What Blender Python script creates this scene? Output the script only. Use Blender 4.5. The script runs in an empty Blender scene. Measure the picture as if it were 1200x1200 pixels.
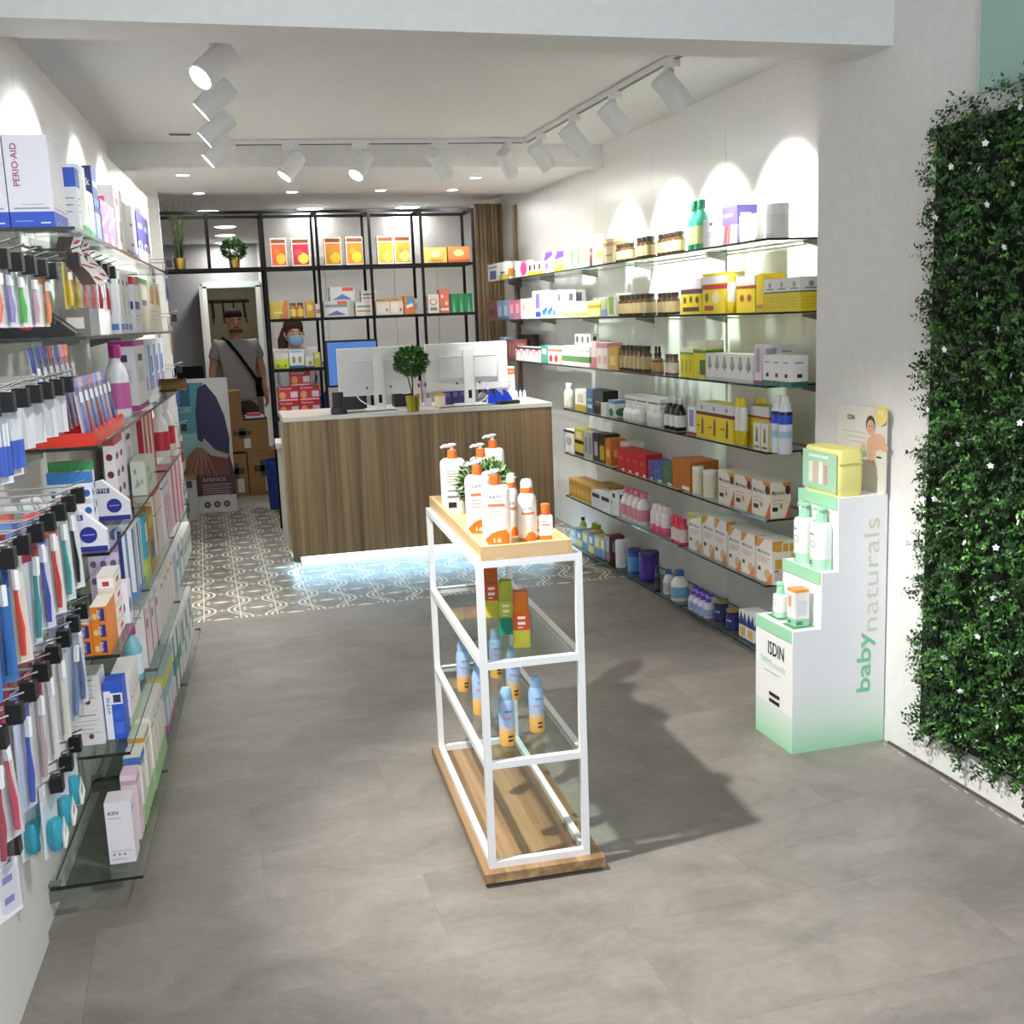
import bpy, math, random
from math import sin, cos, pi, radians, sqrt, atan2
from mathutils import Vector, Matrix
random.seed(7)
scene = bpy.context.scene
COL = scene.collection

# ------------------------------------------------------------------ camera
FOCAL = 1280.0                      # in pixels of the 1200 px frame
YAW, PITCH, ROLL = radians(15.48), radians(10.19), radians(-2.207)
EYE = Vector((0.0, 0.0, 1.6))
FWD = Vector((sin(YAW) * cos(PITCH), cos(YAW) * cos(PITCH), -sin(PITCH)))
_r = Vector((cos(YAW), -sin(YAW), 0.0))
_u = _r.cross(FWD)
RGT = _r * cos(ROLL) + _u * sin(ROLL)
UPV = _u * cos(ROLL) - _r * sin(ROLL)
cam_data = bpy.data.cameras.new('camera')
cam_data.sensor_width = 36.0
cam_data.lens = 36.0 * FOCAL / 1200.0
cam_data.clip_start = 0.02
cam = bpy.data.objects.new('camera', cam_data)
COL.objects.link(cam)
M = Matrix((RGT, UPV, -FWD)).transposed().to_4x4()
M.translation = EYE
cam.matrix_world = M
scene.camera = cam

# ------------------------------------------------------------------ world, daylight, exposure
world = bpy.data.worlds.new('world')
scene.world = world
world.use_nodes = True
bg = world.node_tree.nodes['Background']
bg.inputs[0].default_value = (0.86, 0.93, 1.0, 1)
bg.inputs[1].default_value = 0.7
day = bpy.data.lights.new('shopfront_daylight', 'AREA')
day.shape = 'RECTANGLE'; day.size = 2.6; day.size_y = 2.7
day.energy = 52; day.color = (0.80, 0.89, 1.0)
dayo = bpy.data.objects.new('shopfront_daylight', day)
COL.objects.link(dayo)
dayo.location = (0.85, -0.75, 2.2)
dayo.rotation_euler = (radians(52), 0, 0)          # sky light falling in through the open shopfront
scene.view_settings.view_transform = 'Standard'
scene.view_settings.look = 'None'
scene.view_settings.gamma = 1.0
scene.view_settings.use_curve_mapping = False
scene.view_settings.exposure = 0.42
scene.cycles.max_bounces = 8
scene.cycles.transparent_max_bounces = 24
scene.cycles.caustics_reflective = False
scene.cycles.caustics_refractive = False
scene.cycles.sample_clamp_indirect = 6.0

# ------------------------------------------------------------------ helpers: where things stand
def along(P, d, x=None, y=None):
    """parameter t so that P + t*d stands in the photo's column x (or row y)"""
    A = P - EYE
    if x is not None:
        k = x - 600.0
        return (k * A.dot(FWD) - FOCAL * A.dot(RGT)) / (FOCAL * d.dot(RGT) - k * d.dot(FWD))
    k = 600.0 - y
    return (k * A.dot(FWD) - FOCAL * A.dot(UPV)) / (FOCAL * d.dot(UPV) - k * d.dot(FWD))
def at(x, y, axis, v):
    d = FWD * FOCAL + RGT * (x - 600.0) + UPV * (600.0 - y)
    return EYE + d * ((v - EYE[axis]) / d[axis])

# ------------------------------------------------------------------ colour + mesh builder
def C(h):
    h = h.lstrip('#')
    o = []
    for i in (0, 2, 4):
        c = int(h[i:i + 2], 16) / 255.0
        o.append(c / 12.92 if c <= 0.04045 else ((c + 0.055) / 1.055) ** 2.4)
    return (o[0], o[1], o[2], 1.0)

_text_cache = {}
def text_polys(s, bold=0.0):
    k = (s, bold)
    if k not in _text_cache:
        cu = bpy.data.curves.new('lettering', 'FONT')
        cu.body = s; cu.size = 1.0; cu.resolution_u = 3; cu.offset = bold
        ob = bpy.data.objects.new('lettering', cu)
        COL.objects.link(ob)
        dg = bpy.context.evaluated_depsgraph_get()
        ev = ob.evaluated_get(dg)
        me = ev.to_mesh()
        vs = [(v.co.x, v.co.y) for v in me.vertices]
        ps = [tuple(p.vertices) for p in me.polygons]
        ev.to_mesh_clear()
        bpy.data.objects.remove(ob); bpy.data.curves.remove(cu)
        x0 = min(v[0] for v in vs); x1 = max(v[0] for v in vs)
        y0 = min(v[1] for v in vs); y1 = max(v[1] for v in vs)
        _text_cache[k] = ([(a - x0, b - y0) for a, b in vs], ps, x1 - x0, y1 - y0)
    return _text_cache[k]

class MB:
    def __init__(self):
        self.v = []; self.f = []; self.c = []; self.s = []
    def add(self, pts, faces, col, smooth=False):
        b = len(self.v)
        self.v.extend(tuple(p) for p in pts)
        for i, f in enumerate(faces):
            self.f.append(tuple(b + k for k in f))
            cc = col[i] if isinstance(col, list) else col
            self.c.append(cc)
            self.s.append(smooth)
        return self
    def poly(self, pts, col, smooth=False):
        return self.add(pts, [tuple(range(len(pts)))], col, smooth)
    def grad(self, pts, cols):
        """one polygon with a colour per corner"""
        b = len(self.v)
        self.v.extend(tuple(p) for p in pts)
        self.f.append(tuple(range(b, b + len(pts))))
        self.c.append(list(cols)); self.s.append(False)
        return self
    def box(self, x0, x1, y0, y1, z0, z1, col=(1, 1, 1, 1), top=None, bot=None):
        p = [(x0, y0, z0), (x1, y0, z0), (x1, y1, z0), (x0, y1, z0), (x0, y0, z1), (x1, y0, z1), (x1, y1, z1), (x0, y1, z1)]
        f = [(0, 1, 5, 4), (1, 2, 6, 5), (2, 3, 7, 6), (3, 0, 4, 7), (4, 5, 6, 7), (3, 2, 1, 0)]
        return self.add(p, f, [col] * 4 + [top or col, bot or col])
    def beam(self, a, b, w, h=None, col=(1, 1, 1, 1), up=(0, 0, 1)):
        """square bar from a to b"""
        a = Vector(a); b = Vector(b); h = h or w
        d = (b - a).normalized(); u = Vector(up)
        if abs(d.dot(u)) > 0.95: u = Vector((0, 1, 0))
        s = d.cross(u).normalized(); u = s.cross(d)
        p = []
        for q in (a, b):
            for i, j in ((-1, -1), (1, -1), (1, 1), (-1, 1)):
                p.append(q + s * (i * w / 2) + u * (j * h / 2))
        return self.add(p, [(0, 1, 5, 4), (1, 2, 6, 5), (2, 3, 7, 6), (3, 0, 4, 7), (3, 2, 1, 0), (4, 5, 6, 7)], col)
    def lathe(self, prof, col, seg=14, cx=0.0, cy=0.0, sx=1.0, sy=1.0, z=0.0, cap=True, axis=None):
        """prof: [(r,z)...] bottom to top; col: one colour or one per band"""
        P = []; F = []; K = []
        n = len(prof)
        for r, h in prof:
            for k in range(seg):
                a = 2 * pi * k / seg
                P.append(Vector((cx + r * sx * cos(a), cy + r * sy * sin(a), z + h)))
        for i in range(n - 1):
            for k in range(seg):
                k2 = (k + 1) % seg
                F.append((i * seg + k, i * seg + k2, (i + 1) * seg + k2, (i + 1) * seg + k))
                K.append(col[min(i, len(col) - 1)] if isinstance(col, list) else col)
        if cap:
            F.append(tuple(reversed(range(seg)))); K.append(col[0] if isinstance(col, list) else col)
            F.append(tuple((n - 1) * seg + k for k in range(seg))); K.append(col[-1] if isinstance(col, list) else col)
        if axis is not None:
            P = [axis @ p for p in P]
        return self.add(P, F, K, True)
    def tube(self, pts, r, col=(1, 1, 1, 1), seg=6, cap=True):
        pts = [Vector(p) for p in pts]
        P = []; F = []
        prev = None
        for i, p in enumerate(pts):
            d = (pts[min(i + 1, len(pts) - 1)] - pts[max(i - 1, 0)]).normalized()
            u = prev if prev is not None else (Vector((0, 0, 1)) if abs(d.z) < 0.9 else Vector((1, 0, 0)))
            s = d.cross(u)
            s = s.normalized() if s.length > 1e-6 else Vector((1, 0, 0))
            u = s.cross(d).normalized(); prev = u
            rr = r[i] if isinstance(r, (list, tuple)) else r
            for k in range(seg):
                a = 2 * pi * k / seg
                P.append(p + s * (rr * cos(a)) + u * (rr * sin(a)))
        n = len(pts)
        for i in range(n - 1):
            for k in range(seg):
                k2 = (k + 1) % seg
                F.append((i * seg + k, i * seg + k2, (i + 1) * seg + k2, (i + 1) * seg + k))
        if cap:
            F.append(tuple(reversed(range(seg)))); F.append(tuple((n - 1) * seg + k for k in range(seg)))
        return self.add(P, F, col, True)
    def rbox(self, w, d, h, rad, col, seg=3, taper=1.0, z=0.0, top=None, cx=0.0, cy=0.0, rings=None):
        """upright box with rounded vertical edges; rings: [(scale, z)]"""
        out = []
        for qx, qy, a0 in ((1, 1, 0), (-1, 1, 90), (-1, -1, 180), (1, -1, 270)):
            for k in range(seg + 1):
                a = radians(a0 + 90.0 * k / seg)
                out.append((qx * (w / 2 - rad) + rad * cos(a), qy * (d / 2 - rad) + rad * sin(a)))
        rings = rings or [(1.0, 0.0), (taper, h)]
        P = []; F = []; n = len(out)
        for s, zz in rings:
            for x, y in out:
                P.append((cx + x * s, cy + y * s, z + zz))
        K = []
        for i in range(len(rings) - 1):
            for k in range(n):
                k2 = (k + 1) % n
                F.append((i * n + k, i * n + k2, (i + 1) * n + k2, (i + 1) * n + k))
                K.append(col[min(i, len(col) - 1)] if isinstance(col, list) else col)
        F.append(tuple(reversed(range(n)))); K.append(K[0])
        F.append(tuple((len(rings) - 1) * n + k for k in range(n))); K.append(top or K[-1])
        return self.add(P, F, K, True)
    def text(self, s, o, ex, ey, size, col, bold=0.0, fit=None, center=False):
        """lettering in the plane (ex, ey) with its lower left corner at o; size = letter height"""
        vs, ps, w, h = text_polys(s, bold)
        k = size / h
        kx = fit / w if fit else k
        o = Vector(o); ex = Vector(ex); ey = Vector(ey)
        if center: o = o - ex * (w * kx / 2)
        return self.add([o + ex * (a * kx) + ey * (b * k) for a, b in vs], ps, col)
    def ell(self, o, ex, ey, ru, rv, col, seg=14):
        o = Vector(o); ex = Vector(ex); ey = Vector(ey)
        return self.poly([o + ex * (ru * cos(2 * pi * k / seg)) + ey * (rv * sin(2 * pi * k / seg)) for k in range(seg)], col)
    def mesh(self, name, sharp=40):
        me = bpy.data.meshes.new(name)
        me.from_pydata(self.v, [], self.f)
        at_ = me.color_attributes.new('Col', 'FLOAT_COLOR', 'CORNER')
        flat = []
        for f, c in zip(self.f, self.c):
            if isinstance(c, list):
                for q in c: flat.extend(q)
            else:
                flat.extend(tuple(c) * len(f))
        at_.data.foreach_set('color', flat)
        me.polygons.foreach_set('use_smooth', self.s)
        if any(self.s):
            me.set_sharp_from_angle(angle=radians(sharp))
        me.update()
        return me
    def build(self, name, mat, parent=None, loc=None, rz=None, sharp=40, mats=None):
        me = self.mesh(name, sharp)
        me.materials.append(mat)
        return link(name, me, parent, loc, rz)

def link(name, me, parent=None, loc=None, rz=None):
    o = bpy.data.objects.new(name, me)
    COL.objects.link(o)
    if parent is not None: o.parent = parent
    if loc is not None: o.location = loc
    if rz is not None: o.rotation_euler = (0, 0, rz)
    return o

_labels = {}
def tag(o, label, cat, group=None, kind=None):
    o['label'] = label; o['category'] = cat
    if group: o['group'] = group
    if kind: o['kind'] = kind
    if label in _labels: print('DUPLICATE LABEL', label)
    _labels[label] = 1
    n = len(label.replace('-', ' ').split())
    if n > 16 or n < 4: print('LABEL LENGTH', n, label)
    return o
def thing(name, label, cat, loc=(0, 0, 0), rz=0.0, group=None):
    o = bpy.data.objects.new(name, None)
    o.empty_display_size = 0.05
    COL.objects.link(o)
    o.location = loc; o.rotation_euler = (0, 0, rz)
    return tag(o, label, cat, group)
def struct(o):
    o['kind'] = 'structure'
    return o
def dup(o, parent=None):
    c = o.copy(); COL.objects.link(c)
    c.parent = parent
    for ch in o.children: dup(ch, c)
    return c
ORD = ['', 'first', 'second', 'third', 'fourth', 'fifth', 'sixth', 'seventh', 'eighth', 'ninth', 'tenth', 'eleventh', 'twelfth', 'thirteenth', 'fourteenth', 'fifteenth', 'sixteenth']

# ------------------------------------------------------------------ materials
def newmat(name):
    m = bpy.data.materials.new(name); m.use_nodes = True
    nt = m.node_tree
    return m, nt, nt.nodes['Principled BSDF'], nt.nodes['Material Output']
def N(nt, kind, **kw):
    n = nt.nodes.new(kind)
    for k, v in kw.items(): setattr(n, k, v)
    return n
def colmat(name, rough=0.5, spec=0.5, metal=0.0, coat=0.0, trans=0.0, bump=0.0):
    m, nt, b, o = newmat(name)
    a = N(nt, 'ShaderNodeVertexColor'); a.layer_name = 'Col'
    nt.links.new(a.outputs['Color'], b.inputs['Base Color'])
    b.inputs['Roughness'].default_value = rough
    b.inputs['Specular IOR Level'].default_value = spec
    b.inputs['Metallic'].default_value = metal
    b.inputs['Coat Weight'].default_value = coat
    b.inputs['Transmission Weight'].default_value = trans
    if bump:
        t = N(nt, 'ShaderNodeTexNoise'); t.inputs['Scale'].default_value = 60
        bp = N(nt, 'ShaderNodeBump'); bp.inputs['Strength'].default_value = bump; bp.inputs['Distance'].default_value = 0.01
        nt.links.new(t.outputs['Fac'], bp.inputs['Height']); nt.links.new(bp.outputs['Normal'], b.inputs['Normal'])
    return m
CARTON = colmat('carton_print', 0.42, 0.45)
GLOSS = colmat('glossy_plastic', 0.2, 0.5)
SATIN = colmat('satin_plastic', 0.38, 0.4)
MATTE = colmat('matte', 0.8, 0.2)
CLOTH = colmat('cloth', 0.95, 0.1, bump=0.25)
METAL = colmat('painted_metal', 0.35, 0.5)
CHROME = colmat('chrome', 0.18, 0.5, metal=1.0)
SKIN = colmat('skin', 0.55, 0.35)
def thin_glass(name, tint, gloss=0.02, edge=None, body=0.0):
    """clear sheet: straight-through light plus mirror reflection at grazing angles"""
    m, nt, b, o = newmat(name)
    nt.nodes.remove(b)
    t = N(nt, 'ShaderNodeBsdfTransparent'); t.inputs[0].default_value = tint
    g = N(nt, 'ShaderNodeBsdfGlossy'); g.inputs['Roughness'].default_value = gloss
    f = N(nt, 'ShaderNodeFresnel'); f.inputs[0].default_value = 1.45
    mx = N(nt, 'ShaderNodeMixShader')
    ge = N(nt, 'ShaderNodeNewGeometry'); fr_ = N(nt, 'ShaderNodeMath', operation='SUBTRACT'); fr_.inputs[0].default_value = 1.0
    nt.links.new(ge.outputs['Backfacing'], fr_.inputs[1])
    mu = N(nt, 'ShaderNodeMath', operation='MULTIPLY'); nt.links.new(f.outputs[0], mu.inputs[0]); nt.links.new(fr_.outputs[0], mu.inputs[1])
    nt.links.new(mu.outputs[0], mx.inputs[0]); nt.links.new(t.outputs[0], mx.inputs[1]); nt.links.new(g.outputs[0], mx.inputs[2])
    nt.links.new(mx.outputs[0], o.inputs[0])
    return m
GLASS = thin_glass('shelf_glass', (0.90, 0.95, 0.925, 1))
BLISTER = thin_glass('blister_plastic', (0.93, 0.94, 0.95, 1), 0.12)
m, nt, b, o = newmat('glass_edge')
b.inputs['Base Color'].default_value = C('#16241f'); b.inputs['Roughness'].default_value = 0.12
GLASS_EDGE = m
def emit(name, col, strength):
    m, nt, b, o = newmat(name)
    b.inputs['Base Color'].default_value = (0.8, 0.8, 0.8, 1)
    b.inputs['Emission Color'].default_value = col
    b.inputs['Emission Strength'].default_value = strength
    return m
LAMP = emit('lamp_lens', (1, 0.98, 0.93, 1), 18)
PANEL_LAMP = emit('ceiling_lamp_diffuser', (1, 0.99, 0.96, 1), 6)
LED = emit('led_strip', (0.42, 0.74, 1, 1), 34)
SCREEN = emit('screen_blue', C('#4f86d8'), 0.55)
SCREEN.node_tree.nodes['Principled BSDF'].inputs['Base Color'].default_value = (0.02, 0.02, 0.03, 1)
def wallmat(name, col, rough=0.55, scale=30.0, amp=0.03, bump=0.05):
    m, nt, b, o = newmat(name)
    t = N(nt, 'ShaderNodeTexNoise'); t.inputs['Scale'].default_value = scale; t.inputs['Detail'].default_value = 4
    g = N(nt, 'ShaderNodeNewGeometry')
    nt.links.new(g.outputs['Position'], t.inputs['Vector'])
    r = N(nt, 'ShaderNodeValToRGB')
    r.color_ramp.elements[0].position = 0.3; r.color_ramp.elements[1].position = 0.7
    r.color_ramp.elements[0].color = tuple(c * (1 - amp) for c in col[:3]) + (1,)
    r.color_ramp.elements[1].color = tuple(min(1, c * (1 + amp)) for c in col[:3]) + (1,)
    nt.links.new(t.outputs['Fac'], r.inputs[0]); nt.links.new(r.outputs[0], b.inputs['Base Color'])
    b.inputs['Roughness'].default_value = rough
    bp = N(nt, 'ShaderNodeBump'); bp.inputs['Strength'].default_value = bump; bp.inputs['Distance'].default_value = 0.004
    nt.links.new(t.outputs['Fac'], bp.inputs['Height']); nt.links.new(bp.outputs['Normal'], b.inputs['Normal'])
    return m
WALL = wallmat('wall_paint', C('#e6e5e2'), 0.6)
CEIL = wallmat('ceiling_paint', C('#e8e7e4'), 0.7)
PANEL = wallmat('lacquer_panel', C('#e4e4e0'), 0.28, 8, 0.01, 0.01)
GREYWALL = wallmat('grey_wall', C('#a5a4a6'), 0.7)
OLIVE = wallmat('store_wall', C('#6e6a52'), 0.8)
BLACKM = wallmat('black_metal', C('#101012'), 0.6, 80, 0.1, 0.02)
BLACKM.node_tree.nodes['Principled BSDF'].inputs['Specular IOR Level'].default_value = 0.2
WHITEM = wallmat('white_metal', C('#e6e6e6'), 0.35, 80, 0.01, 0.01)
STEEL = wallmat('bracket_steel', C('#6f7068'), 0.3, 60, 0.05, 0.02)
def woodmat(name, dark, mid, light, axis, scale=1.0, rough=0.45):
    """straight grain running along axis (0,1,2) in object space"""
    m, nt, b, o = newmat(name)
    tc = N(nt, 'ShaderNodeTexCoord')
    mp = N(nt, 'ShaderNodeMapping')
    s = [42.0 * scale] * 3; s[axis] = 0.8 * scale
    mp.inputs['Scale'].default_value = s
    nt.links.new(tc.outputs['Object'], mp.inputs['Vector'])
    n1 = N(nt, 'ShaderNodeTexNoise'); n1.inputs['Scale'].default_value = 0.55; n1.inputs['Detail'].default_value = 6; n1.inputs['Roughness'].default_value = 0.62
    n1.inputs['Distortion'].default_value = 0.35
    nt.links.new(mp.outputs[0], n1.inputs['Vector'])
    r = N(nt, 'ShaderNodeValToRGB')
    r.color_ramp.elements[0].position = 0.33; r.color_ramp.elements[0].color = dark
    r.color_ramp.elements[1].position = 0.68; r.color_ramp.elements[1].color = light
    e = r.color_ramp.elements.new(0.5); e.color = mid
    nt.links.new(n1.outputs['Fac'], r.inputs[0]); nt.links.new(r.outputs[0], b.inputs['Base Color'])
    b.inputs['Roughness'].default_value = rough
    bp = N(nt, 'ShaderNodeBump'); bp.inputs['Strength'].default_value = 0.06; bp.inputs['Distance'].default_value = 0.002
    nt.links.new(n1.outputs['Fac'], bp.inputs['Height']); nt.links.new(bp.outputs['Normal'], b.inputs['Normal'])
    return m
ZEBRANO_Z = woodmat('striped_wood_upright', C('#69553e'), C('#8d7656'), C('#a98f6c'), 2)
ZEBRANO_Y = woodmat('striped_wood_long', C('#6d5334'), C('#937450'), C('#b3946b'), 1)
OAK = woodmat('pale_oak', C('#c29f70'), C('#d0ae7f'), C('#dcbc90'), 1, 0.8)
OAK_X = woodmat('pale_oak_cross', C('#c29f70'), C('#d0ae7f'), C('#dcbc90'), 0, 0.8)
# grey stone-look vinyl: every tile has its own tone
m, nt, b, o = newmat('vinyl_stone')
g = N(nt, 'ShaderNodeNewGeometry'); oi = N(nt, 'ShaderNodeObjectInfo')
ad = N(nt, 'ShaderNodeVectorMath', operation='MULTIPLY_ADD')
nt.links.new(oi.outputs['Random'], ad.inputs[0]); ad.inputs[1].default_value = (37, 53, 0)
nt.links.new(g.outputs['Position'], ad.inputs[2])
n1 = N(nt, 'ShaderNodeTexNoise'); n1.inputs['Scale'].default_value = 3.2; n1.inputs['Detail'].default_value = 7; n1.inputs['Roughness'].default_value = 0.68; n1.inputs['Distortion'].default_value = 0.6
n2 = N(nt, 'ShaderNodeTexNoise'); n2.inputs['Scale'].default_value = 40; n2.inputs['Detail'].default_value = 4
mp = N(nt, 'ShaderNodeMapping'); mp.inputs['Scale'].default_value = (0.9, 1.2, 1)
nt.links.new(ad.outputs[0], mp.inputs[0]); nt.links.new(mp.outputs[0], n1.inputs['Vector']); nt.links.new(mp.outputs[0], n2.inputs['Vector'])
r = N(nt, 'ShaderNodeValToRGB')
r.color_ramp.elements[0].position = 0.3; r.color_ramp.elements[0].color = C('#6f6a63')
r.color_ramp.elements[1].position = 0.72; r.color_ramp.elements[1].color = C('#918a82')
e = r.color_ramp.elements.new(0.52); e.color = C('#817b73')
mx = N(nt, 'ShaderNodeMath', operation='MULTIPLY_ADD'); mx.inputs[1].default_value = 0.22
nt.links.new(n2.outputs['Fac'], mx.inputs[0])
sb = N(nt, 'ShaderNodeMath', operation='SUBTRACT'); sb.inputs[1].default_value = 0.11
nt.links.new(n1.outputs['Fac'], sb.inputs[0]); nt.links.new(sb.outputs[0], mx.inputs[2])
tone = N(nt, 'ShaderNodeMath', operation='MULTIPLY_ADD'); tone.inputs[1].default_value = 0.035
nt.links.new(oi.outputs['Random'], tone.inputs[0]); nt.links.new(mx.outputs[0], tone.inputs[2])
nt.links.new(tone.outputs[0], r.inputs[0]); nt.links.new(r.outputs[0], b.inputs['Base Color'])
b.inputs['Roughness'].default_value = 0.42
bp = N(nt, 'ShaderNodeBump'); bp.inputs['Strength'].default_value = 0.05; bp.inputs['Distance'].default_value = 0.003
nt.links.new(mx.outputs[0], bp.inputs['Height']); nt.links.new(bp.outputs['Normal'], b.inputs['Normal'])
VINYL = m
# patterned cement tile: lozenges, small crosses and wavy double bands (period 0.4 m)
m, nt, b, o = newmat('patterned_tile')
L = nt.links.new
def mth(op, a, c=None, d=None):
    n = N(nt, 'ShaderNodeMath', operation=op)
    for i, q in enumerate((a, c, d)):
        if q is None: continue
        if isinstance(q, (int, float)): n.inputs[i].default_value = q
        else: L(q, n.inputs[i])
    return n.outputs[0]
g = N(nt, 'ShaderNodeNewGeometry'); sx = N(nt, 'ShaderNodeSeparateXYZ'); L(g.outputs['Position'], sx.inputs[0])
PX = mth('MULTIPLY', mth('ADD', sx.outputs[0], 10.0), 2.5); PY = mth('MULTIPLY', mth('ADD', sx.outputs[1], 9.9), 2.5)
def cell(px, py, offx, offy):
    x = mth('SUBTRACT', mth('FRACT', mth('ADD', px, offx)), 0.5)
    y = mth('SUBTRACT', mth('FRACT', mth('ADD', py, offy)), 0.5)
    return mth('ABSOLUTE', x), mth('ABSOLUTE', y)
def lt(a, v): return mth('LESS_THAN', a, v)
def AND(a, c): return mth('MULTIPLY', a, c)
def OR(a, c): return mth('MAXIMUM', a, c)
white = None
for ox, oy in ((0, 0), (0.5, 0.5)):
    x, y = cell(PX, PY, ox, oy)
    loz = lt(mth('ADD', x, mth('MULTIPLY', y, 2.2)), 0.145)
    blob = lt(mth('ADD', mth('POWER', mth('SUBTRACT', x, 0.185), 2), mth('POWER', mth('SUBTRACT', y, 0.055), 2)), 0.0009)
    white = OR(loz, blob) if white is None else OR(white, OR(loz, blob))
for ox, oy in ((0.5, 0), (0, 0.5)):
    x, y = cell(PX, PY, ox, oy)
    cr = OR(AND(lt(x, 0.055), lt(y, 0.012)), AND(lt(y, 0.055), lt(x, 0.012)))
    white = OR(white, cr)
x, y = cell(mth('MULTIPLY', PX, 2.0), PY, 0.0, 0.0)
white = OR(white, lt(x, 0.018))
fx = mth('FRACT', PX)
for base, sg in ((0.25, 1.0), (0.75, -1.0)):
    sn = mth('SINE', mth('MULTIPLY', PY, 2 * pi))
    sn = mth('COSINE', mth('MULTIPLY', PY, 4 * pi)) if False else mth('COSINE', mth('MULTIPLY', mth('ADD', PY, 0.5), 2 * pi))
    sn = mth('MINIMUM', mth('MAXIMUM', mth('MULTIPLY', sn, 1.12), -1.0), 1.0)
    xc = mth('ADD', mth('MULTIPLY', sn, -0.115 * sg), base)
    d = mth('ABSOLUTE', mth('SUBTRACT', fx, xc))
    band = lt(mth('ABSOLUTE', mth('SUBTRACT', d, 0.042)), 0.017)
    white = OR(white, band)
nz = N(nt, 'ShaderNodeTexNoise'); nz.inputs['Scale'].default_value = 14; nz.inputs['Detail'].default_value = 5
L(g.outputs['Position'], nz.inputs['Vector'])
rp = N(nt, 'ShaderNodeValToRGB'); rp.color_ramp.elements[0].position = 0.3; rp.color_ramp.elements[1].position = 0.7
rp.color_ramp.elements[0].color = C('#5f5b52'); rp.color_ramp.elements[1].color = C('#8b867a')
L(nz.outputs['Fac'], rp.inputs[0])
mxc = N(nt, 'ShaderNodeMixRGB'); L(white, mxc.inputs[0]); L(rp.outputs[0], mxc.inputs[1]); mxc.inputs[2].default_value = C('#e2ddcf')
L(mxc.outputs[0], b.inputs['Base Color']); b.inputs['Roughness'].default_value = 0.4
PATTERN = m
# ================================================================== THE SETTING
W1 = (1, 1, 1, 1)
def slab(name, x0, x1, y0, y1, z0, z1, mat, parent=None, kind=True):
    o = MB().box(x0, x1, y0, y1, z0, z1).build(name, mat, parent)
    if parent is None and kind: struct(o)
    return o
# left wall frame: u along the wall, v out into the shop (the wall runs 3.6 degrees off the shop's axis)
LA = math.atan(0.063)
LU = Vector((sin(LA), cos(LA), 0)); LV = Vector((cos(LA), -sin(LA), 0)); LO = Vector((-0.715, 0, 0))
def LW(u, v, z): return LO + LU * u + LV * v + Vector((0, 0, z))
LEFT_RZ = pi / 2 - LA            # local -y faces the aisle
RIGHT_RZ = -pi / 2
XF = 2.36                        # front plane of the goods on the niche shelves

floor = slab('floor', -1.7, 3.0, -1.0, 17.0, -0.12, -0.004, wallmat('screed', C('#8d8880'), 0.6))
tile_me = MB().box(-0.4498, 0.4498, -0.2248, 0.2248, -0.006, 0).mesh('floor_tile'); tile_me.materials.append(VINYL)
ROW = 0
y = 6.09 - 0.225
while y > -0.9:
    x = -1.3 + (0.45 if ROW % 2 else 0.0)
    while x < 2.9:
        link('floor_tile', tile_me, floor, (x, y, 0))
        x += 0.9
    y -= 0.45; ROW += 1
pat_me = MB().box(-0.0992, 0.0992, -0.0992, 0.0992, -0.006, 0).mesh('patterned_tile'); pat_me.materials.append(PATTERN)
for j in range(19):
    for i in range(16):
        x = -0.5 + i * 0.2 + 0.0
        link('patterned_tile', pat_me, floor, (x, 6.19 + 0.2 * j, 0))
slab('floor_rear', -1.7, 2.7, 9.89, 17.0, -0.006, 0.0, wallmat('rear_floor', C('#a8a49c'), 0.5, 5, 0.06))['kind'] = 'structure'

ceil = slab('ceiling', -1.2, 2.75, 3.58, 7.0, 2.67, 2.75, CEIL)
slab('ceiling_entrance', -1.4, 2.75, -0.6, 3.37, 3.05, 3.12, CEIL)
slab('ceiling_back', -1.2, 2.75, 7.05, 8.6, 2.55, 2.70, CEIL)
slab('ceiling_rear', -1.7, 2.75, 8.6, 14.6, 2.62, 2.70, CEIL)
slab('trim_1', -1.3, 2.33, 3.37, 3.585, 2.44, 3.06, WALL)            # header over the entrance
slab('trim_2', -1.2, 2.64, 6.95, 7.10, 2.53, 2.68, CEIL)             # cross beam
# left wall with proud lacquer panels
def lbox(name, u0, u1, v0, v1, z0, z1, mat, parent=None, col=W1):
    o = MB().box(u0, u1, v0, v1, z0, z1, col).build(name, mat, parent)
    return o
# (box built in a frame with x = u, y = -v)
def lslab(name, u0, u1, v0, v1, z0, z1, mat, parent=None, col=W1):
    o = MB().box(u0, u1, -v1, -v0, z0, z1, col).build(name, mat, parent)
    if parent is None:
        o.location = LO; o.rotation_euler = (0, 0, LEFT_RZ)
    return o
wl = struct(lslab('wall_left', -0.9, 8.3, -0.25, -0.137, 0, 3.05, WALL))
u = 3.79 - 0.944 * 5
while u < 7.4:
    lslab('panel', max(u, -0.9) + 0.0015, u + 0.944 - 0.0015, -0.137, 0, 0.0, 2.43, PANEL, wl)
    u += 0.944
# right wall: recessed niche behind the shelves, panels with seams
wr = slab('wall_right', 2.632, 2.76, 3.80, 14.6, 0, 2.75, WALL)
ys = [3.835, 4.245, 5.189, 6.133, 7.077, 8.021, 8.955]
for a, c in zip(ys[:-1], ys[1:]):
    slab('panel', 2.62, 2.634, a + 0.0015, c - 0.0015, 0.0, 2.52, PANEL, wr)
slab('wall_entrance', 2.32, 2.76, -0.6, 3.83, 0, 3.05, WALL)
slab('trim_3', 2.598, 2.634, 8.958, 9.03, 0, 2.5, ZEBRANO_Z)
slab('baseboard_right', 2.313, 2.3205, -0.6, 3.3, 0.0, 0.008, MATTE)
bpy.data.objects['baseboard_right'].data.materials[0] = wallmat('floor_joint', C('#57534c'), 0.9, 90, 0.4, 0.3)
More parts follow.
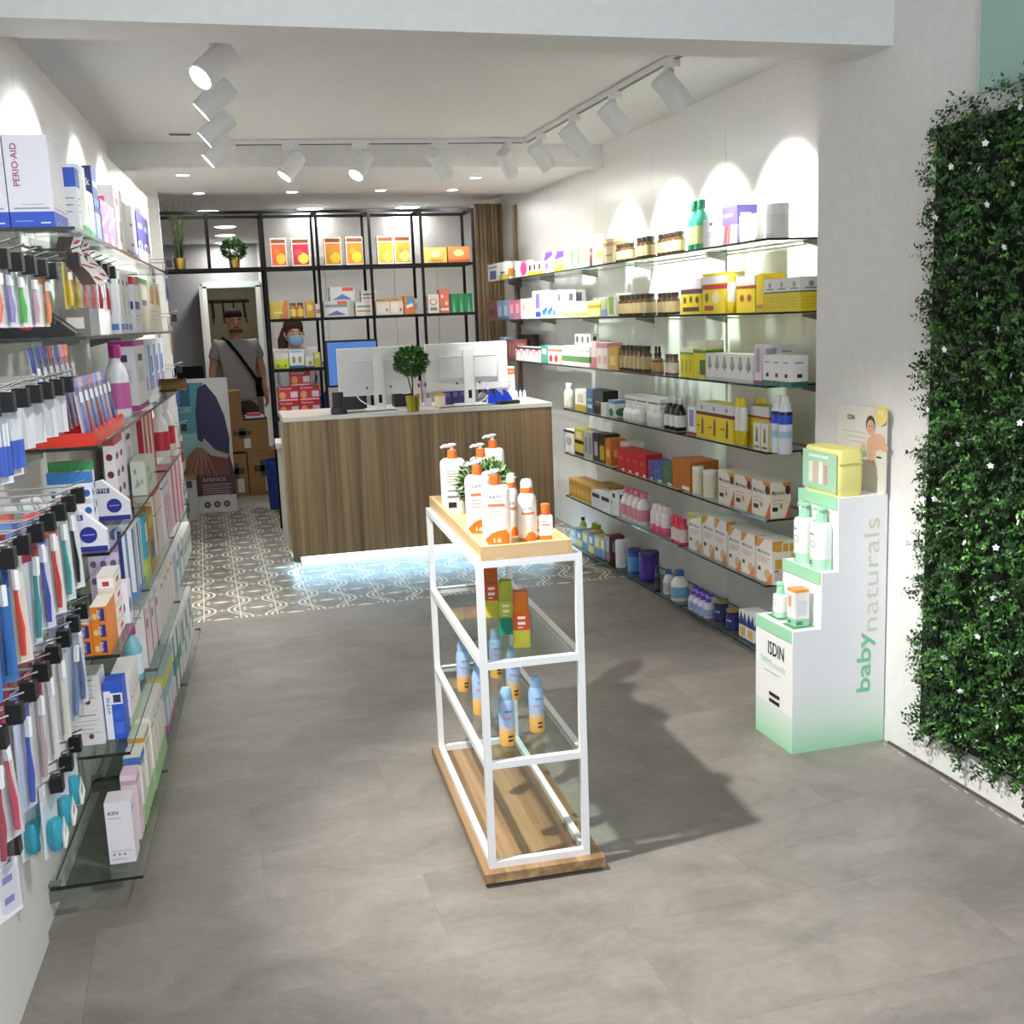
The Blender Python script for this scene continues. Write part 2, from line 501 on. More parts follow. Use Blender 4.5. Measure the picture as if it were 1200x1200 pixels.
# pale broken mortar along the joint
mb = MB()
yy = 2.2
while yy < 3.3:
    l = random.uniform(0.02, 0.06)
    if random.random() < 0.6:
        x = 2.308 - random.uniform(0, 0.02)
        mb.poly([(x - random.uniform(0.004, 0.012), yy, 0.0009), (x, yy + 0.004, 0.0009), (x + 0.003, yy + l, 0.0009), (x - 0.007, yy + l * 0.8, 0.0009)], C('#b9b4aa'))
    yy += l * 1.15
mo = mb.build('joint_crumbs', MATTE, floor)
mo['kind'] = 'stuff'
# slatted wood column at the back right
sc_ = slab('wall_slats', 2.385, 2.632, 9.48, 9.6, 0, 2.56, ZEBRANO_Z)
for k in range(7):
    slab('slat', 2.388 + k * 0.035, 2.388 + k * 0.035 + 0.029, 9.455, 9.482, 0, 2.56, ZEBRANO_Z, sc_)
wp = slab('wall_partition', 0.64, 2.632, 10.3, 10.42, 0, 2.62, WALL)
for a, c in ((0.66, 1.16), (1.165, 1.80), (1.805, 2.20), (2.205, 2.60)):
    slab('panel', a, c, 10.285, 10.302, 0.02, 2.2, PANEL, wp)
slab('wall_rear_return', -1.7, -0.19, 8.3, 8.42, 0, 2.7, WALL)
slab('wall_rear_side', -1.7, -1.6, 8.3, 14.6, 0, 2.7, GREYWALL)
slab('wall_rear', -1.7, 0.10, 14.5, 14.62, 0, 2.7, GREYWALL)
slab('wall_rear_lintel', 0.10, 0.80, 14.5, 14.62, 2.10, 2.7, GREYWALL)
slab('wall_rear_right', 0.80, 2.7, 14.5, 14.62, 0, 2.7, WALL)
slab('wall_store', -1.0, 2.0, 16.4, 16.5, 0, 2.6, OLIVE)
slab('wall_store_left', -0.55, -0.5, 14.62, 16.4, 0, 2.6, OLIVE)
slab('wall_store_right', 1.5, 1.55, 14.62, 16.4, 0, 2.6, OLIVE)
slab('ceiling_store', -0.6, 1.6, 14.62, 16.5, 2.5, 2.6, OLIVE)
d = MB()
d.box(0.10, 0.15, 14.46, 14.66, 0, 2.10, C('#e4e4e0')); d.box(0.75, 0.81, 14.46, 14.66, 0, 2.10, C('#e4e4e0')); d.box(0.10, 0.81, 14.46, 14.66, 2.08, 2.15, C('#cfe0d6'))
do = struct(d.build('door_1', SATIN))
dl = MB().box(0.055, 0.095, 13.72, 14.47, 0.01, 2.08, C('#e2e2de')).build('door_leaf', SATIN, do)
h = MB()
for s in (0.03, 0.12):
    h.tube([(0.075, 13.80, 1.02), (s, 13.80, 1.02)], 0.008, C('#b5b5b0')); h.tube([(s, 13.80, 1.02), (s, 13.92, 1.02)], 0.009, C('#b5b5b0'))
h.build('door_handle', CHROME, dl)
# pale green pane high on the entrance wall
gp = MB().box(2.302, 2.3195, 1.9, 2.915, 2.2, 3.04, C('#9fc0b4'))
g_ = struct(gp.build('window_1', colmat('sea_glass', 0.15, 0.6)))
MB().box(2.300, 2.3195, 2.915, 2.925, 2.2, 3.04, C('#c9c9c4')).build('frame', METAL, g_)

# ================================================================== CEILING TRACKS AND LAMPS
def track(a, b, label):
    t = thing('ceiling_track', label, 'track light', ((a[0] + b[0]) / 2, (a[1] + b[1]) / 2, a[2]))
    A = Vector(a) - t.location; B = Vector(b) - t.location
    d = (B - A).normalized(); s = Vector((-d.y, d.x, 0))
    MB().beam(A - Vector((0, 0, 0.012)), B - Vector((0, 0, 0.012)), 0.036, 0.024).build('rail', WHITEM, t)
    mb = MB()
    for k in (-1, 1):
        mb.beam(A + s * 0.007 * k - Vector((0, 0, 0.025)), B + s * 0.007 * k - Vector((0, 0, 0.025)), 0.003, 0.003, C('#222222'))
    mb.build('contact_groove', MATTE, t)
track((0.125, 3.62, 2.668), (0.205, 6.86, 2.668), 'white ceiling track above the toothpaste aisle')
track((2.045, 3.62, 2.668), (2.045, 6.72, 2.668), 'white ceiling track above the supplement shelves')
track((0.23, 6.86, 2.668), (2.02, 6.72, 2.668), 'white ceiling track running across in front of the beam')
def track_lamp(x, y, aim, label, watts=30, angle=66, z=2.645, drop=0.125, blend=0.75):
    t = thing('track_spotlight', label, 'spotlight', (x, y, z), 0, 'white cylinder spotlights on the ceiling tracks')
    aim = Vector(aim).normalized()
    along_y = abs(x - 1.1) > 0.8
    a = MB().box(-0.017, 0.017, -0.05, 0.05, -0.034, 0.0) if along_y else MB().box(-0.05, 0.05, -0.017, 0.017, -0.034, 0.0)
    a.build('adapter', WHITEM, t)
    hc = Vector((0, 0, -drop))
    q = Vector((0, 0, 1)).rotation_difference(-aim).to_matrix().to_4x4()
    q.translation = hc
    MB().tube([(0, 0, -0.03), (0, 0, -drop + 0.03)], 0.011, W1, 8).build('stem', WHITEM, t)
    hb = MB().lathe([(0.044, -0.08), (0.050, -0.08), (0.050, 0.078), (0.046, 0.084), (0.0, 0.084)], W1, 24, axis=q, cap=False)
    hb.lathe([(0.044, -0.08), (0.042, -0.072)], W1, 24, axis=q, cap=False)
    ho = hb.build('housing', WHITEM, t)
    MB().lathe([(0.0, -0.0715), (0.0435, -0.0715)], W1, 24, axis=q, cap=False).build('lens', LAMP, ho)
    l = bpy.data.lights.new('spot', 'SPOT'); l.energy = watts; l.spot_size = radians(angle); l.spot_blend = blend
    l.shadow_soft_size = 0.035; l.color = (1.0, 0.98, 0.94)
    lo = bpy.data.objects.new('spot', l); COL.objects.link(lo); lo.parent = t
    lo.matrix_local = Matrix.Translation(hc + aim * 0.09) @ Vector((0, 0, -1)).rotation_difference(aim).to_matrix().to_4x4()
    return t
SPOT_W = 130
for i, (x, y, aim) in enumerate(((0.135, 4.25, (-0.62, -0.42, -0.62)), (0.15, 4.85, (-0.7, 0.05, -0.62)), (0.168, 5.55, (-0.72, 0.05, -0.62)), (0.19, 6.25, (-0.72, 0.0, -0.62)))):
    track_lamp(x, y, aim, '%s white spotlight from the header above the toothpaste aisle' % ORD[i + 1], SPOT_W * 0.8)
for i, (x, y, aim) in enumerate(((2.045, 4.55, (0.6, 0.02, -0.62)), (2.045, 5.22, (0.6, 0.0, -0.66)), (2.045, 5.82, (0.6, 0.0, -0.66)), (2.045, 6.42, (0.55, 0.12, -0.7)))):
    track_lamp(x, y, aim, '%s white spotlight from the header above the supplement shelves' % ORD[i + 1], SPOT_W)
for i, (px, aim) in enumerate(((340, (-0.6, -0.15, -0.75)), (422, (-0.5, -0.35, -0.75)), (515, (0.55, 0.35, -0.75)), (594, (0.4, 0.5, -0.75)))):
    Pq = Vector((0.23, 6.86, 2.64)); dq = Vector((1.79, -0.14, 0))
    p = Pq + dq * along(Pq, dq, x=px)
    track_lamp(p.x, p.y, aim, '%s white spotlight on the cross track, counted from the toothpaste side' % ORD[i + 1], SPOT_W * 0.7)
# entrance lamp above the picture: its light falls past the trolley on to the floor
track((-0.28, 1.7, 3.048), (-0.28, 3.2, 3.048), 'white ceiling track over the entrance, above the toothbrush hooks')
track_lamp(-0.28, 2.62, (0.64, 0.11, -1.0), 'white spotlight over the entrance aimed at the floor past the trolley', 400, 60, z=3.025, blend=0.7)
track((1.25, 0.9, 3.048), (1.25, 2.4, 3.048), 'added unseen white ceiling track over the middle of the entrance')  # track added only to carry the unseen fill spotlight
track_lamp(1.25, 1.75, (-1.0, 0.42, -1.05), 'added unseen white spotlight over the entrance brightening the toothbrush hooks', 115, 70, z=3.025, blend=0.9)  # unseen fill lamp, added to brighten the near left goods and panel

def disc_lamp(name, x, y, z, r, mat, label, cat, group, watts=0, rim=0.012):
    t = thing(name, label, cat, (x, y, z), 0, group)
    MB().lathe([(r, 0.0), (r + rim, 0.0), (r + rim, -0.006), (r, -0.008), (r, 0.0)], W1, 28, cap=False).build('rim', WHITEM, t)
    MB().lathe([(0.0, -.004 - .16 * r), (r * .6, -.004 - .13 * r), (r * .9, -.004 - .05 * r), (r, -0.004)], W1, 28, cap=False).build('diffuser', mat, t)
    if watts:
        l = bpy.data.lights.new('glow', 'AREA'); l.shape = 'DISK'; l.size = 2 * r; l.energy = watts; l.color = (1, 0.98, 0.94)
        lo = bpy.data.objects.new('glow', l); COL.objects.link(lo); lo.parent = t; lo.location = (0, 0, -0.035)
    return t
for i, (px, py) in enumerate(((214, 204), (233, 225.5), (342, 224), (446, 222), (530, 221.7), (557, 207))):
    p = at(px, py, 2, 2.55)
    disc_lamp('downlight', p.x, p.y, 2.55, 0.04, LAMP, 'small recessed downlight in the ceiling behind the beam, %s from the toothpaste side' % ORD[i + 1], 'downlight', 'small recessed downlights', 5)
for i, (px, py) in enumerate(((243.7, 247), (363.5, 243.7), (478, 242))):
    p = at(px, py, 2, 2.62)
    disc_lamp('ceiling_lamp', p.x, p.y, 2.62, 0.11, PANEL_LAMP, 'round flat ceiling lamp over the black shelf frame, %s from the doorway side' % ORD[i + 1], 'ceiling lamp', 'round flat ceiling lamps', 2.5)
for i, (px, py) in enumerate(((264, 265), (264, 275), (263, 284), (262, 292))):
    p = at(px, py, 2, 2.62)
    disc_lamp('ceiling_lamp', p.x, p.y, 2.62, 0.11, PANEL_LAMP, 'round ceiling lamp in the rear room, %s of four towards the door' % ORD[i + 1], 'ceiling lamp', 'round flat ceiling lamps', 7)
disc_lamp('ceiling_lamp', .45, 15.5, 2.499, .11, PANEL_LAMP, 'added unseen round lamp brightening the store room behind the doorway', 'ceiling lamp', 'round flat ceiling lamps', 7)  # added lamp, hidden behind the lintel, keeps the store room from going black
p = at(211, 157, 2, 2.67)
v = thing('ceiling_vent', 'small grey slot vent in the ceiling beside the spotlights', 'vent', (p.x, p.y, 2.669))
MB().box(-0.06, 0.06, -0.02, 0.02, -0.004, 0.0, C('#77777a')).build('plate', METAL, v)
for k in range(3): MB().box(-0.05, 0.05, -0.013 + k * 0.01, -0.009 + k * 0.01, -0.006, -0.003, C('#2c2c2e')).build('slot', METAL, v)
# ================================================================== TROLLEY
TRZ = -math.atan2(0.049, 0.981)
TR = thing('display_trolley', 'white metal display trolley with wooden base and glass shelves', 'trolley', (0.653, 2.792, 0), TRZ)
MB().box(0, 0.356, 0, 0.98, 0.014, 0.042).build('base_board', ZEBRANO_Y, TR)
for fx in (0.03, 0.31):
    for fy in (0.05, 0.93):
        MB().lathe([(0.016, 0), (0.016, 0.014)], C('#1b1b1b'), 10, fx, fy).build('foot', SATIN, TR)
x0, x1, y0, y1 = 0.02, 0.32, 0.03, 0.95
k = 0.02
for fx in (x0 + k / 2, x1 - k / 2):
    for fy in (y0 + k / 2, y1 - k / 2):
        MB().beam((fx, fy, 0.042), (fx, fy, 0.945), k).build('leg', WHITEM, TR)
for z in (0.052, 0.352, 0.645, 0.935):
    for fx in (x0 + k / 2, x1 - k / 2):
        MB().beam((fx, y0 + k, z), (fx, y1 - k, z), k).build('side_rail', WHITEM, TR)
    for fy in (y0 + k / 2, y1 - k / 2):
        MB().beam((x0 + k, fy, z), (x1 - k, fy, z), k).build('end_rail', WHITEM, TR)
def pane(x0, x1, y0, y1, z0, z1, parent, name='pane', loc=None, rz=None):
    me = MB().box(x0, x1, y0, y1, z0, z1).mesh(name)
    me.materials.append(GLASS); me.materials.append(GLASS_EDGE)
    for i in range(4): me.polygons[i].material_index = 1
    return link(name, me, parent, loc, rz)
for z in (0.355, 0.648):
    pane(x0 + k, x1 - k, y0 + k, y1 - k, z, z + 0.006, TR, 'glass_shelf')
def TW(x, y, z):                      # trolley frame to world
    return TR.location + Matrix.Rotation(TRZ, 3, 'Z') @ Vector((x, y, z))
tray = thing('wooden_tray', 'shallow pale oak tray on top of the white trolley', 'tray', TW(0, 0, 0.945), TRZ)
tx0, tx1, ty0, ty1 = 0.035, 0.292, 0.03, 0.95
MB().box(tx0, tx1, ty0, ty1, 0.0, 0.008).build('bottom', OAK, tray)
for a in (tx0, tx1 - 0.012): MB().box(a, a + 0.012, ty0, ty1, 0.008, 0.04).build('side', OAK, tray)
for a in (ty0, ty1 - 0.012): MB().box(tx0 + 0.012, tx1 - 0.012, a, a + 0.012, 0.008, 0.04).build('end', OAK_X, tray)

# ================================================================== COUNTER
CRZ = radians(-1.6)
CT = thing('service_counter', 'wooden service counter with white top and light strip underneath', 'counter', (0.478, 7.10, 0), CRZ)
CW, CD = 1.78, 0.62
MB().box(0, CW, 0, 0.03, 0.10, 0.985).build('front_panel', ZEBRANO_Z, CT)
MB().box(0, 0.03, 0.03, 0.26, 0.10, 0.985).build('side_panel', ZEBRANO_Z, CT)
MB().box(0.0, 0.03, 0.30, CD, 0.04, 0.985, C('#b9aa93')).build('side_panel', SATIN, CT)
MB().box(CW - 0.03, CW, 0.03, CD, 0.10, 0.985).build('side_panel', ZEBRANO_Z, CT)
MB().box(-0.004, CW + 0.004, -0.004, CD, 0.985, 1.012, C('#eceae4')).build('worktop', GLOSS, CT)
MB().box(0.06, CW - 0.06, 0.06, CD - 0.05, 0.0, 0.12, C('#e8e8e8')).build('plinth', SATIN, CT)
ls = MB(); ls.box(0.03, CW - 0.03, 0.033, 0.048, 0.094, 0.1005); ls.box(0.012, 0.027, 0.03, 0.26, 0.094, 0.1005); ls.box(CW - 0.028, CW - 0.012, 0.03, CD, 0.094, 0.1005)
ls.build('light_strip', LED, CT)
def CTW(x, y, z=1.0125): return CT.location + Matrix.Rotation(CRZ, 3, 'Z') @ Vector((x, y, z))

# ================================================================== BLACK SHELF FRAME
FR = thing('open_shelving', 'tall open black metal shelf frame behind the counter', 'shelf', (0, 8.4, 0))
FX = [0.125, 0.515, 0.906, 1.299, 1.694, 2.10]
FD = 0.35
for i, x in enumerate(FX):
    for yy in (0.0, FD):
        zb = 2.02 if i == 0 else 0.0
        MB().beam((x, yy, zb), (x, yy, 2.41), 0.02).build('upright', BLACKM, FR)
for yy in (0.0, FD):
    MB().beam((-0.24, yy, 2.41), (2.11, yy, 2.41), 0.022).build('top_rail', BLACKM, FR)
for x in FX:
    MB().beam((x, 0.012, 2.41), (x, FD - 0.012, 2.41), 0.02).build('cross_rail', BLACKM, FR)
for a, c, z in ((-0.22, 0.505, 2.012), (0.525, 2.09, 2.012), (0.525, 2.09, 1.632), (0.525, 0.896, 1.262), (0.525, 0.896, 0.90)):
    MB().box(a, c, -0.005, FD, z - 0.012, z + 0.008).build('shelf_board', BLACKM, FR)
    MB().beam((a, -0.008, z - 0.004), (c, -0.008, z - 0.004), 0.02).build('front_rail', BLACKM, FR)

# ================================================================== SIDE NICHE SHELVES (glass)
RZ_ = [1.88, 1.572, 1.26, 0.972, 0.672, 0.376, 0.05]
RNAME = ['topmost', 'second', 'third', 'fourth', 'fifth', 'sixth', 'lowest']
for k, z in enumerate(RZ_):
    yend = 8.93 if k < 3 else 7.03
    t = thing('glass_shelf', '%s clear glass shelf of the supplement niche' % RNAME[k], 'shelf', (2.62, 4.245, z), 0, 'glass shelves of the supplement niche')
    ed = [yy for yy in ys[1:] if yy < yend - 0.2] + [yend]
    for a, c in zip(ed[:-1], ed[1:]):
        pane(-0.285, -0.012, a - 4.245 + 0.0008, c - 4.245 - 0.0008, -0.009, 0.0, t)
    for yy in ed:
        y2 = min(yy, yend - 0.03) - 4.245
        br = MB()
        br.poly([(0.0, y2 - 0.012, -0.012), (-0.11, y2 - 0.012, -0.012), (-0.11, y2 - 0.012, -0.024), (0.0, y2 - 0.012, -0.05)], W1)
        br.poly([(0.0, y2 + 0.012, -0.012), (0.0, y2 + 0.012, -0.05), (-0.11, y2 + 0.012, -0.024), (-0.11, y2 + 0.012, -0.012)], W1)
        br.poly([(0.0, y2 - 0.012, -0.05), (-0.11, y2 - 0.012, -0.024), (-0.11, y2 + 0.012, -0.024), (0.0, y2 + 0.012, -0.05)], W1)
        br.poly([(-0.11, y2 - 0.012, -0.012), (-0.11, y2 + 0.012, -0.012), (-0.11, y2 + 0.012, -0.024), (-0.11, y2 - 0.012, -0.024)], W1)
        br.box(-0.10, 0.0, y2 - 0.012, y2 + 0.012, -0.0125, -0.0105)
        br.box(-0.03, 0.0, y2 - 0.012, y2 + 0.012, 0.001, 0.008)
        br.build('bracket', STEEL, t)
# left shelves
LZ = [1.862, 1.589, 1.307, 1.025, 0.744, 0.466, 0.10]
LNAME = RNAME
LEND = 5.62
for k, z in enumerate(LZ):
    o = LW(3.037, 0, z)
    t = thing('glass_shelf', '%s clear glass shelf of the toothpaste wall' % LNAME[k], 'shelf', o, LEFT_RZ, 'glass shelves of the toothpaste wall')
    ed = [0.0, 0.753, 1.697, LEND - 3.037]
    for a, c in zip(ed[:-1], ed[1:]):
        pane(a + 0.0008, c - 0.0008, -0.25, -0.012, -0.009, 0.0, t)
    for y2 in ed:
        y2 = min(max(y2, 0.014), ed[-1] - 0.014)
        br = MB()
        br.poly([(y2 - 0.012, 0.0, -0.012), (y2 - 0.012, 0.0, -0.05), (y2 - 0.012, -0.11, -0.024), (y2 - 0.012, -0.11, -0.012)], W1)
        br.poly([(y2 + 0.012, 0.0, -0.012), (y2 + 0.012, -0.11, -0.012), (y2 + 0.012, -0.11, -0.024), (y2 + 0.012, 0.0, -0.05)], W1)
        br.poly([(y2 - 0.012, 0.0, -0.05), (y2 + 0.012, 0.0, -0.05), (y2 + 0.012, -0.11, -0.024), (y2 - 0.012, -0.11, -0.024)], W1)
        br.poly([(y2 - 0.012, -0.11, -0.012), (y2 - 0.012, -0.11, -0.024), (y2 + 0.012, -0.11, -0.024), (y2 + 0.012, -0.11, -0.012)], W1)
        br.box(y2 - 0.012, y2 + 0.012, -0.03, 0.0, 0.001, 0.008)
        br.build('bracket', STEEL, t)
lslab('hook_board', -0.6, 2.93, 0.0, 0.012, 0.0, 2.42, PANEL, wl)

# ================================================================== LEAF WALL
hedge = thing('leaf_wall', 'artificial green boxwood leaf wall with small white blossoms', 'hedge', (2.315, 2.7, 0.0))
HY0, HY1, HZ0, HZ1 = -0.62, 0.43, 0.10, 2.19
MB().box(-0.03, 0.0, HY0, HY1 - 0.05, HZ0 + 0.05, HZ1 - 0.06, C('#122010')).build('backing_mat', MATTE, hedge)
rnd = random.Random(3)
V = []; Fc = []; Cc = []
greens = [C(h) for h in ('#16300f', '#1c3c14', '#24491a', '#2c571f', '#376826', '#4a8030', '#66a03c')]
wts = [5, 6, 6, 5, 4, 2, 1]
def leaf(p, d, n, l, w, c):
    s = d.cross(n)
    if s.length < 1e-4: return
    s.normalize(); n2 = s.cross(d)
    b = len(V)
    V.extend([p, p + d * (l * .45) + s * (w * .5) + n2 * (l * .08), p + d * l, p + d * (l * .45) - s * (w * .5) + n2 * (l * .08)])
    Fc.append((b, b + 1, b + 2, b + 3)); Cc.append(c)
def edge_wobble(t, f): return 0.022 * sin(t * 19 + f) + 0.016 * sin(t * 41 + 2 * f) + 0.012 * sin(t * 87 + f * 3)
NS = 0
while NS < 5200:
    yy = rnd.uniform(HY0, HY1 + 0.03); zz = rnd.uniform(HZ0 - 0.02, HZ1 + 0.04)
    if yy > HY1 - 0.02 + edge_wobble(zz, 0.3): continue
    if zz > HZ1 + edge_wobble(yy, 1.3) - 0.10 * max(0.0, (yy - HY1 + 0.18) / 0.18) ** 2: continue
    if zz < HZ0 + edge_wobble(yy, 2.3): continue
    inn = min(HY1 - yy, HZ1 - zz, zz - HZ0)
    bulge = 0.045 + 0.05 * min(1.0, max(0.0, inn) / 0.12) + 0.014 * sin(yy * 31 + 3 * sin(zz * 11)) + 0.014 * sin(zz * 27 + yy * 9)
    dep = bulge * rnd.uniform(0.55, 1.0)
    base = Vector((-dep + 0.03, yy, zz))
    out = Vector((-1.0, rnd.uniform(-.7, .7), rnd.uniform(-.5, .8)))
    if HY1 - yy < 0.06: out.y += 0.9
    if HZ1 - zz < 0.06: out.z += 0.8
    if zz - HZ0 < 0.06: out.z -= 0.7
    out.normalize()
    patch = sin(yy * 13 + 1.7) * sin(zz * 9 + 0.6) + 0.5 * sin(zz * 23 + yy * 17)
    base_i = rnd.choices(range(7), [w * (2.2 if (i >= 4 and patch > 0.55) else 1) for i, w in enumerate(wts)])[0]
    for j in range(7):
        a = rnd.uniform(0, 2 * pi)
        e1 = out.orthogonal().normalized(); e2 = out.cross(e1)
        tt = 0.012 * (j // 2)
        dd = (out * rnd.uniform(0.2, 0.8) + e1 * cos(a) + e2 * sin(a)).normalized()
        ci = min(6, max(0, base_i + rnd.choice((-1, 0, 0, 1))))
        leaf(base + out * tt, dd, (out + Vector((0, 0, .3))).normalized(), rnd.uniform(0.013, 0.021), rnd.uniform(0.008, 0.012), greens[ci])
    NS += 1
mb = MB(); mb.v = [tuple(q) for q in V]; mb.f = Fc; mb.c = Cc; mb.s = [False] * len(Fc)
lo_ = mb.build('leaves', colmat('leaf_plastic', 0.35, 0.5), hedge); lo_['kind'] = 'stuff'
fm = MB()
for k in range(5):
    a = 2 * pi * k / 5
    dx, dy = cos(a), sin(a)
    fm.add([(0, 0, 0), (dx * .006 - dy * .004, dy * .006 + dx * .004, .002), (dx * .0115, dy * .0115, .003), (dx * .006 + dy * .004, dy * .006 - dx * .004, .002)], [(0, 1, 2, 3)], C('#f4f4f6'))
fm.lathe([(.002, .001), (.0, .004)], C('#e8dfa0'), 6, cap=False)
fme = fm.mesh('blossom'); fme.materials.append(MATTE)
for (px, py) in ((1129, 129), (1159, 168), (1119, 195), (1152, 198), (1190, 215), (1199, 125), (1160, 240), (1100, 255), (1125, 300), (1180, 290), (1093, 350), (1148, 345), (1175, 385), (1110, 410), (1190, 440), (1085, 585), (1099, 584), (1144, 600), (1198, 612), (1071, 634), (1078, 644), (1133, 635), (1171, 641), (1118, 686), (1168, 700), (1077, 712), (1150, 745), (1110, 770), (1129, 810), (1092, 844), (1173, 852), (1160, 908), (1132, 895), (1090, 480), (1125, 520), (1165, 545), (1199, 495)):
    p = at(px, py, 0, 2.315 - 0.082)
    o = link('blossom', fme, hedge, (p.x - 2.315 - 0.012, p.y - 2.7, p.z))
    o.rotation_euler = (rnd.uniform(-.5, .5), -pi / 2 + rnd.uniform(-.5, .5), rnd.uniform(0, 6))

# ================================================================== STEPPED BABY-CARE STAND
DS = thing('stepped_display', 'stepped white and mint cardboard display with baby-care lettering', 'display stand', (1.937, 3.33, 0))
dw = C('#e9e9ec'); mint = C('#9fd6b0'); mint2 = C('#bfe2c6'); pale = C('#f0f1ee')
prof = [(0.0, 0.0), (0.378, 0.0), (0.374, 0.925), (0.176, 0.925), (0.186, 0.66), (0.113, 0.66), (0.112, 0.458), (0.0, 0.458)]
DD = 0.27
body = MB()
def at2(p, yy): return (p[0], yy, p[1])
body.grad([at2(p, 0) for p in prof], [mint if p[1] < 0.02 else dw for p in prof]) if False else None
# side faces: mint at the foot fading into white
for yy, flip in ((0.0, 0), (DD, 1)):
    def face(pts, cols):
        q = [at2(p, yy) for p in pts]
        if flip: q.reverse(); cols = cols[::-1]
        body.grad(q, cols)
    face([(0, 0), (0.378, 0), (0.3775, 0.12), (0, 0.12)], [mint, mint, C('#d5e6da'), C('#d5e6da')])
    face([(0, 0.12), (0.3775, 0.12), (0.3765, 0.26), (0, 0.26)], [C('#d5e6da'), C('#d5e6da'), dw, dw])
    face([(0, 0.26), (0.3765, 0.26), (0.376, 0.458), (0.0, 0.458)], [dw] * 4)
    face([(0.112, 0.458), (0.376, 0.458), (0.375, 0.66), (0.113, 0.66)], [dw] * 4)
    face([(0.180, 0.66), (0.375, 0.66), (0.374, 0.925), (0.176, 0.925)], [dw] * 4)
def strip(a, c, cols): body.grad([at2(a, 0), at2(c, 0), at2(c, DD), at2(a, DD)][::-1], cols)
strip((0, 0), (0, 0.14), [mint, C('#dce9df'), C('#dce9df'), mint][::-1] if False else [mint, C('#dfe9e0'), C('#dfe9e0'), mint])
strip((0, 0.14), (0, 0.458), [pale] * 4)
strip((0, 0.458), (0.112, 0.458), [pale] * 4)
strip((0.112, 0.458), (0.113, 0.66), [pale] * 4)
strip((0.113, 0.66), (0.182, 0.66), [pale] * 4)
strip((0.182, 0.66), (0.176, 0.925), [pale] * 4)
strip((0.176, 0.925), (0.374, 0.925), [pale] * 4)
strip((0.374, 0.925), (0.378, 0.0), [pale] * 4)
body.build('body', CARTON, DS)
for (xa, zz) in ((0.0, 0.458), (0.112, 0.66), (0.176, 0.925)):
    MB().box(xa - 0.004, xa, 0.006, DD - 0.004, zz - 0.042, zz + 0.002, mint).build('shelf_lip', CARTON, DS)
MB().box(0.02, 0.105, 0.03, 0.11, 0.4585, 0.4605, C('#5f9a70')).build('cut_out', CARTON, DS)
MB().box(0.03, 0.10, 0.15, 0.24, 0.4585, 0.4605, C('#5f9a70')).build('cut_out', CARTON, DS)
ink = C('#1d1d1b')
lt_ = MB()
EX, EY, EZ = Vector((1, 0, 0)), Vector((0, 1, 0)), Vector((0, 0, 1))
lt_.text('ISDIN', (-0.0012, 0.175, 0.33), -EY, EZ, 0.052, ink, 0.012, fit=0.115)
lt_.text('baby', (-0.0012, 0.225, 0.285), -EY, EZ, 0.034, C('#a9cfb4'), 0.01, fit=0.075)
lt_.text('naturals', (-0.0012, 0.150, 0.285), -EY, EZ, 0.026, C('#d3cdb8'), 0.0, fit=0.10)
for k in range(2): lt_.box(-0.002, -0.0012, 0.09, 0.165, 0.148 + k * 0.026, 0.162 + k * 0.026, C('#3a2a20'))
lt_.box(-0.002, -0.0012, 0.09, 0.20, 0.262, 0.266, C('#b9b7b0'))
lt_.build('front_print', MATTE, DS)
sp = MB(); sp2 = MB()
sp.text('baby', (0.335, -0.0012, 0.20), EZ, -EX, 0.075, C('#7fc79a'), 0.014, fit=0.225)
sp2.text('naturals', (0.342, -0.0012, 0.428), EZ, -EX, 0.062, C('#cdd0b4'), -0.012, fit=0.415)
sp.build('green_lettering', MATTE, DS); sp2.build('pale_lettering', MATTE, DS)
# header card
hc = MB()
hc.box(0.358, 0.362, -0.008, DD + 0.03, 0.925, 1.228, C('#dcd9d0'))
hx = 0.3572
hc.text('ISDIN', (hx, 0.235, 1.175), -EY, EZ, 0.018, ink, 0.01, fit=0.045)
hc.box(hx, hx + .0005, 0.02, 0.05, 1.05, 1.056, ink)
for k in range(3): hc.box(hx, hx + .0005, 0.12, 0.26 - 0.02 * k, 1.13 - 0.018 * k, 1.134 - 0.018 * k, C('#c2beb2'))
skin = C('#d9a98c'); hairc = C('#4b3527')
lay_ = [0]
def yz(cy, cz, ry, rz_, c, tilt=0.0):
    e1 = Vector((0, -cos(tilt), sin(tilt))); e2 = Vector((0, sin(tilt), cos(tilt)))
    lay_[0] += 1
    hc.ell((hx - 0.0002 * lay_[0], cy, cz), e1, e2, ry, rz_, c, 16)
yz(0.055, 1.105, 0.058, 0.030, skin, 0.25); yz(0.01, 1.095, 0.032, 0.018, skin, -0.2); yz(0.095, 1.07, 0.012, 0.045, skin, 0.1); yz(0.066, 1.065, 0.011, 0.045, skin, -0.1)
yz(0.088, 1.165, 0.028, 0.034, hairc); yz(0.086, 1.156, 0.024, 0.028, skin)
for q in (0.077, 0.095): yz(q, 1.16, 0.003, 0.0035, C('#2b1d16'))
yz(0.087, 1.143, 0.006, 0.002, C('#a8574a'))
yz(0.13, 1.06, 0.022, 0.016, C('#7fb79a')); yz(0.13, 1.08, 0.012, 0.014, C('#e0b48a'))
hc.build('header_card', CARTON, DS)
bd = MB(); bd.lathe([(0.0, 0.0), (0.036, 0.0), (0.036, 0.004), (0.0, 0.004)], C('#e9d77a'), 20, cap=False, axis=Matrix.Translation((0.353, 0.016, 1.205)) @ Matrix.Rotation(-pi / 2, 4, 'Y'))
bd.text('92', (0.3485, 0.036, 1.205), -EY, EZ, 0.017, C('#fbf6dc'), 0.01, fit=0.036)
bd.build('round_badge', CARTON, DS)
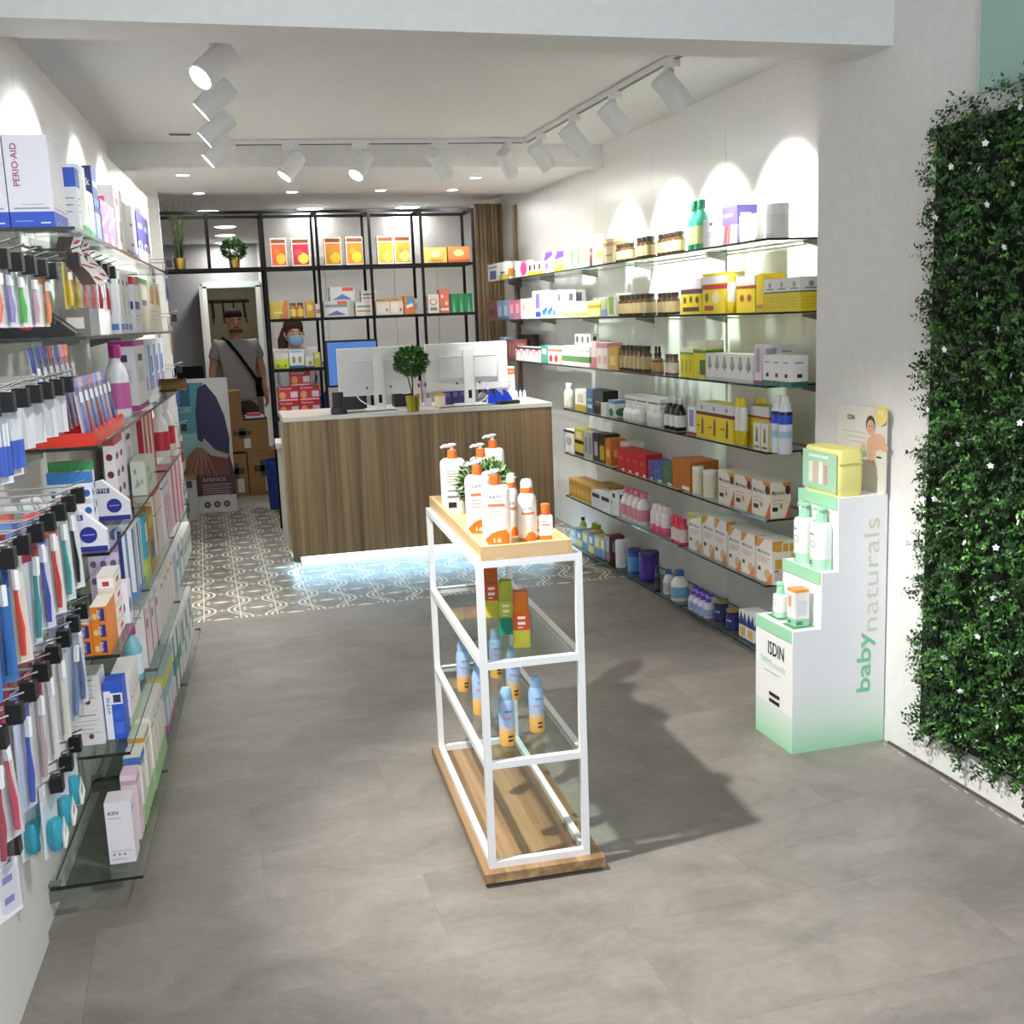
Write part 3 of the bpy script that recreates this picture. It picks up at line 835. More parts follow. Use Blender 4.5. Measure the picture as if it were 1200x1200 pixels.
# ================================================================== GOODS: builders (local: front = -y, base on z = 0)
_mc = {}
def cached(key, fn):
    if key not in _mc: _mc[key] = fn()
    return _mc[key]
GREYTX = C('#9a9a98')
def carton_mesh(w, d, h, base, art=(), side=None, top=None):
    """folding carton with flat print: art = list of primitives in face coordinates 0..1
    ('r',u0,u1,v0,v1,col[,faces]) ('e',u,v,ru,rv,col[,faces]) ('p',[(u,v)..],col[,faces]) ('t',text,u,v,height,col[,faces,width,vertical])"""
    mb = MB()
    base = C(base); sd = C(side) if side else base; tp = C(top) if top else base
    mb.box(-w / 2, w / 2, -d / 2, d / 2, 0, h, base, tp)
    mb.c[1] = mb.c[3] = sd
    FACES = {'f': (Vector((-w / 2, -d / 2, 0)), EX, w, Vector((0, -1, 0))), 'n': (Vector((-w / 2, d / 2, 0)), -EY, d, Vector((-1, 0, 0))),
             'q': (Vector((w / 2, -d / 2, 0)), EY, d, Vector((1, 0, 0)))}
    lay = 0
    for a in art:
        lay += 1
        kind = a[0]
        ix = {'r': 6, 'e': 6, 'p': 3, 't': 6}[kind]
        faces = a[ix] if len(a) > ix and a[ix] else 'fnq'
        for fc in faces:
            o, ex, W, nrm = FACES[fc]
            o = o + nrm * (0.0003 + 0.00012 * lay)
            P = lambda u, v: o + ex * (u * W) + EZ * (v * h)
            if kind == 'r': mb.poly([P(a[1], a[3]), P(a[2], a[3]), P(a[2], a[4]), P(a[1], a[4])], C(a[5]))
            elif kind == 'e':
                mb.ell(P(a[1], a[2]), ex, EZ, a[3] * W, a[4] * h, C(a[5]), 12)
            elif kind == 'p': mb.poly([P(u, v) for u, v in a[1]], C(a[2]))
            else:
                fit = a[7] if len(a) > 7 else None
                if len(a) > 8 and a[8]: mb.text(a[1], P(a[2], a[3]), EZ, -ex, a[4] * W, C(a[5]), 0.008, fit=fit * h if fit else None)
                else: mb.text(a[1], P(a[2], a[3]), ex, EZ, a[4] * h, C(a[5]), 0.008, fit=fit * W if fit else None)
    me = mb.mesh('carton'); me.materials.append(CARTON)
    return me
def lines(u0, u1, v0, n, dv=0.06, col='#a5a5a2', th=0.018):
    return [('r', u0, u1 - 0.12 * (k % 3) * (u1 - u0), v0 - k * dv, v0 - k * dv + th, col) for k in range(n)]

def jar_parts(kind, w, h, c1, c2, c3, lab=None):
    """meshes of a round or oval pack: [(part, mesh)]"""
    r = w / 2
    c1, c2, c3 = C(c1), C(c2), C(c3)
    out = []
    def fin(nm, mb, mat):
        me = mb.mesh(nm); me.materials.append(mat); out.append((nm, me))
    if kind == 'jar':           # c1 glass, c2 label, c3 lid
        fin('body', MB().lathe([(r * .9, 0), (r, .01), (r, h * .66), (r * .72, h * .78), (r * .72, h * .82)], c1, 12), GLOSS)
        fin('label', MB().lathe([(r * 1.015, h * .12), (r * 1.015, h * .6)], c2, 12, cap=False), CARTON)
        fin('lid', MB().lathe([(r * .80, h * .82), (r * .80, h), (r * .74, h)], c3, 12), SATIN)
    elif kind == 'tub':         # straight tub, flat lid
        fin('body', MB().lathe([(r * .95, 0), (r * .98, h * .02), (r * .98, h * .84)], c1, 16), SATIN)
        fin('label', MB().lathe([(r * .992, h * .12), (r * .992, h * .70)], [c2], 16, cap=False), CARTON)
        fin('lid', MB().lathe([(r, h * .84), (r, h * .97), (r * .95, h)], c3, 16), SATIN)
    elif kind == 'tin':
        fin('body', MB().lathe([(r, 0), (r, h * .9)], [c1], 18), GLOSS)
        lm = MB().lathe([(r * 1.006, h * .08), (r * 1.006, h * .5), (r * 1.006, h * .82)], [c2, c2], 18, cap=False)
        if lab: wrap_text(lm, lab, -r * .75, h * .45, h * .13, r * 1.5, C('#e8e8ee'), lambda x: -sqrt(max(0.0, r * r * 1.012 - x * x)), .0014)
        fin('label', lm, CARTON)
        fin('lid', MB().lathe([(r * 1.03, h * .9), (r * 1.03, h * .985), (r * .96, h)], c3, 18), SATIN)
    elif kind == 'bottle':      # shouldered bottle
        fin('body', MB().lathe([(r * .92, 0), (r, h * .03), (r, h * .56), (r * .8, h * .68), (r * .42, h * .78), (r * .42, h * .82)], c1, 14), GLOSS)
        fin('label', MB().lathe([(r * 1.012, h * .12), (r * 1.012, h * .48)], c2, 14, cap=False), CARTON)
        fin('cap', MB().lathe([(r * .52, h * .82), (r * .52, h * .98), (r * .46, h)], c3, 14), SATIN)
    elif kind == 'spray':       # aerosol: c1 upper body, c2 lower body, c3 cap
        fin('body', MB().lathe([(r * .96, 0), (r, h * .015), (r, h * .30), (r, h * .34), (r, h * .72), (r * .78, h * .80)], [c2, c2, c1, c1, c1], 16), GLOSS)
        fin('cap', MB().lathe([(r * .74, h * .80), (r * .74, h * .9), (r * .6, h * .97), (r * .45, h)], c3, 16), SATIN)
    elif kind == 'banded':      # tall white aerosol: c1 band, c2 body, c3 cap
        fin('body', MB().lathe([(r * .96, 0), (r, h * .015), (r, h * .52), (r, h * .68), (r, h * .74), (r * .80, h * .82)], [c2, c2, c1, C('#1c2a5c'), c2], 16), GLOSS)
        fin('label', MB().lathe([(r * 1.008, h * .28), (r * 1.008, h * .40)], C('#a8c8e0'), 16, cap=False), CARTON)
        fin('cap', MB().lathe([(r * .78, h * .82), (r * .78, h * .88), (r * .6, h * .9), (r * .55, h * .98), (r * .4, h)], c3, 16), SATIN)
    elif kind == 'dropper':
        fin('body', MB().lathe([(r * .95, 0), (r, h * .03), (r, h * .5), (r * .4, h * .6), (r * .4, h * .64)], c1, 12), GLOSS)
        fin('label', MB().lathe([(r * 1.012, h * .08), (r * 1.012, h * .42)], c2, 12, cap=False), CARTON)
        fin('dropper', MB().lathe([(r * .5, h * .64), (r * .5, h * .76), (r * .3, h * .78), (r * .34, h * .97), (r * .2, h)], c3, 12), SATIN)
    elif kind == 'tube':        # cosmetic tube standing on its cap
        mb = MB()
        P = []; F = []
        n = 12
        for i, (zz, ry) in enumerate(((h * .2, r), (h * .6, r * .75), (h, r * .06))):
            for k in range(n):
                a = 2 * pi * k / n
                P.append((r * cos(a), ry * sin(a), zz))
        for i in range(2):
            for k in range(n): F.append((i * n + k, i * n + (k + 1) % n, (i + 1) * n + (k + 1) % n, (i + 1) * n + k))
        F.append(tuple(range(n - 1, -1, -1))); F.append(tuple(2 * n + k for k in range(n)))
        mb.add(P, F, [c1] * n + [c2] * n + [c1, c2], True)
        fin('body', mb, GLOSS)
        fin('cap', MB().lathe([(r * .7, 0), (r * .7, h * .2)], c3, 12), SATIN)
    return out
def place_parts(name, parts, loc, rz, label, cat, group=None):
    t = thing(name, label, cat, loc, rz, group)
    bd = None
    for nm, me in parts:
        o = link(nm, me, bd if (bd and nm in ('label', 'pump')) else t)
        if nm in ('body', 'collar'): bd = o
    return t

def wrap_poly(mb, pts, col, fy, off, step):
    """flat print (x, z) laid round a curved front: cut into upright strips, each strip follows fy(x)"""
    x0 = min(p[0] for p in pts); x1 = max(p[0] for p in pts)
    n = max(1, int(math.ceil((x1 - x0) / step)))
    for i in range(n):
        q = pts
        for lim, sg in ((x0 + (x1 - x0) * i / n, 1), (x0 + (x1 - x0) * (i + 1) / n, -1)):
            r = []
            for j in range(len(q)):
                a, b = q[j], q[(j + 1) % len(q)]
                ia, ib = (a[0] - lim) * sg >= -1e-9, (b[0] - lim) * sg >= -1e-9
                if ia: r.append(a)
                if ia != ib:
                    t = (lim - a[0]) / (b[0] - a[0]); r.append((lim, a[1] + (b[1] - a[1]) * t))
            q = r
            if len(q) < 3: break
        if len(q) >= 3: mb.poly([(x, fy(x) - off, z) for x, z in q], col)
def wrap_text(mb, s, x, z, size, fit, col, fy, off):
    vs, ps, w, h = text_polys(s, .01)
    k = size / h; kx = fit / w if fit else k
    mb.add([(x + a * kx, fy(x + a * kx) - off, z + b * k) for a, b in vs], ps, col)
def pump_parts(w, d, h, hb, body, cap, white, art=None, label=None):
    """flat pump bottle: body up to hb, collar, pump head"""
    out = []
    def fin(nm, mb, mat):
        me = mb.mesh(nm, 50); me.materials.append(mat); out.append((nm, me))
    B = C(body)
    rad = min(w, d) * .42
    mb = MB().rbox(w, d, hb, rad, B, 4, rings=[(.97, 0), (1, hb * .02), (1, hb * .9), (.93, hb * .965), (.72, hb)])
    if art:
        def fy(x):
            e = abs(x) - (w / 2 - rad)
            return -d / 2 if e <= 0 else -(d / 2 - rad) - sqrt(max(0.0, rad * rad - e * e))
        for k, q in enumerate(art):
            off = .0005 + .0002 * k
            if q[0] == 'r': wrap_poly(mb, [(q[1] * w, q[3] * hb), (q[2] * w, q[3] * hb), (q[2] * w, q[4] * hb), (q[1] * w, q[4] * hb)], C(q[5]), fy, off, w / 14)
            elif q[0] == 'p': wrap_poly(mb, [(u * w, v * hb) for u, v in q[1]], C(q[2]), fy, off, w / 14)
            elif q[0] == 'e': wrap_poly(mb, [(q[1] * w + q[3] * w * cos(2 * pi * j / 14), q[2] * hb + q[4] * hb * sin(2 * pi * j / 14)) for j in range(14)], C(q[5]), fy, off, w / 14)
            else: wrap_text(mb, q[1], q[2] * w, q[3] * hb, q[4] * hb, q[6] * w if len(q) > 6 else None, C(q[5]), fy, off + .0008)
    fin('body', mb, GLOSS)
    r = min(w, d) * .33
    fin('collar', MB().lathe([(r * .95, hb * .995), (r, hb + .004), (r * .9, hb + .028), (r * .6, hb + .030)], C(cap), 14), SATIN)
    pm = MB().lathe([(r * .35, hb + .028), (r * .35, hb + .042), (r * .85, hb + .044), (r * .9, h - .004), (r * .6, h)], C(white), 14)
    pm.tube([(0, 0, h - .008), (-r * 1.6, 0, h - .008), (-r * 2.1, 0, h - .014)], [r * .4, r * .32, r * .25], C(white), 8)
    fin('pump', pm, SATIN)
    return out

# ================================================================== GOODS ON THE SUPPLEMENT NICHE SHELVES
RPH = ['top supplement shelf', 'second supplement shelf', 'third supplement shelf', 'fourth supplement shelf', 'fifth supplement shelf', 'sixth supplement shelf', 'lowest supplement shelf']
CARD = ['', 'one', 'two', 'three', 'four', 'five', 'six', 'seven', 'eight', 'nine', 'ten', 'eleven', 'twelve', 'thirteen', 'fourteen']
def run_label(desc, i, n, where, end):
    if n == 1: return '%s on the %s' % (desc, where)
    k = '%s, %s from %s, %s' % (desc, ORD[i + 1], end, where)
    return k
_occ = {}
def clear_span(key, a, b, q0, q1, z0, z1, shift=False):
    """keep a run clear of what already stands on its shelf: (a, b) along, (q0, q1) deep"""
    push = 0.0
    for (ea, eb, e0, e1, f0, f1) in _occ.get(key, []):
        if q0 + push < e1 - .0005 and q1 + push > e0 + .0005 and z0 < f1 - .0005 and z1 > f0 + .0005 and a < eb - .0005 and b > ea + .0005:
            if shift:
                if (a + b) > (ea + eb): m_ = eb - a + .001
                else: m_ = ea - b - .001
                if abs(m_) < .6 * (b - a): a += m_; b += m_
                else: push = max(push, e1 - q0 + .001)
                continue
            na, nb = (eb + .001, b) if (a + b) > (ea + eb) else (a, ea - .001)
            if nb - na > .45 * (b - a): a, b = na, nb
            else: push = max(push, e1 - q0 + .001)
    _occ.setdefault(key, []).append((a, b, q0 + push, q1 + push, z0, z1))
    return a, b, push
RNAMES = {'jar': 'jar', 'tub': 'tub', 'tin': 'tin', 'bottle': 'bottle', 'spray': 'spray_can', 'dropper': 'dropper_bottle', 'tube': 'tube', 'banded': 'spray_can'}
RCATS = {'jar': 'jar', 'tub': 'tub', 'tin': 'tin', 'spray': 'spray can', 'banded': 'spray can', 'tube': 'tube'}
def R(row, x0, x1, ytop, n, desc, spec, d=0.10, back=0.0, lift=0.0, cat=None, end='pillar', gap=0.985, name=None):
    """a run of n alike packs whose outline spans the photo's columns x0..x1 (far to near) on a niche shelf"""
    z = RZ_[row] + lift
    grp = '%s on the %s' % (desc, RPH[row]) if n > 1 else None
    if spec[0] == 'carton':
        P0 = Vector((XF + back, 0, z + 0.04))
        ya = along(P0, EY, x=x0); yb = along(P0, EY, x=x1)        # ya far, yb near
        h = max(0.03, along(Vector((XF + back, (ya + yb) / 2, 0)), EZ, y=ytop) - z)
        yb, ya, ps = clear_span(('R', row), yb, ya, back, back + d, z, z + h)
        back += ps
        w = (ya - yb) / n
        me = carton_mesh(w * gap, d, h, *spec[1:])
        for i in range(n):
            o = link(name or 'carton', me, None, (XF + back + d / 2, yb + w * (i + 0.5), z + 0.0005), RIGHT_RZ)
            tag(o, run_label(desc, i, n, RPH[row], end), cat or 'box', grp)
        return
    # round packs: the outline of a touching row of n is d + (n-1) * d * s wide
    dia = 0.06
    for it in range(4):
        P0 = Vector((XF + back + dia / 2, 0, z + 0.04))
        ym = along(P0, EY, x=(x0 + x1) / 2)
        dep = (Vector((P0.x, ym, P0.z)) - EYE).dot(FWD)
        pxm = FOCAL / dep
        s = abs(along(P0, EY, x=(x0 + x1) / 2 + 1) - ym) ** -1 / pxm
        dpx = (x1 - x0) / (1 + (n - 1) * s)
        dia = dpx / pxm
    yn = along(P0, EY, x=x1 - dpx / 2)
    h = max(0.03, along(Vector((P0.x, ym, 0)), EZ, y=ytop) - z)
    parts = jar_parts(spec[0], dia * gap, h, *spec[1:])
    y0_, y1_, ps = clear_span(('R', row), yn - dia / 2, yn + dia * (n - .5), back, back + dia, z, z + h, True)
    yn = y0_ + dia / 2; P0.x += ps
    for i in range(n):
        place_parts(name or RNAMES[spec[0]], parts, (P0.x, yn + dia * i, z + 0.0005), RIGHT_RZ, run_label(desc, i, n, RPH[row], end), cat or RCATS.get(spec[0], 'bottle'), grp)
TX = lines(.15, .85, .55, 3, .1)
JAR = ('jar', '#4a3418', '#b9a77c', '#2a2622')
# --- topmost
R(0, 572, 584, 309.6, 1, 'white carton with navy figures', ('carton', '#e9e9ee', [('r', .2, .8, .1, .6, '#4a4f8c'), ('r', .1, .9, .75, .85, '#8c8fb5')]))
R(0, 584.3, 595, 307, 1, 'white carton with yellow foot', ('carton', '#eeece4', [('r', 0, 1, 0, .3, '#d8c23a'), ('r', .2, .7, .35, .45, '#555555')]))
R(0, 596, 603, 301, 1, 'slim white bottle with amber label', ('bottle', '#e9e6dc', '#c08a2c', '#55504a'))
R(0, 604, 618, 306, 1, 'white carton with pink oval', ('carton', '#f2eef0', [('e', .7, .5, .28, .45, '#d84a93'), ('r', .5, 1, .88, 1, '#e6a3c4')]))
R(0, 618.4, 635, 307, 3, 'small white carton with black figure over yellow foot', ('carton', '#f1efe6', [('r', 0, 1, 0, .28, '#e3c62b'), ('r', .3, .7, .4, .8, '#2a2a2a')]))
R(0, 636, 648, 296, 1, 'leaning purple and white display carton', ('carton', '#efeef4', [('p', [(.1, .55), (1, .8), (1, 1), (.3, 1)], '#5a3a9c'), ('r', .2, .6, .2, .5, '#7a5cb0')]))
R(0, 648.4, 661, 305, 3, 'bright yellow slim carton', ('carton', '#eee23a', [('r', .15, .85, .55, .85, '#f5f0a8'), ('r', .2, .8, .2, .26, '#a8a028')]))
R(0, 661.3, 666, 295, 1, 'narrow white carton with lime stripe', ('carton', '#f0f2ea', [('r', .2, .8, .1, .7, '#a3c244')]))
R(0, 666.4, 690, 277, 3, 'tall white carton with green stripe', ('carton', '#f0f3ee', [('r', .3, .72, .12, .62, '#6fa455'), ('r', .15, .85, .72, .78, '#b4b8b0')]))
R(0, 690.6, 694, 291, 1, 'narrow dark brown carton', ('carton', '#4a342c', [('r', .2, .8, .6, .8, '#8c6b55')]))
R(0, 694.4, 707, 285, 1, 'cream carton with orange cloud', ('carton', '#ece6d8', [('e', .6, .45, .35, .2, '#d99a3c'), ('r', .15, .85, .75, .82, '#c9a36a')]))
R(0, 708, 719.5, 280, 1, 'beige carton with brown stripe', ('carton', '#d9c7a4', [('r', 0, 1, .7, .85, '#b0905c'), ('r', .2, .8, .3, .36, '#8a744c')]))
R(0, 720, 744, 286, 4, 'small amber jar beside beige carton', JAR)
R(0, 744.5, 769, 278, 3, 'tall amber jar before white seam', JAR)
R(0, 769.5, 803.5, 273, 4, 'amber jar beside teal bottles', JAR)
R(0, 769.5, 785, 281, 2, 'short amber jar standing in front', JAR, back=-0.012) if False else None
R(0, 805, 831.5, 235, 2, 'teal lotion bottle with pale green label', ('bottle', '#3f9f80', '#b9c58a', '#1f6b52'))
R(0, 824, 843, 256, 1, 'white carton with small blue emblem', ('carton', '#e8e8ec', [('e', .5, .8, .1, .06, '#44558c')] + lines(.2, .8, .5, 3, .08)), back=-0.012, d=.07)
R(0, 843.5, 864, 242, 1, 'purple carton with walking legs', ('carton', '#54498c', [('r', 0, 1, 0, .5, '#8c86b4'), ('p', [(.1, .02), (.3, .02), (.45, .5), (.2, .5)], '#7a4034'), ('p', [(.35, .02), (.5, .02), (.6, .5), (.45, .5)], '#8c5040'), ('r', .15, .7, .72, .8, '#e0def0')]))
R(0, 852, 865.5, 264, 2, 'small white pill bottle in front of purple carton', ('bottle', '#eceef2', '#b9c4dc', '#f2f2f2'), back=-0.018)
R(0, 866, 895, 252, 3, 'white pill tub with grey print', ('tub', '#eeeeec', '#dcdad8', '#f3f3f1'))
R(0, 896.5, 925, 239, 1, 'large white protein tub', ('tub', '#eeedea', '#e0dfe2', '#f4f3f0'))
# --- second
R(1, 572, 582, 352, 1, 'dark red carton with black motif', ('carton', '#8a3040', [('r', .2, .8, .2, .5, '#2a1a22')]))
R(1, 583, 596, 352, 2, 'light blue picture carton', ('carton', '#7fa6cc', [('r', .2, .8, .2, .7, '#c7d3df'), ('r', 0, 1, 0, .12, '#55709c')]))
R(1, 596.4, 610, 352, 2, 'pink picture carton beside blue ones', ('carton', '#c8607c', [('r', .2, .8, .3, .8, '#e0a0ac'), ('r', 0, .4, 0, .3, '#7c98c0')]))
R(1, 610.4, 624, 350, 2, 'white carton with pale leaf print', ('carton', '#eeeae6', [('e', .6, .6, .25, .2, '#c9b9a0')] + TX))
R(1, 624.4, 635, 341, 1, 'tall white carton with violet panel', ('carton', '#f1eff5', [('r', .35, .8, .35, .9, '#7a68b0'), ('r', .3, .9, .05, .25, '#2c4aa8')]))
R(1, 635.4, 648, 344, 2, 'tall white carton with blue wave', ('carton', '#f0f3f8', [('p', [(0, .1), (1, .3), (1, .5), (0, .3)], '#3c64b8'), ('e', .5, .2, .3, .07, '#2f8ca0')]))
R(1, 650, 658.6, 340, 1, 'tall lilac-edged white carton', ('carton', '#ece6f2', [('r', 0, .3, 0, 1, '#b9a6d0'), ('r', .5, .8, .6, .85, '#5c5566')]))
R(1, 659, 688, 354, 8, 'slim white carton with green foot', ('carton', '#eef0e8', [('r', 0, 1, .05, .3, '#a9bc5c'), ('r', .2, .8, .7, .76, '#b5b9aa')]))
R(1, 659.5, 671, 340, 1, 'white carton stacked behind slim green-footed ones', ('carton', '#efecf2', [('r', .3, .7, .6, .9, '#6a6470')]), back=0.11)
R(1, 688.4, 703.5, 354, 1, 'yellow and olive carton', ('carton', '#d8cb6a', [('r', 0, 1, .6, .8, '#a8983a'), ('r', .1, .9, .1, .4, '#e8e0a0')]))
R(1, 704, 711, 350, 1, 'green and blue slim carton', ('carton', '#b8c88c', [('r', 0, 1, 0, .4, '#7c9cc0')]))
R(1, 711.4, 722, 344, 1, 'white carton with tall lime panel', ('carton', '#eef0e6', [('r', .2, .75, .1, .85, '#a8c464')]))
R(1, 724, 769, 345, 6, 'brown vitamin jar by lime-panel carton', JAR)
R(1, 769.5, 797, 343, 4, 'brown vitamin jar by yellow tub-carton', JAR)
R(1, 798, 822, 327, 1, 'yellow carton with purple banner', ('carton', '#e4cc2c', [('r', 0, 1, .72, .98, '#e6e6ea'), ('r', 0, 1, .58, .70, '#4a2c5c'), ('e', .2, .4, .08, .1, '#5c4a1c'), ('e', .5, .42, .08, .1, '#5c4a1c'), ('e', .8, .4, .08, .1, '#5c4a1c'), ('r', .1, .9, .08, .2, '#4a2c24')]))
R(1, 823, 850, 320, 1, 'yellow carton with red banner', ('carton', '#e6cf2a', [('r', 0, 1, .74, .92, '#e6e6ea'), ('r', 0, 1, .6, .72, '#b8342c'), ('e', .6, .4, .16, .16, '#f0e6b0'), ('e', .2, .4, .08, .12, '#6a5a1c'), ('r', .1, .5, .08, .2, '#a83c2c')]))
R(1, 850.5, 862, 322, 1, 'yellow powder can with white shoulder', ('spray', '#e8e4d0', '#e6cf2a', '#e6d03c'))
R(1, 863, 885, 324, 1, 'yellow carton with brown stripe and paw shapes', ('carton', '#e2ca2c', [('r', 0, 1, .76, 1, '#dcdce0'), ('r', 0, 1, .66, .74, '#8c4a2c'), ('e', .3, .4, .12, .1, '#9c4a2c'), ('e', .7, .4, .12, .1, '#9c4a2c')]))
R(1, 886, 895, 321, 1, 'tall deep yellow carton turned sideways', ('carton', '#e0c41e', [('r', .1, .9, .1, .2, '#a8902a')]))
R(1, 895.4, 938, 326, 3, 'white over yellow carton with green line', ('carton', '#e0c820', [('r', 0, 1, .6, 1, '#e8e8e6'), ('r', 0, 1, .56, .6, '#2f6a44'), ('e', .5, .8, .12, .09, '#9aa0a8'), ('r', .2, .8, .66, .7, '#8a8a88')] + lines(.1, .9, .4, 4, .09, '#c0a81c')))
# --- third
R(2, 577, 586, 397, 3, 'thin red and blue booklet carton', ('carton', '#8c3c54', [('r', 0, .5, 0, 1, '#3c4a8c'), ('r', .1, .9, .1, .3, '#e8d8a0')]))
R(2, 586.4, 592, 395, 1, 'pale blue carton beside booklets', ('carton', '#a0c4d4', [('r', .2, .8, .3, .6, '#e8f0f2')]))
R(2, 592.4, 604, 398, 3, 'thin brown-red carton', ('carton', '#7c4444', [('r', .2, .8, .2, .8, '#a86c64')]))
R(2, 607, 632, 392, 3, 'dark plum round tub', ('tub', '#3a1424', '#4a1c30', '#2c0e1a'), back=0.11)
R(2, 604.5, 633, 407, 4, 'low white carton with red arc', ('carton', '#eceaee', [('e', .5, .5, .4, .4, '#c84c50'), ('e', .5, .42, .32, .34, '#eceaee'), ('r', 0, 1, .85, 1, '#3a3a44')]))
R(2, 634, 642, 405, 1, 'teal green slim carton', ('carton', '#4f9c88', [('r', .2, .8, .5, .8, '#d8ece4')]))
R(2, 642.4, 655, 406, 2, 'white carton with red berry', ('carton', '#ead8cc', [('e', .5, .3, .3, .22, '#b8303c'), ('r', 0, 1, .7, .85, '#d8886c')]))
R(2, 659, 691, 406, 7, 'white carton with dark green block', ('carton', '#edefe9', [('r', 0, 1, .2, .5, '#5c8a4c'), ('r', .2, .8, .75, .8, '#aab0a4')]))
R(2, 662, 680, 392, 3, 'small white carton stacked on green-block row', ('carton', '#ecebe8', [('r', .3, .7, .3, .8, '#55524e')]), back=0.03, lift=0.118, d=.06)
R(2, 693, 699, 400, 1, 'slim pink and white tube carton', ('carton', '#ecd8d8', [('r', 0, 1, 0, .4, '#cc7c80')]))
R(2, 699.4, 712, 402, 2, 'pink-topped white carton', ('carton', '#efe4e2', [('r', 0, 1, .8, 1, '#c8848a'), ('r', .2, .8, .2, .5, '#d8a8a0')]))
R(2, 712.4, 724, 407, 1, 'golden carton before the jars', ('carton', '#c8a03c', [('r', .2, .8, .2, .6, '#e0c880')]))
R(2, 724.5, 763, 405, 6, 'dark amber jar in long row', ('jar', '#503a1c', '#a8946a', '#1e1c1a'))
R(2, 764, 778, 406, 2, 'amber dropper bottle with black bulb', ('dropper', '#6a4a20', '#a88450', '#161616'))
R(2, 778.5, 796, 415, 3, 'small clear pill jar with pale label', ('jar', '#6c5a40', '#cfc8b6', '#4a4238'))
R(2, 797, 812, 408, 3, 'slim lime-yellow carton', ('carton', '#cfc624', [('r', 0, 1, .86, 1, '#e8ead8'), ('r', 0, 1, .78, .85, '#5c8c3c'), ('r', .3, .7, .2, .6, '#a8a01c')]))
R(2, 812.4, 826.5, 400, 1, 'taller lime-yellow carton with silver top', ('carton', '#d2c81e', [('r', 0, 1, .8, 1, '#dedccb'), ('r', 0, 1, .68, .76, '#3f7a34'), ('r', .55, 1, .1, .5, '#4a5a2c')]))
R(2, 827.5, 882, 415, 6, 'white herbal-tea carton with grey plant drawing', ('carton', '#e9e9e6', [('p', [(.45, .35), (.55, .35), (.6, .9), (.4, .9)], '#7c827c'), ('p', [(.2, .5), (.48, .4), (.3, .8)], '#9aa09a'), ('p', [(.8, .5), (.52, .4), (.7, .8)], '#8a908a'), ('r', 0, 1, 0, .12, '#cfd2d6')]))
R(2, 884, 893, 404, 1, 'tall white carton with purple drawing', ('carton', '#e2dce2', [('r', .2, .7, .3, .9, '#b49cb8'), ('r', 0, 1, 0, .1, '#7c4a7c')]))
R(2, 893.4, 906, 404, 1, 'plain tall white carton behind green-footed ones', ('carton', '#ecebe7', [('r', .2, .8, .8, .83, '#8a8a88'), ('r', .2, .6, .7, .72, '#8a8a88')]), back=0.09)
R(2, 894, 927, 416.5, 3, 'white carton with dark green foot', ('carton', '#eeedea', [('r', 0, 1, 0, .18, '#2f6b58'), ('r', .35, .65, .3, .42, '#2a2220'), ('r', .2, .7, .75, .79, '#8c8c8a')]), back=-0.015, d=.08)
# --- fourth
R(3, 661, 673.5, 449, 2, 'white lotion tube standing at the counter end', ('bottle', '#e8e7e2', '#d8d4c8', '#e0dfda'))
R(3, 674, 687, 457, 1, 'white carton with olive foot', ('carton', '#e4e2d8', [('r', 0, 1, 0, .28, '#a89a34'), ('r', .25, .75, .4, .8, '#bdb8a4')]))
R(3, 687.4, 695, 456, 1, 'steel blue carton', ('carton', '#3c6488', [('r', .15, .85, .2, .35, '#b8ccd8'), ('r', .15, .85, .5, .6, '#88a8c0')]))
R(3, 695.4, 707, 458, 1, 'black carton with grey lettering', ('carton', '#1c1d20', [('r', .2, .8, .5, .56, '#8c8c90'), ('r', .2, .6, .4, .44, '#8c8c90')]))
R(3, 700, 710, 472, 1, 'low white carton in front of black carton', ('carton', '#e6e5e0', lines(.2, .8, .7, 3, .15)), back=-0.016, d=.05)
R(3, 711.5, 719.6, 469, 1, 'blue and green slim carton with leaf ring', ('carton', '#d8e2e0', [('e', .5, .3, .4, .25, '#3a6a50'), ('r', 0, 1, .8, 1, '#6c94b4')]))
R(3, 720, 773, 464, 3, 'long white medicine carton', ('carton', '#e7e6e2', [('r', .05, .95, .78, .84, '#5c5e64'), ('r', .05, .6, .62, .66, '#9a9a9a')]), back=0.07)
R(3, 730, 757, 474, 4, 'white dropper bottle in front of medicine cartons', ('bottle', '#eceae6', '#dcdcda', '#f0f0ee'), back=-0.01)
R(3, 757.5, 777, 476, 3, 'short white bottle beside black syrup bottles', ('bottle', '#ebe9e5', '#cfcfcd', '#f0f0ee'), back=-0.01)
R(3, 778, 805, 466, 3, 'black syrup bottle with white label and silver cap', ('bottle', '#17181a', '#dcdcd8', '#c8c8cc'))
R(3, 806, 815, 477, 1, 'slim white carton with violet script', ('carton', '#ecebf0', [('r', .2, .8, .3, .9, '#8c84b4'), ('r', 0, 1, 0, .1, '#7c2c4c')]))
R(3, 816, 859, 473, 3, 'yellow carton with dark standing figure', ('carton', '#e2ca26', [('r', 0, 1, .74, 1, '#d9dde4'), ('r', 0, 1, .64, .73, '#5c2434'), ('e', .55, .54, .06, .04, '#4a2a18'), ('p', [(.45, .1), (.62, .1), (.64, .5), (.48, .5)], '#6a4020'), ('e', .5, .85, .1, .07, '#8c94a8'), ('r', .05, .35, .3, .34, '#6a5a14')]))
R(3, 860, 875.5, 466, 2, 'slim can with yellow cap and maroon ring', ('spray', '#e4e4e0', '#d8be24', '#e3c41e'))
R(3, 876, 901, 476, 1, 'wide yellow carton with maroon line', ('carton', '#dfc522', [('r', 0, 1, .76, 1, '#dedfe2'), ('r', 0, 1, .7, .75, '#7c2a30'), ('r', .1, .9, .1, .5, '#cdb01c')]), back=0.05)
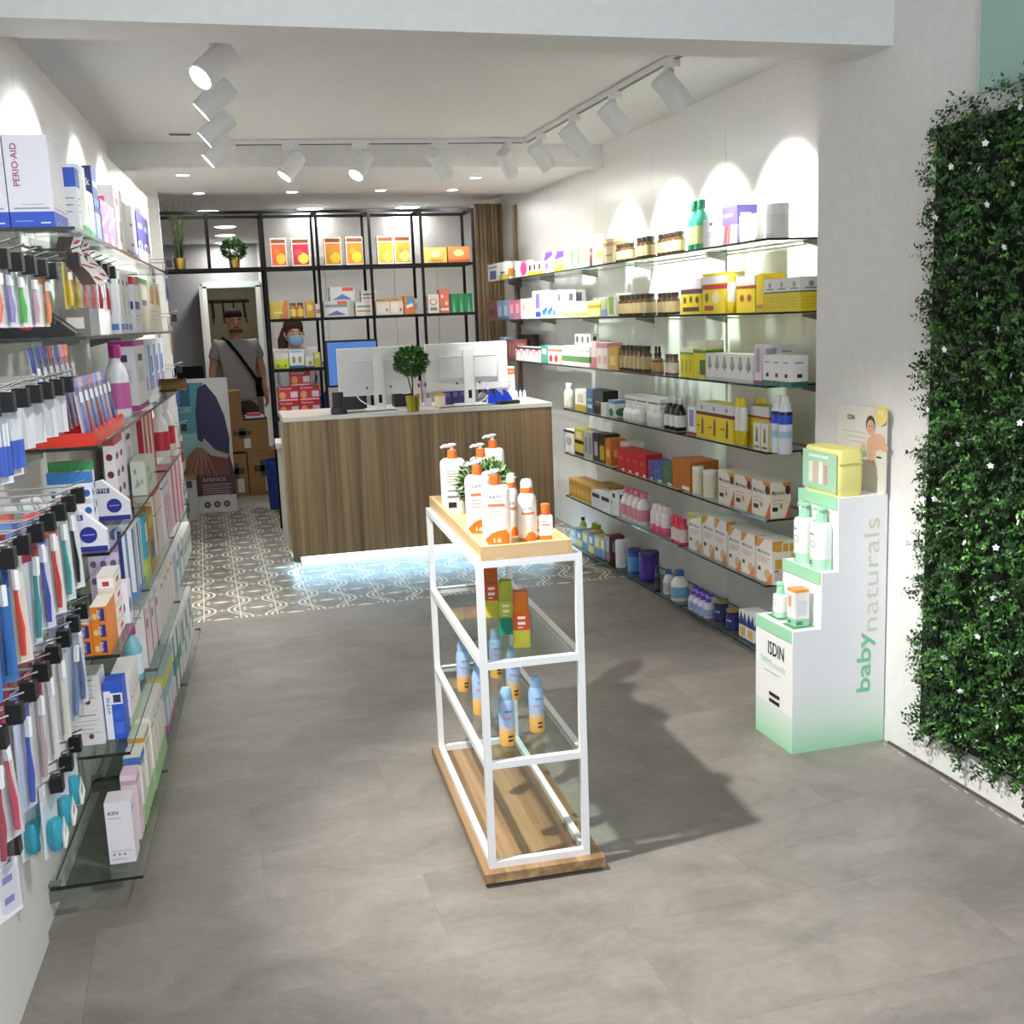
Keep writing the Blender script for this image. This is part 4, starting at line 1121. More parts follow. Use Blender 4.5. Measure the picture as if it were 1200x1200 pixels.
R(3, 884, 899, 467, 2, 'yellow-capped can behind wide yellow carton', ('spray', '#e4e0c0', '#d8be24', '#e0bf18'), back=0.16)
R(3, 882, 900, 496, 2, 'small white carton with yellow stripe and figure', ('carton', '#e9e8e0', [('r', 0, .12, 0, 1, '#d9c020'), ('p', [(.4, .3), (.7, .3), (.65, .8), (.5, .85)], '#6a625a'), ('r', .2, .9, .08, .14, '#5c5c5c')]), back=-0.012, d=.05)
R(3, 902, 927, 464, 2, 'white aerosol with royal blue band', ('banded', '#2f55c8', '#e6eaf2', '#eeeeee'), back=-0.012)
# --- fifth
R(4, 661, 673, 504, 1, 'white carton with black top band', ('carton', '#e6e5e0', [('r', 0, 1, .88, 1, '#3a3a3c'), ('e', .5, .5, .3, .2, '#b0b0a8')]))
R(4, 673.4, 684, 503, 1, 'yellow and black carton pair taped together', ('carton', '#b8a83c', [('r', 0, 1, .45, .58, '#22221e'), ('r', 0, 1, 0, .12, '#22221e'), ('r', .2, .8, .65, .9, '#d8d0a0')]))
R(4, 684.4, 694.6, 506, 2, 'silver grey slim carton', ('carton', '#a8a8a8', [('r', .2, .8, .2, .8, '#7c7e84')]))
R(4, 695, 702, 508, 1, 'dark carton with pale panel', ('carton', '#2e2c34', [('r', .25, .8, .2, .7, '#a8a8b0')]))
R(4, 702.4, 709, 509, 1, 'black and mustard carton', ('carton', '#2a2820', [('r', .1, .9, .1, .6, '#b89a2c')]))
R(4, 709.4, 716, 514, 1, 'burnt orange slim carton', ('carton', '#b86c24', [('r', .2, .8, .3, .6, '#e0b070')]))
R(4, 716.4, 737, 517, 2, 'white carton with rose print behind red tins', ('carton', '#e2d6d2', [('r', .1, .9, .7, .8, '#c88088'), ('r', .2, .8, .3, .5, '#d4b0a8')]), back=0.06)
R(4, 721, 757, 528, 4, 'red gift carton', ('carton', '#b02028', [('r', .2, .8, .5, .65, '#c84850'), ('r', .6, .98, .02, .12, '#e8e4e0')]), back=-0.01)
R(4, 752.5, 761.5, 538, 1, 'dark violet square carton', ('carton', '#644c80', [('r', .6, .98, .02, .12, '#e8e4e0'), ('r', .2, .8, .5, .6, '#7c669c')])) if False else None
R(4, 757.6, 765, 539, 1, 'dark violet square carton', ('carton', '#644c80', [('r', .5, .98, .02, .12, '#e8e4e0'), ('r', .2, .8, .5, .6, '#7c669c')]))
R(4, 765.4, 776, 542, 1, 'blue square carton', ('carton', '#3c5c98', [('r', .5, .98, .02, .12, '#e8e4e0'), ('r', .2, .8, .5, .6, '#5878b0')]))
R(4, 776.4, 787.6, 544, 1, 'dull green square carton', ('carton', '#446848', [('r', .5, .98, .02, .12, '#e8e4e0'), ('r', .2, .8, .5, .6, '#5c8060')]))
R(4, 788, 809, 539, 1, 'large orange-brown carton', ('carton', '#b06418', [('r', .55, .95, .03, .16, '#ece4da'), ('r', .2, .7, .6, .64, '#c07828')]), d=.16)
R(4, 809.6, 823, 546, 1, 'white milk-powder tin with low label, farther one', ('tin', '#eeede6', '#e6dfc4', '#f2f1ec'))
R(4, 824, 841, 551, 1, 'white milk-powder tin with swirl, nearer one', ('tin', '#eeede6', '#e6dfc4', '#f2f1ec'))
MER = [('p', [(.55, 1), (1, 1), (1, .62)], '#d88a3a'), ('e', .84, .78, .12, .13, '#4a2430'), ('p', [(.72, 0), (1, 0), (1, .5)], '#c86a30'), ('t', 'Meritene', .08, .66, .12, '#3a342e', 'fq', .62)] + lines(.1, .6, .5, 2, .1, '#c89a8a') + [('r', .1, .36, .2, .32, '#2c2a26'), ('e', .52, .34, .07, .08, '#c8987c')]
R(4, 841.5, 903, 558, 3, 'white and orange shake carton', ('carton', '#f0e8dc', MER, '#f2ead8'), d=.10)
# --- sixth
R(5, 667, 695, 565, 6, 'slim amber carton', ('carton', '#c8963c', [('r', .1, .9, .2, .6, '#dcb668'), ('r', 0, 1, .9, 1, '#d8b878')]), d=.12)
R(5, 696, 716, 569, 1, 'wide amber carton lying behind white ones', ('carton', '#bf8c30', [('r', .1, .9, .3, .6, '#d4ac58')]), back=0.10)
R(5, 693, 715, 578, 2, 'low white carton with navy lid band', ('carton', '#ececf0', [('r', .1, .9, .62, .86, '#20264c')] + lines(.2, .8, .45, 2, .15)), back=-0.012)
R(5, 716.5, 725, 576, 1, 'tall white carton with navy square', ('carton', '#ecebee', [('r', .1, .5, .72, .9, '#28245c')] + lines(.1, .9, .5, 3, .12)))
R(5, 725.5, 761, 573, 4, 'white lotion bottle with pink label and pink cap', ('bottle', '#ece4e4', '#d88ea0', '#d47a90'))
R(5, 762, 790, 592, 3, 'pink and white mousse can with dark collar', ('spray', '#e8dcdc', '#d85c80', '#e4d4d2'), back=-0.008)
R(5, 786, 806, 606, 3, 'small rose-red pot', ('jar', '#d8405c', '#e8d4d4', '#d83c58'), back=-0.02)
TALL = [('p', [(0, 1), (.5, 1), (.15, .78), (0, .78)], '#d89a48'), ('t', 'Meritene', .1, .66, .075, '#4a4640', 'f', .75)] + lines(.12, .85, .56, 3, .05, '#d4988c') + [('r', .1, .28, .24, .33, '#2c4a34'), ('e', .72, .2, .2, .13, '#d8b48a'), ('p', [(.6, 0), (1, 0), (1, .3)], '#d88a4a')]
NEARSQ = [('r', .12, .4, .76, .94, '#d8a83c', 'q'), ('r', .45, .68, .76, .94, '#d8a83c', 'q'), ('r', .74, .95, .76, .94, '#d8a83c', 'q'), ('r', .12, .4, .36, .58, '#d8a83c', 'q'), ('r', .45, .68, .36, .58, '#d8a83c', 'q'), ('r', .74, .95, .36, .7, '#d8a83c', 'q'), ('r', .2, .8, .62, .72, '#f4f0e6', 'q'), ('r', .1, .6, .1, .3, '#d0ccc4', 'q')]
R(5, 807, 822, 603, 1, 'white soup carton with greenish top corner', ('carton', '#efece4', [('p', [(0, 1), (1, 1), (0, .8)], '#c8c04c')] + TALL[1:]), d=.10)
R(5, 824, 851.5, 607, 2, 'white soup carton with peach corner beside greenish one', ('carton', '#f0ece6', TALL), d=.11)
R(5, 853.5, 884.5, 622, 2, 'white soup carton with orange corner', ('carton', '#f0ece6', TALL), d=.11)
R(5, 886.5, 905, 632, 1, 'white soup carton with yellow squares on its end', ('carton', '#f0ece6', TALL + NEARSQ), d=.115)
# --- lowest
for i, (a, c, b1, b2) in enumerate(((668, 675, '#8ca0b8', '#c8d0d8'), (675.4, 682, '#3a5c94', '#c8c040'), (682.4, 689, '#c0b83c', '#4a6ca4'), (689.4, 696, '#3c64a0', '#d0c448'), (696.4, 703, '#c8b83c', '#38548c'), (703.4, 709, '#b89a3c', '#3c5c90'))):
    R(6, a, c, 620 + i * 2, 1, ['pale blue', 'blue and yellow', 'yellow-green', 'bright blue', 'mustard', 'ochre'][i] + ' slim snack carton', ('carton', b1, [('r', 0, 1, 0, .4, b2), ('r', .2, .8, .5, .85, '#dcdcc0')]))
R(6, 679, 688, 606, 1, 'yellow squeeze bottle with dark green cap', ('bottle', '#c4bc2c', '#d4cc4c', '#20361f'), back=0.13)
R(6, 690, 708, 614, 2, 'olive-capped yellow bottle behind snack cartons', ('bottle', '#b8b02c', '#c8c04c', '#9aa028'), back=0.13)
R(6, 709.4, 714.6, 628, 1, 'dark red snack carton', ('carton', '#6c3030', [('r', .2, .8, .4, .8, '#8c94b0')]))
R(6, 711, 721, 631, 1, 'plain white cylinder bottle, farther of two', ('tub', '#dededb', '#e2e2df', '#e4e4e2'), back=-0.012)
R(6, 721.4, 735, 633, 1, 'white cylinder bottle with navy square', ('tub', '#e2e2e0', '#dcdce0', '#e8e8e6'), back=-0.005)
R(6, 735.5, 752, 643, 1, 'blue protein tub with picture label', ('tub', '#28509c', '#4f8cc0', '#2a2c66'))
R(6, 749, 773, 646, 1, 'big purple protein tub', ('tub', '#40207c', '#4c2a8c', '#2e1c5c'), back=-0.01)
R(6, 767, 774, 664, 1, 'dark gripped shaker bottle', ('bottle', '#22242a', '#34363c', '#1c1d22'), back=-0.03)
R(6, 774.5, 788, 666, 1, 'white milk bottle with blue lid, farther of two', ('bottle', '#e6e4de', '#c8c4cc', '#3c5ca0'))
R(6, 786, 807, 668, 1, 'white milk bottle with blue lid and blue label, nearer', ('bottle', '#ecebe4', '#7cb0d0', '#3c60a8'), back=-0.02)
R(6, 807, 838, 690, 4, 'drinking yogurt bottle with violet cap, back row', ('bottle', '#d8d4e4', '#8ca4d0', '#6c48b8'), back=0.055)
R(6, 806, 837, 697, 4, 'drinking yogurt bottle with violet cap, front row', ('bottle', '#dcd8e8', '#9cb0d8', '#7850c4'), back=-0.012)
R(6, 838, 853, 704, 1, 'navy nutrition tin with gold lid, farther one', ('tin', '#20285c', '#242c66', '#8c7434', 'Ensure'), back=0.02)
R(6, 851, 867, 714, 1, 'navy nutrition tin with gold lid, nearer one', ('tin', '#20285c', '#242c66', '#8c7434', 'Ensure'))
R(6, 866, 884, 718, 2, 'white and navy drink carton with slanted top', ('carton', '#e4e2e0', [('p', [(0, .62), (1, .62), (.8, 1), (.55, .7), (.3, 1)], '#24386c'), ('r', 0, 1, .5, .62, '#24386c'), ('r', .15, .85, .12, .45, '#c8a868'), ('r', 0, 1, 0, .08, '#3a4a7c')]))
# ================================================================== GOODS ON THE TOOTHPASTE WALL
LPH = ['top toothpaste shelf', 'second toothpaste shelf', 'third toothpaste shelf', 'fourth toothpaste shelf', 'fifth toothpaste shelf', 'sixth toothpaste shelf', 'lowest toothpaste shelf']
def uL(row, x, v, dz=0.0):
    P0 = LW(0, v, LZ[row] + dz)
    return along(P0, LU, x=x)
def Lr(row, xa, xb, ytop, n, desc, spec, d=0.05, v=0.215, lift=0.0, cat=None, h=None, name=None, gap=0.985):
    """a run of n alike packs along the shelf, from the near column xa to the far column xb of the front edge"""
    z = LZ[row] + lift
    ua, ub = uL(row, xa, v, lift), uL(row, xb, v, lift)
    if h is None: h = max(0.02, along(LW(ua, v, 0), EZ, y=ytop) - z)
    ua, ub, ps = clear_span(('L', row), ua, ub, .25 - v, .25 - v + d, z, z + h)
    v -= ps
    w = (ub - ua) / n
    grp = '%s on the %s' % (desc, LPH[row]) if n > 1 else None
    if spec[0] == 'carton': me = carton_mesh(w * gap, d, h, *spec[1:])
    else: parts = jar_parts(spec[0], min(w, d) * gap, h, *spec[1:])
    for i in range(n):
        lab = run_label(desc, i, n, LPH[row], 'the entrance')
        uc = ua + w * (i + 0.5)
        if spec[0] == 'carton':
            o = link(name or 'carton', me, None, LW(uc, v - d / 2, z + 0.0005), LEFT_RZ)
            tag(o, lab, cat or 'box', grp)
        else:
            place_parts(name or RNAMES[spec[0]], parts, LW(uc, v - d / 2, z + 0.0005), LEFT_RZ, lab, cat or RCATS.get(spec[0], 'bottle'), grp)
# --- top shelf
PA = [('r', 0, 1, 0, .17, '#3556c4'), ('t', 'PERIO·AID', .30, .45, .15, '#9c2a4c', 'n', .46, 1), ('r', .1, .9, .20, .215, '#8c8fb0'), ('r', .3, .8, .245, .255, '#b0b0c0'), ('r', .1, .5, .06, .075, '#7c94e0'), ('r', .68, .9, .04, .055, '#dfe6ff')]
pame = carton_mesh(0.045, 0.104, 0.222, '#dcdbe2', PA)
for c in range(2):
    for i in range(4):
        o = link('carton', pame, None, LW(3.07 + i * 0.0465, 0.205 - 0.053 - c * 0.107, LZ[0] + 0.0005), LEFT_RZ)
        tag(o, 'white mouthwash carton with blue foot, %s from entrance, %s row, top toothpaste shelf' % (ORD[i + 1], ('aisle', 'wall')[c]), 'box', 'white and blue mouthwash cartons')
_occ.setdefault(('L', 0), []).append((3.04, 3.235, .04, .26, LZ[0], LZ[0] + .23))
_occ.setdefault(('L', 1), []).append((3.05, 3.235, .03, .24, LZ[1], LZ[1] + .14))
_occ.setdefault(('L', 2), []).append((3.04, uL(2, 147, .245), .0, .19, LZ[2], LZ[2] + .27))
_occ.setdefault(('L', 3), []).append((3.05, 3.26, .0, .18, LZ[3], LZ[3] + .23))
_occ.setdefault(('L', 3), []).append((3.545, 3.585, .0, .13, LZ[3], LZ[3] + .13))
_occ.setdefault(('L', 4), []).append((3.03, 3.345, .0, .13, LZ[4], LZ[4] + .19))
_occ.setdefault(('L', 4), []).append((3.43, 3.47, .03, .13, LZ[4], LZ[4] + .24))
_occ.setdefault(('L', 5), []).append((3.10, 3.23, .0755, .25, LZ[5], LZ[5] + .21))
_occ.setdefault(('L', 5), []).append((3.23, 3.45, .11, .19, LZ[5], LZ[5] + .13))
Lr(0, 95, 99, 197, 1, 'white carton with royal blue top', ('carton', '#eeeef2', [('r', 0, 1, .72, 1, '#3a60cc')] + TX), d=.045, h=.185)
Lr(0, 100, 107, 201, 1, 'tall plain white carton with green foot', ('carton', '#f0f2f2', [('r', 0, 1, 0, .18, '#3cba7c'), ('r', .3, .5, .3, .8, '#d4dcdc')]), d=.045, h=.205)
Lr(0, 108.5, 114, 235, 1, 'shorter cream carton with green foot', ('carton', '#e6e6dc', [('r', 0, 1, 0, .22, '#4fc090'), ('r', .3, .7, .5, .8, '#d0d0c4')]), d=.05, h=.145)
Lr(0, 115, 121, 214, 1, 'navy water-flosser carton', ('carton', '#24366e', [('r', 0, 1, .50, .60, '#3f6cb0'), ('r', 0, 1, 0, .42, '#8c9cc4'), ('t', 'waterpik', .08, .72, .13, '#f2f4fa', 'nf', .84)]), d=.085, v=.212, h=.235)
Lr(0, 122, 138, 235, 2, 'mauve brush carton with white diagonal', ('carton', '#8f6c94', [('p', [(0, .4), (1, .7), (1, .8), (0, .5)], '#e4dce8'), ('r', .2, .6, .1, .3, '#c8b4cc')]), d=.05, h=.15)
Lr(0, 140, 150, 221, 1, 'tall cream carton with small red badge', ('carton', '#ebe8e2', [('r', .05, .4, .72, .84, '#c83a40'), ('r', .3, .5, .2, .5, '#8c8c90')]), d=.055, h=.235)
Lr(0, 151.5, 163, 236, 1, 'white carton with blue foot and grey dots', ('carton', '#ecebee', [('r', 0, 1, 0, .16, '#8ca0d0'), ('e', .5, .66, .14, .03, '#6a6a74'), ('e', .5, .3, .14, .03, '#6a6a74')]), d=.055, h=.205)
Lr(0, 164.5, 178, 239, 2, 'indigo and white carton with ring', ('carton', '#36357c', [('r', 0, 1, 0, .3, '#dcdcf0'), ('e', .3, .36, .3, .1, '#dfe0f2'), ('e', .3, .36, .2, .07, '#36357c'), ('r', .2, .8, .7, .8, '#8c8cc8')]), d=.055, h=.21)
# --- second shelf
bk = thing('counter_card', 'black wedge-shaped brush holder with red ring on second toothpaste shelf', 'display', LW(3.06, 0.10, LZ[1] + 0.0005), LEFT_RZ)
m_ = MB()
for xx in (0.0, 0.10):
    q = [(xx, 0.07, 0.0), (xx, -0.12, 0.0), (xx, -0.12, 0.01), (xx, 0.0, 0.11), (xx, 0.07, 0.13)]
    m_.poly(q if xx > 0.05 else q[::-1], C('#1b1a1c'))
for a, c in (((0.07, 0.0), (-0.12, 0.0)), ((-0.12, 0.0), (-0.12, 0.01)), ((-0.12, 0.01), (0.0, 0.11)), ((0.0, 0.11), (0.07, 0.13)), ((0.07, 0.13), (0.07, 0.0))):
    m_.poly([(0.0, a[0], a[1]), (0.10, a[0], a[1]), (0.10, c[0], c[1]), (0.0, c[0], c[1])], C('#1b1a1c'))
for k in range(3): m_.ell((-0.0006 - 0.0003 * k, -0.005, 0.05), -EY, EZ, 0.03 - .007 * k, 0.03 - .007 * k, C('#b02a30' if k % 2 == 0 else '#1b1a1c'), 16)
m_.build('body', CARTON, bk)
gc = MB().box(0.16, 0.165, -0.135, -0.06, 0.0, 0.075, C('#77726c')); gc.box(0.159, 0.1597, -0.12, -0.075, 0.02, 0.05, C('#d8d4cc')); gc.build('price_card', CARTON, bk)
Lr(1, 118, 132, 321, 1, 'wide white rinse carton with dark lid line', ('carton', '#dcdadb', [('r', 0, 1, .96, 1, '#3a3a3c'), ('r', .1, .5, .82, .88, '#4a4a54'), ('r', .3, .8, .5, .54, '#b4b4b8')]), d=.10, v=.17, h=.225)
Lr(1, 136, 156, 326, 3, 'white carton with blue square and slim drawing', ('carton', '#ebe9ec', [('r', .3, .7, .8, .88, '#39509c'), ('r', .45, .55, .3, .7, '#8c8c90'), ('r', .1, .9, .06, .16, '#4c86c8')]), d=.06, v=.20, h=.215)
Lr(1, 158, 167, 330, 1, 'white carton with red top and navy block', ('carton', '#eceaee', [('r', 0, 1, .86, 1, '#c02c3c'), ('r', .1, .9, .42, .56, '#2c3c8c')] + lines(.2, .8, .3, 2, .08)), d=.06, h=.21)
Lr(1, 168, 177, 334, 1, 'cream carton with green lid', ('carton', '#e6e2cc', [('r', 0, 1, .9, 1, '#3c7c54'), ('r', .2, .8, .5, .6, '#4a60a8')]), d=.06, h=.215)
Lr(1, 178, 191, 333, 2, 'pale carton showing an amber bottle', ('carton', '#e8e2d2', [('r', .2, .8, .55, .85, '#c8963c'), ('r', .35, .65, .85, .92, '#c8963c')] + lines(.2, .8, .4, 3, .08)), d=.06, h=.215)
# shelf talkers: curved dark card with red-printed white edge
for i, (uu, s) in enumerate(((3.18, 1.0), (3.32, 0.85))):
    t = thing('shelf_talker', '%s curved brown card strip hanging below the top toothpaste shelf' % ('larger', 'smaller')[i], 'sign', LW(uu, 0.235, 1.848), LEFT_RZ, 'curved card strips below the top toothpaste shelf')
    m_ = MB(); e_ = MB()
    pts = [(0.0, 0.0), (0.012, -0.03), (0.0, -0.06), (-0.03, -0.095), (-0.045, -0.125)]
    for (ax, az), (bx_, bz) in zip(pts[:-1], pts[1:]):
        m_.add([(0.0, ax * s, az * s), (0.0, (ax + .05) * s, az * s), (0.0, (bx_ + .05) * s, bz * s), (0.0, bx_ * s, bz * s), (0.0012, ax * s, az * s), (0.0012, (ax + .05) * s, az * s), (0.0012, (bx_ + .05) * s, bz * s), (0.0012, bx_ * s, bz * s)],
               [(0, 3, 2, 1), (4, 5, 6, 7), (0, 4, 7, 3), (1, 2, 6, 5)], C('#4a3a30'))
        e_.add([(-0.001, (ax - .012) * s, az * s), (-0.001, (ax + .012) * s, az * s), (-0.001, (bx_ + .012) * s, bz * s), (-0.001, (bx_ - .012) * s, bz * s)], [(0, 3, 2, 1)], C('#ddd6d0'))
        e_.add([(-0.0014, (ax - .006) * s, (az * .7 + bz * .3) * s), (-0.0014, (ax + .006) * s, (az * .7 + bz * .3) * s), (-0.0014, (bx_ + .006) * s, (az * .35 + bz * .65) * s), (-0.0014, (bx_ - .006) * s, (az * .35 + bz * .65) * s)], [(0, 3, 2, 1)], C('#a8504c'))
    m_.build('card', CARTON, t); e_.build('printed_edge', CARTON, t)
# --- third shelf: red tray with brush packs
u0 = 3.045; u1 = uL(2, 147, .245)
tl = u1 - u0
rt = thing('brush_tray', 'bright red scalloped plastic tray on the third toothpaste shelf', 'tray', LW(u0, 0, LZ[2] + 0.0005), LEFT_RZ)
red = C('#d8321e')
MB().box(0, tl, -0.243, -0.07, 0, 0.004, red).build('bottom', GLOSS, rt)
MB().box(0, 0.004, -0.243, -0.07, 0.004, 0.034, red).build('end', GLOSS, rt)
MB().box(tl - 0.004, tl, -0.243, -0.07, 0.004, 0.034, red).build('end', GLOSS, rt)
MB().box(0.004, tl - 0.004, -0.074, -0.07, 0.004, 0.06, red).build('back', GLOSS, rt)
nb = 7; cw = (tl - 0.008) / nb
for i in range(nb):
    fr = MB(); cx = 0.004 + cw * (i + .5)
    P = [(cx - cw / 2, -0.243, 0.004), (cx + cw / 2, -0.243, 0.004)] + [(cx + cw / 2 * cos(pi * k / 8), -0.243, 0.018 + 0.024 * sin(pi * k / 8)) for k in range(9)]
    Q = [(a, b_ + 0.004, c_) for a, b_, c_ in P]
    n_ = len(P)
    fr.add(P + Q, [tuple(range(n_)), tuple(range(2 * n_ - 1, n_ - 1, -1))] + [(k, k + n_, (k + 1) % n_ + n_, (k + 1) % n_) for k in range(n_)], red)
    fr.build('scalloped_front', GLOSS, rt)
    if i: MB().box(0.004 + cw * i - .001, 0.004 + cw * i + .001, -0.239, -0.074, 0.004, 0.02, red).build('divider', GLOSS, rt)
# hanging and standing brush packs: backing card, clear blister, brush with handle and bristles
def brush_pack(name, loc, rz, label, w, h, card, cardtop, handle, bristle, group, hole=True, lean=0.0, fat=0.016, kind='brush'):
    t = thing(name, label, 'brush pack' if kind == 'brush' else 'pack', loc, rz, group)
    if lean: t.rotation_euler = (lean, 0, rz)
    key = ('bp', w, h, card, cardtop, handle, bristle, fat, kind)
    def mk():
        out = []
        cm = MB().box(-w / 2, w / 2, -0.0006, 0.0006, 0, h, C(card))
        cm.poly([(-w / 2, -0.0009, h * .74), (w / 2, -0.0009, h * .74), (w / 2, -0.0009, h), (-w / 2, -0.0009, h)], C(cardtop))
        cm.poly([(-w / 2, 0.0009, h), (w / 2, 0.0009, h), (w / 2, 0.0009, h * .3), (-w / 2, 0.0009, h * .3)], C('#dcdcdc'))
        out.append(('card', cm, CARTON))
        bm = MB().rbox(w * .86, fat, h * .82, fat * .4, W1, 2, rings=[(.9, 0), (1, .006), (1, h * .78), (.85, h * .82)], cy=-fat / 2 - .001, z=h * .04)
        out.append(('blister', bm, BLISTER))
        if kind == 'brush':
            hm = MB().tube([(0, -fat * .5, h * .07), (0.002, -fat * .55, h * .3), (0, -fat * .5, h * .5), (0, -fat * .45, h * .78)], [fat * .26, fat * .34, fat * .22, fat * .2], C(handle), 7)
            out.append(('brush_handle', hm, GLOSS))
            out.append(('bristles', MB().box(-fat * .25, fat * .25, -fat * .92, -fat * .45, h * .62, h * .78, C(bristle)), MATTE))
        elif kind == 'comb':
            hm = MB()
            for k in range(5):
                xx = (k - 2) * w * .15
                hm.tube([(xx, -fat * .5, h * .1), (xx, -fat * .5, h * .45)], fat * .24, C(handle), 6)
                hm.tube([(xx, -fat * .5, h * .45), (xx, -fat * .5, h * .72)], fat * .09, C(bristle), 5)
            out.append(('interdental_brushes', hm, GLOSS))
        elif kind == 'bag':
            hm = MB().rbox(w * .7, fat * 1.5, h * .42, fat * .5, C(handle), 3, rings=[(.6, 0), (1, h * .12), (1, h * .34), (.7, h * .42)], cy=-fat * .6, z=h * .08)
            out.append(('filling', hm, GLOSS))
            out.append(('loop', MB().tube([(w * .1, -fat * 1.5, h * .1), (w * .22, -fat * 1.7, h * .3), (w * .16, -fat * 1.5, h * .5), (w * .04, -fat * 1.5, h * .3), (w * .1, -fat * 1.5, h * .1)], fat * .22, C(bristle), 6), GLOSS))
        res = []
        for nm, mb, mat in out:
            me = mb.mesh(nm); me.materials.append(mat); res.append((nm, me))
        return res
    hd_ = None
    for nm, me in cached(key, mk):
        o = link(nm, me, hd_ if (hd_ and nm == 'bristles') else t)
        if nm == 'brush_handle': hd_ = o
    return t
for r_, (vv, hh, tops) in enumerate(((0.215, 0.17, ('#8a86bc', '#c8a8bc', '#7c88c4', '#b87c94', '#8c94cc', '#c0b4c8', '#6c6cac')), (0.125, 0.255, ('#4c68c0', '#4c68c0', '#4c68c0', '#a84450', '#5c74cc', '#d88ca0', '#e08058')))):
    for i in range(7):
        brush_pack('toothbrush_pack', LW(u0 + 0.004 + cw * (i + .5), vv, LZ[2] + 0.0055), LEFT_RZ,
                   '%s toothbrush pack from entrance in the %s row of the red tray' % (ORD[i + 1], ('aisle-side', 'wall-side')[r_]), min(cw * .8, .07), hh, ('#d8d4e0', '#e2dfe4')[r_], tops[i], ('#6a68b0', '#b0607c', '#5878c0', '#a03c50', '#7484c8', '#c09cb0', '#4850a0')[i], '#f0f0f4', 'toothbrush packs in the red tray', lean=-0.10)
MAG = '#a82478'
Lr(2, 150, 161, 398, 1, 'big white mouthwash bottle with magenta cap, farther', ('bottle', '#ece8ee', '#c85a9c', MAG), d=.085, v=.13, h=.265)
Lr(2, 148.5, 163, 398, 1, 'big white mouthwash bottle with magenta label, nearer', ('bottle', '#efecf0', '#c864a4', MAG), d=.08, v=.225, h=.245) if True else None
Lr(2, 164, 175, 402, 1, 'white rinse carton with magenta foot', ('carton', '#eeeaee', [('r', 0, 1, 0, .08, '#b83c90'), ('r', 0, 1, .92, 1, MAG), ('r', .3, .7, .7, .8, '#3c3c5c'), ('r', .2, .8, .4, .6, '#d8d4dc')]), d=.09, v=.22, h=.255)
Lr(2, 177, 195, 404, 3, 'tall white and blue paste carton', ('carton', '#e8ecf4', [('r', .1, .5, .1, .9, '#7c9cd0'), ('r', .55, .8, .4, .7, '#3c58a8'), ('r', .5, .9, .1, .35, '#b08cb8')]), d=.07, v=.17, h=.25)
# --- fourth shelf
BDOT = [('r', 0, 1, .84, 1, '#3c84c8'), ('e', .5, .7, .33, .05, '#2c6cac'), ('e', .5, .46, .33, .05, '#2c6cac'), ('e', .5, .2, .33, .05, '#2c6cac'), ('r', .1, .9, .55, .62, '#c8d0dc')]
me = carton_mesh(.03, .028, .20, '#eceef4', BDOT)
me2 = carton_mesh(.03, .028, .225, '#eceef4', [('r', 0, 1, .88, 1, '#3c9c58')] + BDOT[1:])
for i in range(4):
    o = link('carton', me, None, LW(3.20, 0.10 + .0285 * i, LZ[3] + .0005), LEFT_RZ)
    tag(o, 'slim brush carton with blue dots, %s out from the wall, fourth toothpaste shelf' % ORD[i + 1], 'box', 'slim blue-dotted brush cartons')
    o = link('carton', me2, None, LW(3.235, 0.10 + .0285 * i, LZ[3] + .0005), LEFT_RZ)
    tag(o, 'slim green-topped brush carton, %s out from the wall, fourth toothpaste shelf' % ORD[i + 1], 'box', 'slim green-topped brush cartons')
def vitis_card(u, name_, label):
    t = thing('counter_card', label, 'display', LW(u, 0.245, LZ[3] + .0005), LEFT_RZ)
    m_ = MB()
    sh = [(0.0, 0.0), (0.0, 0.055), (0.075, 0.125), (0.12, 0.115), (0.12, 0.0)]       # distance towards the wall, height
    for xx, fl_ in ((0.0, 0), (0.03, 1)):
        q = [(xx, a, c) for a, c in sh]
        m_.poly(q[::-1] if not fl_ else q, C('#e6e5ec'))
    for (a, c), (a2, c2) in zip(sh, sh[1:] + sh[:1]):
        m_.poly([(0, a, c), (0.03, a, c), (0.03, a2, c2), (0, a2, c2)], C('#e6e5ec'))
    m_.box(-0.0008, -0.0004, 0.0, 0.12, 0.0, 0.014, C('#2c3488'))
    m_.ell((-0.0010, 0.045, 0.045), -EY, EZ, 0.022, 0.022, C('#2a2f90'), 18)
    m_.box(-0.0014, -0.0010, 0.03, 0.06, 0.044, 0.047, C('#9ca0d8'))
    m_.box(-0.0010, -0.0006, 0.055, 0.11, 0.085, 0.10, C('#2c3488'))
    m_.text('VITIS', (-0.0014, 0.105, 0.088), -EY, EZ, 0.010, C('#f0f0f8'), 0.01, fit=0.045)
    m_.build('body', CARTON, t)
vitis_card(3.06, '', 'white brush display card with blue disc on fourth toothpaste shelf, nearest the entrance')
vitis_card(3.55, '', 'second white brush display card with blue disc, deeper along fourth toothpaste shelf')
RDOT = [('r', 0, 1, .9, 1, '#b0303c'), ('e', .5, .74, .3, .05, '#7c2c3c'), ('e', .5, .5, .3, .05, '#7c2c3c'), ('e', .5, .26, .3, .05, '#7c2c3c')]
Lr(3, 141, 150, 522, 2, 'white brush carton with dark red dots', ('carton', '#efe8ec', RDOT), d=.035, v=.19, h=.235)
Lr(3, 152, 160, 520, 1, 'lilac-white brush carton with black emblem', ('carton', '#e6e0ea', [('e', .5, .85, .3, .05, '#3a3640'), ('r', .3, .7, .3, .7, '#c8c0d0')]), d=.035, v=.18, h=.235)
Lr(3, 161.5, 170, 530, 2, 'white paste tube with violet script', ('tube', '#ecebf2', '#b8b0dc', '#5a58b0'), d=.045, v=.215, h=.19)
